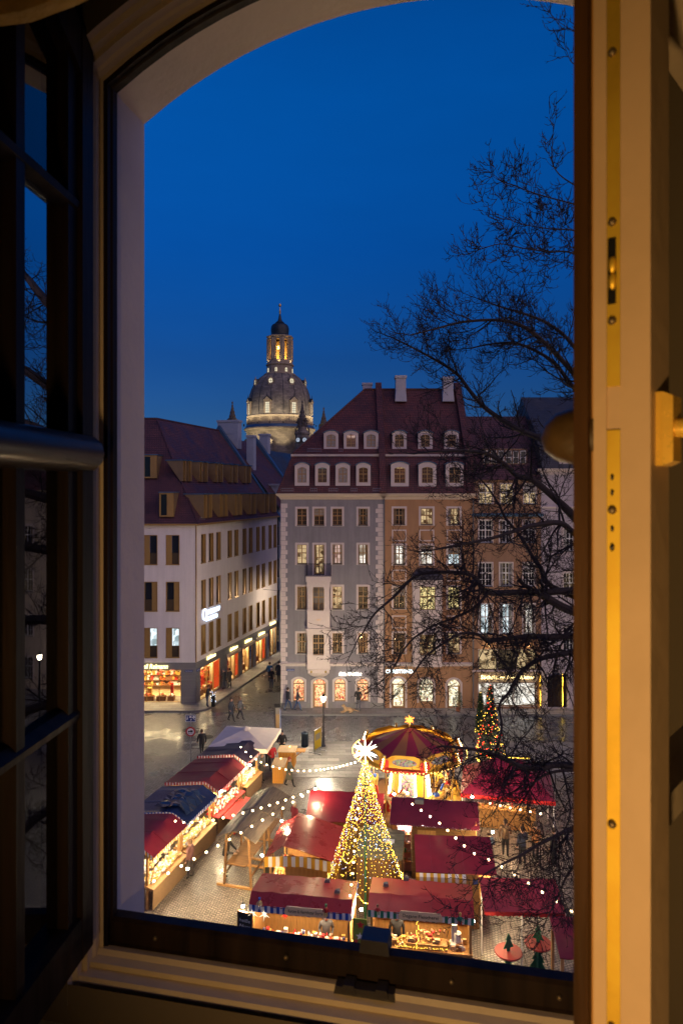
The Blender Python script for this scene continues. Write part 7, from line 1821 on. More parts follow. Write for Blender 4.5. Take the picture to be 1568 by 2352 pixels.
def bulb_string(label, pts, n, r, em=None, sag=.0):
    P = [Vector(p) for p in pts]; s = thing('string_of_lights', label, 'string lights', P[0], 0, 'strings of warm bulbs'); o = P[0]
    key = (r, (em or E_bulb).name)
    if key not in BULB: BULB[key] = (MB().ball((0, 0, 0), r, 8, 6).mesh('bulb', em or E_bulb, True), MB().lathe([(r * .3, r * .9), (r * .3, r * 1.7), (.004, r * 1.8)], 6).mesh('socket', M_black))
    segs = [(b - a).length for a, b in zip(P[:-1], P[1:])]; T = sum(segs); Q = []
    for k in range(n + 1):
        d = T * k / n; i = 0
        while i < len(segs) - 1 and d > segs[i]: d -= segs[i]; i += 1
        q = P[i] + (P[i + 1] - P[i]) * (d / segs[i]) - o - Vector((0, 0, sag * 4 * (k / n) * (1 - k / n))); Q.append(q)
    MB().path([q + Vector((0, 0, r * 1.8)) for q in Q], .007, 4).build('cable', M_black, s)
    for q in Q: b = put('bulb', BULB[key][0], s, q); put('socket', BULB[key][1], b)
    return s
S1 = [at(553, 1716, 37.4), at(575, 1737, 36.6), at(610, 1756, 35.3), at(650, 1767, 34.2), at(690, 1771, 33), at(730, 1769, 31.8), at(775, 1762, 29.4), at(815, 1751, 27.2)]
bulb_string('dense festoon of round bulbs hanging from the parasol to the top of the light tree', S1, 23, .038)
bulb_string('string of bulbs crossing the nearer shelter from the alley counter to the red stalls', [on(489.8, 1883.8, 3.2), on(580, 1862, 3.25), on(655, 1838, 3.2), on(724.4, 1811.8, 3.2)], 12, .045)
bulb_string('string of bulbs running low over the alley setts past the leaning man', [on(354.4, 2023, 3.1), on(520, 1932, 2.95), on(640, 1862, 3.0), on(694.5, 1828.6, 3.1)], 13, .045)
bulb_string('short string of bulbs over the seam of the red and blue alley roofs', [on(403, 1886, 2.75), on(424, 1889, 2.75), on(462, 1888, 2.8)], 3, .04)
bulb_string('string of bulbs slanting over the wine red and red roofs to the rose awning', [on(946.7, 1847, 3.3), on(1012, 1893, 3.25), on(1082, 1958, 3.2), on(1130, 1978, 3.2), on(1200, 2020, 3.2), on(1265, 2062, 3.2), on(1311, 2093, 3.2)], 14, .045)
bulb_string('string of bulbs in front of the crimson tent', [on(1125, 1845.4, 3.2), on(1180, 1857, 3.1), on(1240.7, 1869, 3.1)], 5, .04)
bulb_string('column of bulbs dropping from the light tree to the candle stall', [at(824.7, 1834, 25.9), at(817, 1900, 25.4), at(812, 1975, 25.0), at(806, 2040, 24.5), at(800.7, 2081, 24.0)], 10, .04)

# ---- the tree of lights ---------------------------------------------------------
AX = Vector((.93, 26.75, 0)); ZT, ZR, RR = 6.42, 2.0, 1.40
s = thing('tree_of_lights', 'tall cone of golden fairy lights on a green pole topped by a white star', 'light tree', AX)
MB().path([(0, 0, 0), (0, 0, ZT + .1)], [.05, .03], 8).build('pole', mat('green_pole', (.02, .10, .045), .5), s)
mb = MB(); mg = MB(); rr = random.Random(5)
def net_pt(t, f): 
    r = .05 + (RR - .05) * (f ** 1.12); return Vector((r * math.cos(t), r * math.sin(t), ZT - (ZT - ZR) * f))
for k in range(36):
    t = 2 * math.pi * k / 36; mg.path([net_pt(t, j / 10) for j in range(11)], .004, 3, 1)
    for j in range(44):
        f = (j + rr.random()) / 44; p = net_pt(t + rr.uniform(-.05, .05), f) + Vector((rr.uniform(-.04, .04), rr.uniform(-.04, .04), 0)); c = rr.random()
        mg.ball(p, .009 + .011 * rr.random(), 5, 3, 0 if c < .80 else 2)
for k in range(14):      # swags round the foot
    t0, t1 = 2 * math.pi * k / 14, 2 * math.pi * (k + 1) / 14
    for j in range(16):
        t = t0 + (t1 - t0) * j / 16; p = Vector((RR * 1.04 * math.cos(t), RR * 1.04 * math.sin(t), ZR - .32 * math.sin(math.pi * j / 16) + rr.uniform(-.02, .02))); mg.ball(p, .02, 5, 3, 0 if rr.random() < .85 else 2)
stuff(mg.build('fairy_lights', [E_fairy, M_iron, E_fairyb], s, fix=False))
sm = star((0, 0, ZT + .36), .13, .52); sm.build('star', emit('tree_star', (1.0, .93, .78), 7), s)
lamp('star_light', 'POINT', (0, -.75, ZT + .3), 500, (1.0, .9, .7), s, .25); lamp('net_light', 'POINT', (0, 0, 3.2), 110, (1.0, .66, .2), s, .9)
mb = MB(); mb.ball((.95, -.75, .55), .26, 10, 8); mb.ball((.95, -.75, .95), .19, 10, 8); mb.ball((.95, -.75, 1.25), .13, 10, 8)
tag(mb.build('snowman_figure', C_white, None, True, AX + Vector((.35, .45, 0))), 'white snowman figure at the foot of the tree of lights', 'snowman')

# second lit tree and a small one, far right
def lit_tree(label, base, h, r, seed, cols, n, name='lit_fir'):
    o = thing(name, label, 'christmas tree', base, 0, 'lit fir trees at the back of the market'); rr = random.Random(seed)
    MB().path([(0, 0, 0), (0, 0, h)], [.07, .02], 6).build('trunk', M_woodd, o)
    mb = MB()
    for _ in range(2600):
        f = rr.random(); t = rr.uniform(0, 6.28); q = r * (1 - f) * rr.uniform(.3, 1); p = Vector((q * math.cos(t), q * math.sin(t), .3 + f * (h - .3))); d = Vector((math.cos(t), math.sin(t), -.25)) * rr.uniform(.12, .25); w = Vector((-math.sin(t), math.cos(t), 0)) * .05; mb.poly([p - w, p + w, p + d])
    stuff(mb.build('crown', MATS['fir_green'], o))
    mb = MB()
    for k in range(n):
        f = k / n; t = f * 6.28 * 7; f = rr.random() ** 1.4; t = rr.uniform(0, 6.283); q = r * (1 - f) * rr.uniform(.85, 1.08) + .03; mb.ball((q * math.cos(t), q * math.sin(t), .3 + f * (h - .3)), .026, 5, 3, 0 if rr.random() < .55 else 1)
    stuff(mb.build('fairy_lights', cols, o))
lit_tree('tall fir with gold and red lights behind the crimson tent', (9.35, 43, 0), 4.7, .9, 3, [E_fairy, E_fairyr], 230)
lit_tree('small fir with gold lights left of the red lit fir', (9.6, 47.2, 0), 3.0, .35, 4, [E_fairy, E_fairy], 80, 'lit_fir')
bulb_string('row of golden bulbs along a low roof below the red lit fir', [on(1095, 1743, 2.4), on(1110, 1758, 2.3), on(1160, 1757, 2.3)], 16, .045, E_fairy)
bulb_string('curtain rail of golden bulbs right of the red lit fir', [on(1165, 1740, 2.4), on(1215, 1742, 2.4)], 18, .035, E_fairy)

# ---- carousel ------------------------------------------------------------------
KC = Vector((3.68, 37.0, 0))
s = thing('carousel', 'small striped carousel with painted rounding boards and lit centre', 'carousel', KC, R(11)); s.scale = (1.2, 1.2, 1.0)
NS = 8; ra, rb_ = 1.95, 2.5
M_cy, M_cp, M_cr = mat('canopy_yellow', (.36, .13, .04), .7), mat('canopy_plum', (.30, .015, .04), .7), mat('board_red', (.55, .03, .02), .5)
MB().lathe([(.001, .0), (2.45, 0), (2.45, .24), (.001, .24)], 24).build('platform', M_woodd, s)
for k in range(16):
    t0, t1 = 2 * math.pi * k / 16, 2 * math.pi * (k + 1) / 16; mb = MB(); A = (0, 0, 4.15)
    P0, P1 = (ra * math.cos(t0), ra * math.sin(t0), 3.15), (ra * math.cos(t1), ra * math.sin(t1), 3.15); mb.poly([P0, P1, A]); mb.build('canopy_panel', M_cp if k % 2 else M_cy, s)
M_paint = emit  # painted scenes stay unlit
def scene_mat():
    m, t, b = _new('painted_scene'); tc = t.nodes.new('ShaderNodeTexCoord'); v = t.nodes.new('ShaderNodeTexVoronoi'); v.inputs['Scale'].default_value = 15; t.links.new(tc.outputs['Object'], v.inputs['Vector'])
    h = t.nodes.new('ShaderNodeHueSaturation'); h.inputs['Saturation'].default_value = .7; h.inputs['Value'].default_value = .3; t.links.new(v.outputs['Color'], h.inputs['Color']); t.links.new(h.outputs[0], b.inputs['Base Color']); b.inputs['Roughness'].default_value = .5; return m
M_scene = scene_mat()
for k in range(NS):
    t0, t1 = 2 * math.pi * k / NS, 2 * math.pi * (k + 1) / NS; tm = (t0 + t1) / 2
    rbd = put('rounding_board', None, s)
    def rp(t, r, z): return (r * math.cos(t), r * math.sin(t), z)
    n = 8; mb = MB()
    for j in range(n):
        a, b = t0 + (t1 - t0) * j / n, t0 + (t1 - t0) * (j + 1) / n; za = 3.25 + .28 * math.sin(math.pi * j / n) + .05 * math.sin(3 * math.pi * j / n); zb = 3.25 + .28 * math.sin(math.pi * (j + 1) / n) + .05 * math.sin(3 * math.pi * (j + 1) / n)
        ra2 = ra * math.cos(math.pi / NS) / math.cos(a - tm) * 1.06; rb2 = ra * math.cos(math.pi / NS) / math.cos(b - tm) * 1.06
        mb.hexa([rp(a, ra2 + .25, 2.92), rp(b, rb2 + .25, 2.92), rp(b, rb2 + .21, 2.92), rp(a, ra2 + .21, 2.92), rp(a, ra2 + .06, za), rp(b, rb2 + .06, zb), rp(b, rb2 + .02, zb), rp(a, ra2 + .02, za)])
    mb.build('board', mat('board_yellow', (.62, .33, .02), .5), rbd)
    mb = MB(); m_ = []
    for j in range(13):
        u = 2 * math.pi * j / 12; a = tm + .25 * math.cos(u); h = 3.19 + .17 * math.sin(u); jj = (a - t0) / (t1 - t0); za = 3.25 + .28 * math.sin(math.pi * jj) + .05 * math.sin(3 * math.pi * jj); f = (h - 2.92) / (za - 2.92); r_ = ra * math.cos(math.pi / NS) / math.cos(a - tm) * 1.06 + .25 - .19 * f; m_.append(rp(a, r_ + .025, h))
    mb.poly(m_[:-1]); mb.build('painting', M_scene, rbd)
    for sg_ in (-1, 1):
        mb = MB(); a = tm + sg_ * .33; r_ = ra * math.cos(math.pi / NS) / math.cos(a - tm) * 1.06
        mb.poly([rp(tm + sg_ * .29, r_ + .27, 2.94), rp(tm + sg_ * .385, r_ + .30, 2.94), rp(tm + sg_ * .375, r_ + .17, 3.28), rp(tm + sg_ * .31, r_ + .17, 3.25)]); mb.build('red_corner', M_cr, rbd)
    mb = MB(); mb.poly([rp(t0, rb_ + .05, 2.90), rp(t1, rb_ + .05, 2.90), rp(t1, rb_ - .25, 2.62), rp(t0, rb_ - .25, 2.62)]); mb.poly([rp(t0, rb_ + .06, 2.905), rp(t1, rb_ + .06, 2.905), rp(t1, ra, 2.95), rp(t0, ra, 2.95)]); mb.build('skirt', M_cr if k % 2 else MATS['board_yellow'], rbd)
    mb = MB(); MB().path([rp(t0, ra + .42, 2.86), rp(t0, ra + .26, 3.38)], .06, 8).build('finial_post', MATS['board_yellow'], rbd); mb = MB()
    for j in range(5): mb.ball(rp(t0, ra + .52 - .035 * j, 2.90 + j * .105), .034, 6, 4)
    mb.ball(rp(t0, ra + .28, 3.44), .07, 8, 6, 1); stuff(mb.build('bulbs', [E_bulb, MATS['gilding']], rbd))
    mb = MB()
    for j in range(1, 12):
        a = t0 + (t1 - t0) * j / 12; mb.ball(rp(a, rb_ + .07, 2.90), .028, 6, 4)
    stuff(mb.build('bulbs', emit('rim_bulb', (1.0, .62, .14), 7), rbd))
    MB().path([rp(t0, 2.1, .24), rp(t0, 2.1, 2.7)], .03, 6).build('pole', MATS['gilding'], s)
# centre drum with mirrors/tubes
for k in range(8):
    t0, t1 = 2 * math.pi * k / 8, 2 * math.pi * (k + 1) / 8; mb = MB(); mb.poly([rp(t0, .95, .3), rp(t1, .95, .3), rp(t1, .70, 2.6), rp(t0, .70, 2.6)]); cd = mb.build('centre_panel', M_scene if k % 2 else MATS['board_yellow'], s)
    MB().path([rp(t0, 1.0, .4), rp(t0, .76, 2.55)], .035, 6).build('light_tube', emit('carousel_tube', (1.0, .86, .55), 22), cd)
lamp('carousel_light', 'POINT', (0, -1.35, 2.35), 420, (1.0, .76, .38), s, .2); lamp('carousel_light', 'POINT', (1.4, .6, 2.35), 260, (1.0, .76, .38), s, .2); lamp('carousel_light', 'POINT', (-1.4, .6, 2.35), 260, (1.0, .76, .38), s, .2)
# rides: horses on poles, a red sleigh, bears
def horse(parent, t, r, m1, m2):
    h = put('horse', None, parent, M=Matrix.Translation((r * math.cos(t), r * math.sin(t), .75)) @ Matrix.Rotation(t + math.pi / 2, 4, 'Z'))
    mb = MB(); mb.path([(-.42, 0, .28), (-.25, 0, .38), (.1, 0, .34), (.32, 0, .44), (.45, 0, .68), (.52, 0, .82), (.66, 0, .72), (.74, 0, .66)], [.10, .16, .15, .16, .11, .10, .075, .05], 8)
    for x, d in ((-.35, -.12), (-.3, .1), (.25, .2), (.3, -.02)):
        y = .09 if d > 0 else -.09; mb.path([(x, y, .3), (x + d * .6, y, .08), (x + d * 1.6, y, -.12), (x + d * 1.2, y, -.28)], [.07, .05, .035, .045], 6)
    mb.path([(-.42, 0, .33), (-.58, 0, .3), (-.62, 0, .05)], [.03, .05, .02], 6); mb.build('body', m1, h, True)
    mb = MB(); mb.path([(-.12, 0, .48), (.12, 0, .46)], [.13, .14], 8); mb.path([(.3, 0, .62), (.42, 0, .86), (.5, 0, .95)], [.05, .07, .02], 6); mb.build('saddle', m2, h, True)
    MB().path([(0, 0, -.5), (0, 0, 1.9)], .022, 6).build('pole', MATS['gilding'], h)
for k, t in enumerate((-2.3, -1.15, -.35, .5, 1.6, 2.6)): horse(s, t, 1.7, [mat('horse_cream', (.6, .45, .25), .5), mat('horse_gold', (.55, .33, .05), .5)][k % 2], [C_red, C_blue][k % 2])
def bench(parent, t, r):
    b = put('sleigh', None, parent, M=Matrix.Translation((r * math.cos(t), r * math.sin(t), .25)) @ Matrix.Rotation(t + math.pi / 2, 4, 'Z'))
    for y in (-.35, .35): MB().prism([(-.5, 0), (.5, 0), (.62, .5), (.45, .75), (.3, .45), (-.3, .45), (-.42, 1.0), (-.6, .95)], y - .02, y + .02).build('side', M_cr, b)
    MB().bx(-.3, .3, -.33, .33, .4, .45).build('seat', M_bar, b); MB().hexa([(-.45, -.33, .4), (-.38, -.33, .4), (-.38, .33, .4), (-.45, .33, .4), (-.55, -.33, .92), (-.48, -.33, .92), (-.48, .33, .92), (-.55, .33, .92)]).build('backrest', M_bar, b)
bench(s, -2.75, 1.85); bench(s, -1.75, 1.95)
for k, t in enumerate((-.15, -.5)):
    mb = MB(); c = Vector((2.0 * math.cos(t), 2.0 * math.sin(t), .25)); mb.ball(c + Vector((0, 0, .35)), .3, 10, 8, sc=(1, 1, 1.15)); mb.ball(c + Vector((0, -.05, .82)), .2, 10, 8)
    for sx in (-1, 1): mb.ball(c + Vector((sx * .15, -.02, 1.0)), .07, 6, 5); mb.ball(c + Vector((sx * .3, -.15, .45)), .1, 6, 5); mb.ball(c + Vector((sx * .16, -.25, .1)), .12, 6, 5)
    mb.ball(c + Vector((0, -.22, .78)), .09, 6, 5); mb.build('bear_seat', mat('bear_yellow', (.60, .36, .04), .6), s, True)
star((0, 0, 4.55), .09, .27).build('star', emit('carousel_star', (1.0, .35, .05), 4), s); MB().path([(0, 0, 4.1), (0, 0, 4.5)], .03, 6).build('mast', MATS['gilding'], s)
# ================================================================== people
SKIN = mat('skin', (.42, .24, .17), .6)
def cloth(c): return mat('cloth_%d_%d_%d' % tuple(int(v * 1000) for v in c), c, .85, var=.15, vscale=12)
def skin_body(joints, edges, root=0, sub=1):
    """grow one closed surface over a skeleton of joints (position, radius)"""
    me = bpy.data.meshes.new('body_source'); me.from_pydata([j[0] for j in joints], edges, []); ob = bpy.data.objects.new('body_source', me); COL.objects.link(ob)
    ob.modifiers.new('skin', 'SKIN'); sv = me.skin_vertices[0].data
    for k, j in enumerate(joints):
        r = j[1]; sv[k].radius = (r, r) if not isinstance(r, tuple) else r
    sv[root].use_root = True
    m = ob.modifiers.new('sub', 'SUBSURF'); m.levels = sub; m.render_levels = sub
    dg = bpy.context.evaluated_depsgraph_get(); out = bpy.data.meshes.new_from_object(ob.evaluated_get(dg)); bpy.data.objects.remove(ob)
    return out
def person(label, loc, heading, top, legs, pose='stand', h=1.74, hair=(.05, .03, .02), hat=None, coat=0.0, shoes=(.02, .02, .02), group='people in the square', bag=None, seed=0):
    """heading in degrees: 0 looks towards the viewer, 90 looks right"""
    k = h / 1.74; rr = random.Random(seed)
    st = {'stand': (.10, -.02, .0), 'walk': (.09, .26, -.24), 'lean': (.12, .06, -.05)}[pose]
    J = []; E = []
    def j(x, y, z, r): J.append(((x * k, y * k, z * k), r * k)); return len(J) - 1
    lean = -.10 if pose == 'lean' else 0
    pel = j(0, 0, .94, (.165, .125)[0]); waist = j(0, lean * .4, 1.12, .145); chest = j(0, lean * .8, 1.32, .165); neck = j(0, lean, 1.47, .065); hd0 = j(0, lean - .015, 1.56, .085); hd1 = j(0, lean - .02, 1.67, .09)
    E += [(pel, waist), (waist, chest), (chest, neck), (neck, hd0), (hd0, hd1)]
    nose = j(0, lean - .12, 1.585, .018); E.append((hd0, nose))
    for sx, f in ((-1, st[1]), (1, st[2])):
        hip = j(sx * .09, 0, .86, .105); knee = j(sx * st[0], -f * .6 - .02, .50, .07); ank = j(sx * st[0], -f + (.06 if f < 0 else 0), .10, .045); toe = j(sx * (st[0] + .02), -f - .13, .045, .042)
        E += [(pel, hip), (hip, knee), (knee, ank), (ank, toe)]
        sh = j(sx * .19, lean * .9, 1.40, .075)
        if pose == 'walk': el, wr, hn = (sx * .25, -f * .35 * -1, 1.12), (sx * .24, -f * .5 * -1 - .12, .92), (sx * .23, -f * .5 * -1 - .17, .84)
        elif pose == 'lean': el, wr, hn = (sx * .27, lean - .12, 1.16), (sx * .16, lean - .36, 1.10), (sx * .12, lean - .44, 1.09)
        elif sx < 0 or seed % 2: el, wr, hn = (sx * .26, .03, 1.14), (sx * .20, -.17, 1.04), (sx * .15, -.24, 1.05)
        else: el, wr, hn = (sx * .26, .03, 1.13), (sx * .26, -.04, .90), (sx * .25, -.07, .82)
        e_ = j(*el, .055); w_ = j(*wr, .04); h_ = j(*hn, .042)
        E += [(chest, sh), (sh, e_), (e_, w_), (w_, h_)]
        d = (Vector(hn) - Vector(wr)).normalized(); side = Vector((sx, 0, 0))
        for q, (o, L) in enumerate(((-.02, .07), (-.005, .085), (.012, .08), (.026, .065))):
            ff = Vector(hn) + side * o * -1 + d * L + Vector((0, -.012, -.012)); fi = j(ff.x, ff.y, ff.z, .010); E.append((h_, fi))
        th = Vector(hn) + d * .03 - side * .045; ti = j(th.x, th.y, th.z, .011); E.append((h_, ti))
    me = skin_body(J, E)
    for m_ in (cloth(top), cloth(legs), SKIN, cloth(shoes)): me.materials.append(m_)
    hem = (.90 - coat) * k
    hands = [Vector(J[i][0]) for i in range(len(J)) if abs(J[i][1] - .042 * k) < 1e-6 and J[i][0][2] > .3]
    for p in me.polygons:
        c = p.center
        if c.z > 1.475 * k: p.material_index = 2
        elif c.z < .10 * k: p.material_index = 3
        elif any((c - q).length < .085 * k for q in hands): p.material_index = 2
        elif c.z < hem and abs(c.x) < .24 * k: p.material_index = 1
        else: p.material_index = 0
        p.use_smooth = True
    root = thing('person', label, 'person', loc, R(heading), group)
    put('body', me, root)
    hy = (lean - .01) * k
    mb = MB(); hz = 1.64 * k; n = 12
    mb.ball((0, hy + .012 * k, hz + .012 * k), .108 * k, 12, 8, sc=(.95, 1.05, 1.06))
    v2 = []   # keep the cap clear of the face
    mesh = mb.mesh('hair', cloth(hat or hair), True)
    b = bmesh.new(); b.from_mesh(mesh)
    bmesh.ops.delete(b, geom=[f for f in b.faces if (f.calc_center_median().z < hz + .01 * k and f.calc_center_median().y < hy + .01) or f.calc_center_median().z < hz - .09 * k], context='FACES'); b.to_mesh(mesh); b.free()
    put('hat' if hat else 'hair', mesh, root)
    for sx in (-1, 1):
        MB().ball((sx * .035 * k, hy - .088 * k, 1.615 * k), .011 * k, 6, 5).build('eye', M_black, root)
    MB().bx(-.025 * k, .025 * k, hy - .098 * k, hy - .08 * k, 1.535 * k, 1.545 * k).build('mouth', mat('lips', (.28, .10, .09), .6), root)
    if coat > .15:       # coat skirt
        mb = MB(); mb.lathe([(.20 * k, .95 * k), (.225 * k, .8 * k), (.245 * k, hem)], 14, (0, 0, 0)); mb.xf(Matrix.Diagonal((1, .8, 1, 1))); mb.build('coat_skirt', cloth(top), root, True)
    if bag:
        mb = MB(); mb.hexa([(.24 * k, -.14, .55 * k), (.34 * k, -.14, .55 * k), (.34 * k, .12, .55 * k), (.24 * k, .12, .55 * k), (.25 * k, -.11, .80 * k), (.33 * k, -.11, .80 * k), (.33 * k, .1, .80 * k), (.25 * k, .1, .80 * k)]); mb.path([(.29 * k, -.08, .8 * k), (.29 * k, 0, .95 * k), (.29 * k, .07, .8 * k)], .01, 5); mb.build('bag', cloth(bag), root)
    return root
DK = (.018, .018, .022)
person('man in dark jacket and white trousers leaning on the board roofed shelter', (-5.12, 30.15, 0), 70, DK, (.55, .52, .47), 'lean', 1.78, hat=(.05, .04, .03))
person('man in black coat and dark cap behind the flapped bar table', (-3.75, 43.2, 0), 0, DK, DK, 'stand', 1.8, hat=(.015, .015, .03), group='people at the bar tables', seed=1)
person('person in dark coat with back turned under the parasol edge', (-4.55, 42.2, 0), 150, (.03, .028, .028), DK, 'stand', 1.76, hair=(.2, .18, .16), coat=.2, group='people at the bar tables')
person('person in bright red jacket between the two bar tables', (-4.2, 41.35, 0), 20, (.42, .02, .03), (.05, .05, .07), 'stand', 1.66, hair=(.25, .2, .15), group='people at the bar tables', seed=3)
person('person in grey checked coat beside the pale bar table', (-4.62, 39.75, 0), 80, (.07, .07, .065), (.03, .03, .04), 'stand', 1.72, hair=(.18, .12, .07), coat=.25, group='people at the bar tables', bag=(.10, .03, .03))
person('person in black jacket and black trousers nearest the alley stall lamp', (-5.1, 39.6, 0), 60, (.02, .02, .025), DK, 'stand', 1.74, hair=(.03, .025, .02), group='people at the bar tables', seed=1)
person('person in olive long coat and red cap striding past the bar table', (-2.98, 39.15, 0), 85, (.075, .08, .06), DK, 'walk', 1.70, hat=(.35, .06, .03), coat=.42, group='people at the bar tables')
person('person in black coat and pale cap standing in the side street', (-6.02, 58.7, 0), 10, DK, (.04, .06, .12), 'stand', 1.72, hat=(.6, .58, .55), coat=.1, group='people in the side street', bag=(.02, .02, .02))
person('person in blue jacket behind the pale cap in the side street', (-6.35, 60.5, 0), 170, (.02, .12, .28), (.03, .03, .04), 'stand', 1.76, hair=(.06, .03, .02), group='people in the side street', seed=2)
person('person in long dark coat close to the grey house corner', (-5.55, 60.6, 0), 190, (.03, .04, .06), (.05, .05, .04), 'walk', 1.8, coat=.3, group='people in the side street')
person('person in dark parka looking into the lit corner shop', (-9.95, 57.9, .12), 250, (.03, .035, .04), (.03, .04, .07), 'stand', 1.75, hat=(.06, .07, .10), coat=.2, group='people in the side street', seed=3)
person('second dark figure standing close behind the parka at the corner shop', (-9.55, 58.3, .12), 230, (.05, .045, .04), DK, 'stand', 1.68, coat=.2, group='people in the side street')
person('person in dark coat stooping by the litter stand at the pavement corner', (-10.45, 53.2, .12), 80, (.035, .03, .035), (.04, .05, .10), 'lean', 1.7, hair=(.12, .05, .02), group='people in the side street')
person('person in black jacket and jeans at the quoins of the grey house', (-4.1, 52.3, .12), 130, (.02, .02, .03), (.03, .06, .14), 'walk', 1.76, group='people before the shops')
person('person in dark jacket and blue jeans before the first arched window', (-3.35, 52.25, .12), 90, (.04, .04, .05), (.05, .10, .22), 'walk', 1.70, group='people before the shops', hair=(.2, .12, .06))
person('man in dark jacket and grey jeans watching the last arched window, dog beside him', (1.28, 52.1, .12), 175, (.025, .022, .02), (.10, .10, .12), 'stand', 1.82, hair=(.06, .04, .03), group='people before the shops', seed=1)
person('person with pale bag passing the alley counter of straw goods', (-6.62, 29.9, 0), 250, (.16, .07, .06), (.05, .04, .04), 'stand', 1.7, hair=(.25, .14, .07), group='people in the alley', seed=2)
for lab, x, y, hd, c in (('person in grey blue coat at the end of the tinsel edged hut', 6.6, 30.6, 200, (.10, .12, .15)), ('person in brown jacket under the tent skirt', 7.6, 31.7, 160, (.12, .07, .04)), ('person in navy coat in front of the tent bar', 8.2, 31.0, 200, (.03, .035, .06)), ('person in orange brown jacket at the tent bar', 8.9, 31.4, 150, (.30, .13, .05)), ('person in black coat at the right pole of the tent', 9.6, 30.9, 220, (.02, .02, .02))):
    person(lab, (x, y, 0), hd, c, DK, 'stand', 1.72, group='people at the crimson tent', seed=int(x * 10))
person('stallholder in black jumper behind the butcher counter', (2.0, 24.75, 0), 0, DK, DK, 'stand', 1.7, group='stallholders', hair=(.06, .03, .02))
person('stallholder in grey jacket behind the candle counter', (-.55, 24.75, 0), 5, (.09, .09, .10), DK, 'stand', 1.68, group='stallholders', hair=(.10, .06, .03), seed=1)
person('person in dark blue coat crossing the road below the corner shop', (-8.1, 50.2, 0), 75, (.03, .035, .05), DK, 'walk', 1.75, coat=.3, group='people crossing the road')
person('person in grey jacket crossing the road beside the blue coat', (-7.5, 50.6, 0), 80, (.09, .09, .10), (.03, .03, .04), 'walk', 1.7, group='people crossing the road', hair=(.2, .13, .07))
person('lone dark figure on the road beyond the aubergine stall roof', (-8.9, 43.6, 0), 200, (.02, .02, .025), DK, 'walk', 1.74, group='people crossing the road')
person('person in wine red coat browsing at the single pitch stall', (-2.3, 33.6, 0), 130, (.20, .02, .04), DK, 'stand', 1.68, group='people in the alley', coat=.3, hat=(.5, .45, .4), seed=5)
# dog lying on the pavement
dg_ = thing('dog', 'pale golden dog lying on the pavement beside the man in dark jacket', 'dog', (.55, 52.0, .12), R(-70))
J = [((0, 0, .19), .15), ((0, -.26, .24), .135), ((0, .28, .17), .14), ((0, -.36, .42), .09), ((0, -.42, .56), .09), ((0, -.53, .53), .055), ((0, -.60, .51), .04), ((.15, .26, .10), .085), ((.24, .06, .06), .05), ((.25, -.10, .035), .04), ((-.15, .26, .10), .085), ((-.24, .06, .06), .05), ((-.25, -.10, .035), .04), ((.10, -.30, .12), .06), ((.11, -.44, .05), .042), ((.11, -.66, .035), .036), ((-.10, -.30, .12), .06), ((-.11, -.44, .05), .042), ((-.11, -.66, .035), .036), ((0, .46, .1), .045), ((.14, .66, .04), .035), ((.26, .74, .035), .02), ((.085, -.39, .61), .03), ((.12, -.39, .50), .028), ((-.085, -.39, .61), .03), ((-.12, -.39, .50), .028)]
Ed = [(0, 1), (0, 2), (1, 3), (3, 4), (4, 5), (5, 6), (2, 7), (7, 8), (8, 9), (2, 10), (10, 11), (11, 12), (1, 13), (13, 14), (14, 15), (1, 16), (16, 17), (17, 18), (2, 19), (19, 20), (20, 21), (4, 22), (22, 23), (4, 24), (24, 25)]
me = skin_body(J, Ed); me.materials.append(mat('golden_fur', (.50, .33, .16), .9, var=.25, vscale=14)); me.polygons.foreach_set('use_smooth', [True] * len(me.polygons)); put('body', me, dg_)
MB().ball((0, -.645, .52), .022, 6, 5).build('nose', M_black, dg_)
# ================================================================== the bare tree outside the window
M_bark = mat('bark', (.040, .028, .022), .85, var=.35, vscale=6, bump=.6, bscale=18)
M_twig = mat('twig_bark', (.016, .010, .008), .8)
tr = thing('bare_tree', 'large bare tree with drooping budded twigs before the houses', 'tree', (5.9, 13.4, 0))
TO = Vector((5.9, 13.4, 0)); trr = random.Random(42)
limb_mb, twig_mb = MB(), MB()
def smooth_path(P, n):
    out = []
    for i in range(len(P) - 1):
        p0, p1, p2, p3 = P[max(i - 1, 0)], P[i], P[i + 1], P[min(i + 2, len(P) - 1)]
        for k in range(n):
            t = k / n; out.append(.5 * ((2 * p1) + (-p0 + p2) * t + (2 * p0 - 5 * p1 + 4 * p2 - p3) * t * t + (-p0 + 3 * p1 - 3 * p2 + p3) * t ** 3))
    out.append(P[-1]); return out
TWIG_MIN = .0056; SPUR = .085
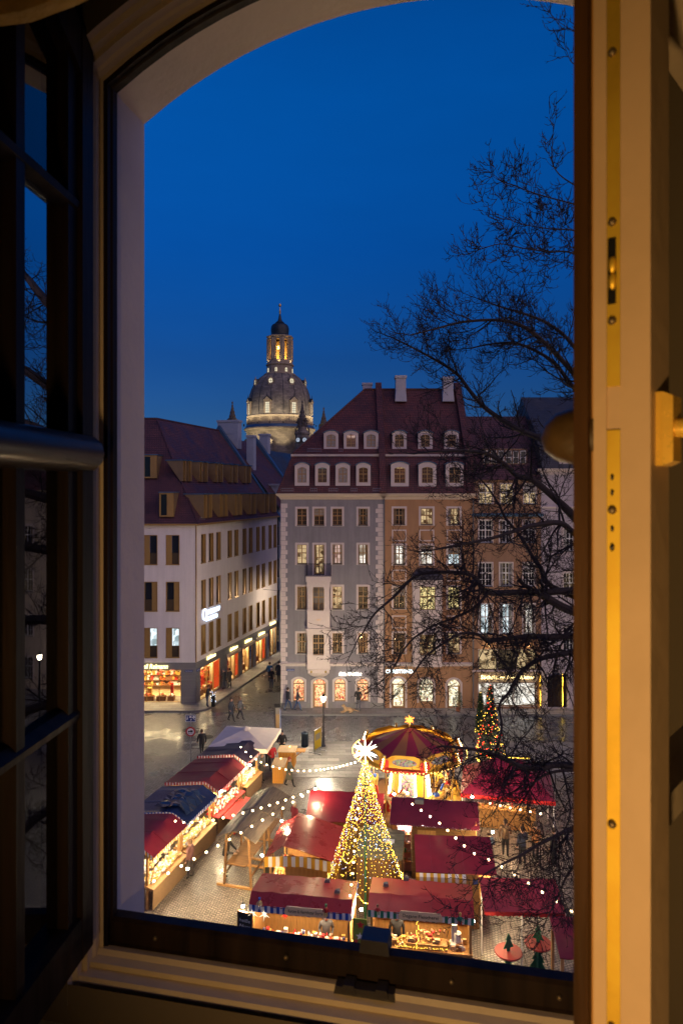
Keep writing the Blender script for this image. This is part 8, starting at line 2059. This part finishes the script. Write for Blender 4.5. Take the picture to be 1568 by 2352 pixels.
def grow(start, d, L, r, level, droop, curl):
    """one shoot: wanders, droops, turns up at the tip, carries shorter shoots"""
    n = 5 if level < 3 else 3
    P = [start]; dd = d.normalized(); seg = L / n
    for k in range(n):
        f = (k + 1) / n
        dd = (dd + Vector((trr.gauss(0, .16), trr.gauss(0, .16), trr.gauss(0, .12))) + Vector((0, 0, -droop * (1 - f) + curl * f * f))).normalized()
        P.append(P[-1] + dd * seg)
    rad = [r * (1 - .72 * k / n) for k in range(n + 1)]
    twig_mb.path([p - TO for p in P], rad, 5 if r > .018 else 3, cap=False)
    if level >= 4: return
    cnt = {1: int(L / .12), 2: int(L / .095), 3: int(L / SPUR)}[level]
    for c in range(max(cnt, 1)):
        f = trr.uniform(.12, 1.0) if level < 3 else trr.uniform(.2, 1); i = min(int(f * n), n - 1); t = f * n - i; p = P[i] + (P[i + 1] - P[i]) * t
        ax = (P[i + 1] - P[i]).normalized(); o = ax.orthogonal().normalized(); o = Matrix.Rotation(trr.uniform(0, 6.283), 3, ax) @ o
        nd = (ax * trr.uniform(.5, 1.0) + o * trr.uniform(.55, 1.0)).normalized()
        NL = {1: trr.uniform(.28, .62), 2: trr.uniform(.14, .34), 3: trr.uniform(.05, .13)}[level] * (1.15 - .4 * f)
        grow(p, nd, NL * (L / {1: 1.3, 2: .5, 3: .25}[level]) ** .35, max(rad[i] * .55, TWIG_MIN), level + 1, droop * .8, curl * 1.1)
def limb(pts, y0, y1, r0, r1, droop=.10, curl=.30, dens=1.0, smin=0.0, lmax=1.5):
    n = len(pts); P = []
    for k, (px, py) in enumerate(pts):
        f = k / (n - 1); P.append(at(px, py, y0 + (y1 - y0) * f))
    S = smooth_path(P, 4); m = len(S); rad = [.68 * r0 + (r1 - .68 * r0) * (k / (m - 1)) ** .65 for k in range(m)]
    MB().path([p - TO for p in S], rad, 8, cap=True).build('limb', M_bark, tr, True, fix=False)
    T = sum((b - a).length for a, b in zip(S[:-1], S[1:]))
    for c in range(int(T / .145 * dens)):
        f = trr.uniform(smin, 1.0); i = min(int(f * (m - 1)), m - 2); t = f * (m - 1) - i; p = S[i] + (S[i + 1] - S[i]) * t
        ax = (S[i + 1] - S[i]).normalized(); o = ax.orthogonal().normalized(); o = Matrix.Rotation(trr.uniform(0, 6.283), 3, ax) @ o
        nd = (ax * trr.uniform(.3, .9) + o).normalized()
        grow(p, nd, trr.uniform(.5, lmax) * (1.0 - .35 * f), min(max(rad[i] * .42, .007), .024), 1, droop, curl)
    e = S[-1]; grow(e, (S[-1] - S[-2]), .7, max(r1, .007), 1, droop, curl)
# trunk stands behind the right sash
tk = [Vector((5.9, 13.4, 0)), Vector((5.95, 13.4, 4)), Vector((5.8, 13.45, 8)), Vector((5.85, 13.5, 12)), Vector((5.7, 13.5, 16)), Vector((5.8, 13.6, 19.5)), Vector((5.6, 13.6, 23)), Vector((5.78, 13.4, 25.4)), Vector((5.6, 13.5, 27.6))]
S = smooth_path(tk, 5); rad = [.40 * (1 - k / (len(S) - 1)) ** 1.15 + .012 for k in range(len(S))]; rad[0] = .6; TRUNK = S
MB().path([p - TO for p in S], rad, 14).build('trunk', M_bark, tr, True)
L_ = limb
L_([(1430, 1300), (1320, 1190), (1284, 1154), (1223, 1103), (1187, 1093), (1155, 1064), (1116, 1042), (1060, 1035), (1004, 1037)], 13.5, 12.0, .16, .02)
L_([(1440, 1180), (1290, 1035), (1186, 984), (1117, 940), (1080, 900), (1050, 860), (1005, 830), (950, 800), (900, 775)], 13.5, 14.5, .12, .015, -.02, .35)
L_([(1420, 1300), (1320, 1227), (1284, 1201), (1223, 1207), (1194, 1215), (1130, 1236), (1060, 1250), (1000, 1262)], 13.5, 11.5, .12, .015)
L_([(1400, 1400), (1267, 1348), (1242, 1307), (1223, 1280), (1203, 1246), (1187, 1223), (1160, 1190), (1145, 1159), (1120, 1120)], 13.4, 14.5, .10, .02)
L_([(1430, 1380), (1323, 1358), (1247, 1361), (1187, 1361), (1116, 1361), (1101, 1343), (1089, 1326), (1065, 1317), (1028, 1314), (958, 1321), (905, 1370), (860, 1410), (835, 1450)], 13.4, 11.0, .13, .014, .16, .22, 1.1)
L_([(1120, 1360), (1090, 1395), (1040, 1420), (990, 1440), (940, 1475), (905, 1530)], 12.4, 11.2, .05, .012, .22, .2, 1.2)
L_([(1430, 1420), (1320, 1406), (1254, 1373)], 13.4, 12.8, .13, .08)
L_([(1430, 1470), (1323, 1462), (1275, 1463), (1227, 1462), (1179, 1465), (1136, 1470), (1117, 1472), (1098, 1458), (1059, 1455), (1024, 1474), (980, 1505), (950, 1545)], 13.4, 11.0, .115, .012, .2, .2, 1.15)
L_([(1430, 1520), (1323, 1498), (1299, 1501), (1251, 1510), (1227, 1520), (1203, 1537), (1184, 1560), (1167, 1592), (1146, 1620), (1152, 1670), (1140, 1720)], 13.4, 11.4, .11, .014, .2, .2)
L_([(1430, 1780), (1290, 1757), (1242, 1764), (1200, 1762), (1169, 1749), (1138, 1735), (1106, 1724), (1044, 1716), (1012, 1714)], 13.2, 10.4, .12, .014, .2, .2, 1.2)
L_([(1430, 1860), (1317, 1901), (1273, 1922), (1238, 1939), (1200, 1962), (1148, 1987), (1110, 2010)], 13.2, 10.8, .08, .012, .2, .2, 1.2)
L_([(1420, 1790), (1330, 1770), (1262, 1775), (1220, 1800), (1170, 1822)], 13.2, 12.0, .07, .012, .2, .2, 1.0)
L_([(1420, 1900), (1316, 1990), (1280, 2060), (1255, 2110)], 13.0, 11.4, .05, .010, .25, .2, 1.2)
# upper crown
TWIG_MIN = .0062; SPUR = .12
L_([(1440, 1010), (1310, 850), (1230, 770), (1180, 742), (1130, 735), (1060, 740), (1000, 755), (940, 770)], 13.5, 12.6, .10, .012, -.02, .35)
L_([(1440, 1000), (1325, 900), (1268, 830), (1190, 790), (1130, 790), (1080, 800)], 13.5, 14.6, .09, .014, -.05, .35)
L_([(1440, 980), (1320, 800), (1260, 745), (1200, 720), (1150, 705), (1110, 690)], 13.5, 13.5, .08, .012, -.02, .35)
TWIG_MIN = .0078; SPUR = .16
L_([(1430, 640), (1320, 583), (1260, 578), (1200, 570), (1150, 560), (1105, 572)], 12.8, 12.0, .035, .007, .02, .30, 1.3, .1, .75)
L_([(1430, 560), (1322, 530), (1265, 526), (1200, 515), (1160, 500)], 13, 12.4, .03, .007, .02, .30, 1.3, .1, .7)
L_([(1430, 500), (1322, 470), (1240, 448), (1190, 430), (1150, 416)], 13, 12.4, .03, .007, .0, .32, 1.3, .2, .6)
L_([(1420, 470), (1310, 420), (1270, 380), (1268, 320)], 13, 13, .03, .006, -.05, .3, .5, .3, .5)
L_([(1430, 90), (1330, 75), (1300, 62)], 13, 13, .02, .006, 0, .3, .5, .5, .4)
L_([(1430, 170), (1325, 150), (1305, 130)], 13, 13, .02, .006, 0, .3, .5, .5, .4)
TWIG_MIN = .006
for c in range(46):
    i = trr.randrange(len(TRUNK) * 5 // 9, len(TRUNK)); ax = Vector((0, 0, 1)); o = Matrix.Rotation(trr.uniform(0, 6.283), 3, ax) @ Vector((1, 0, 0))
    if o.x < -.2 and TRUNK[i].z < 26: continue
    grow(TRUNK[i], ax * .5 + o, trr.uniform(.7, 1.7), .018, 1, .0, .3)
# limbs on the far side (seen mirrored in the open sash)
for k, (ty, dx, dz) in enumerate(((13.6, 5, 4), (13.5, 6, 2.2), (13.5, 5.5, .6), (13.4, 6, -1.5), (13.4, 5, 5.5), (13.5, 4, 7.5), (13.4, 5, -4), (13.3, 4.5, -7))):
    b = Vector((5.8, ty, 15 + dz * .55)); P = [b, b + Vector((dx * .35, -.6, dz * .18 + .4)), b + Vector((dx * .7, -.3 + .3 * (k % 3), dz * .38)), b + Vector((dx, .8 - .7 * (k % 3), dz * .5 - .4))]; S = smooth_path(P, 4); m = len(S); rad = [.13 - .11 * i / (m - 1) for i in range(m)]; MB().path([p - TO for p in S], rad, 7).build('limb', M_bark, tr, True, fix=False)
    for c in range(30):
        i = trr.randrange(2, m - 1); ax = (S[i + 1] - S[i]).normalized(); o = Matrix.Rotation(trr.uniform(0, 6.283), 3, ax) @ ax.orthogonal().normalized(); grow(S[i], ax * .6 + o, trr.uniform(.7, 1.5), .016, 1, .1, .25)
stuff(twig_mb.build('crown', M_twig, tr, False, fix=False))
print('tree verts', len(limb_mb.v), len(twig_mb.v))
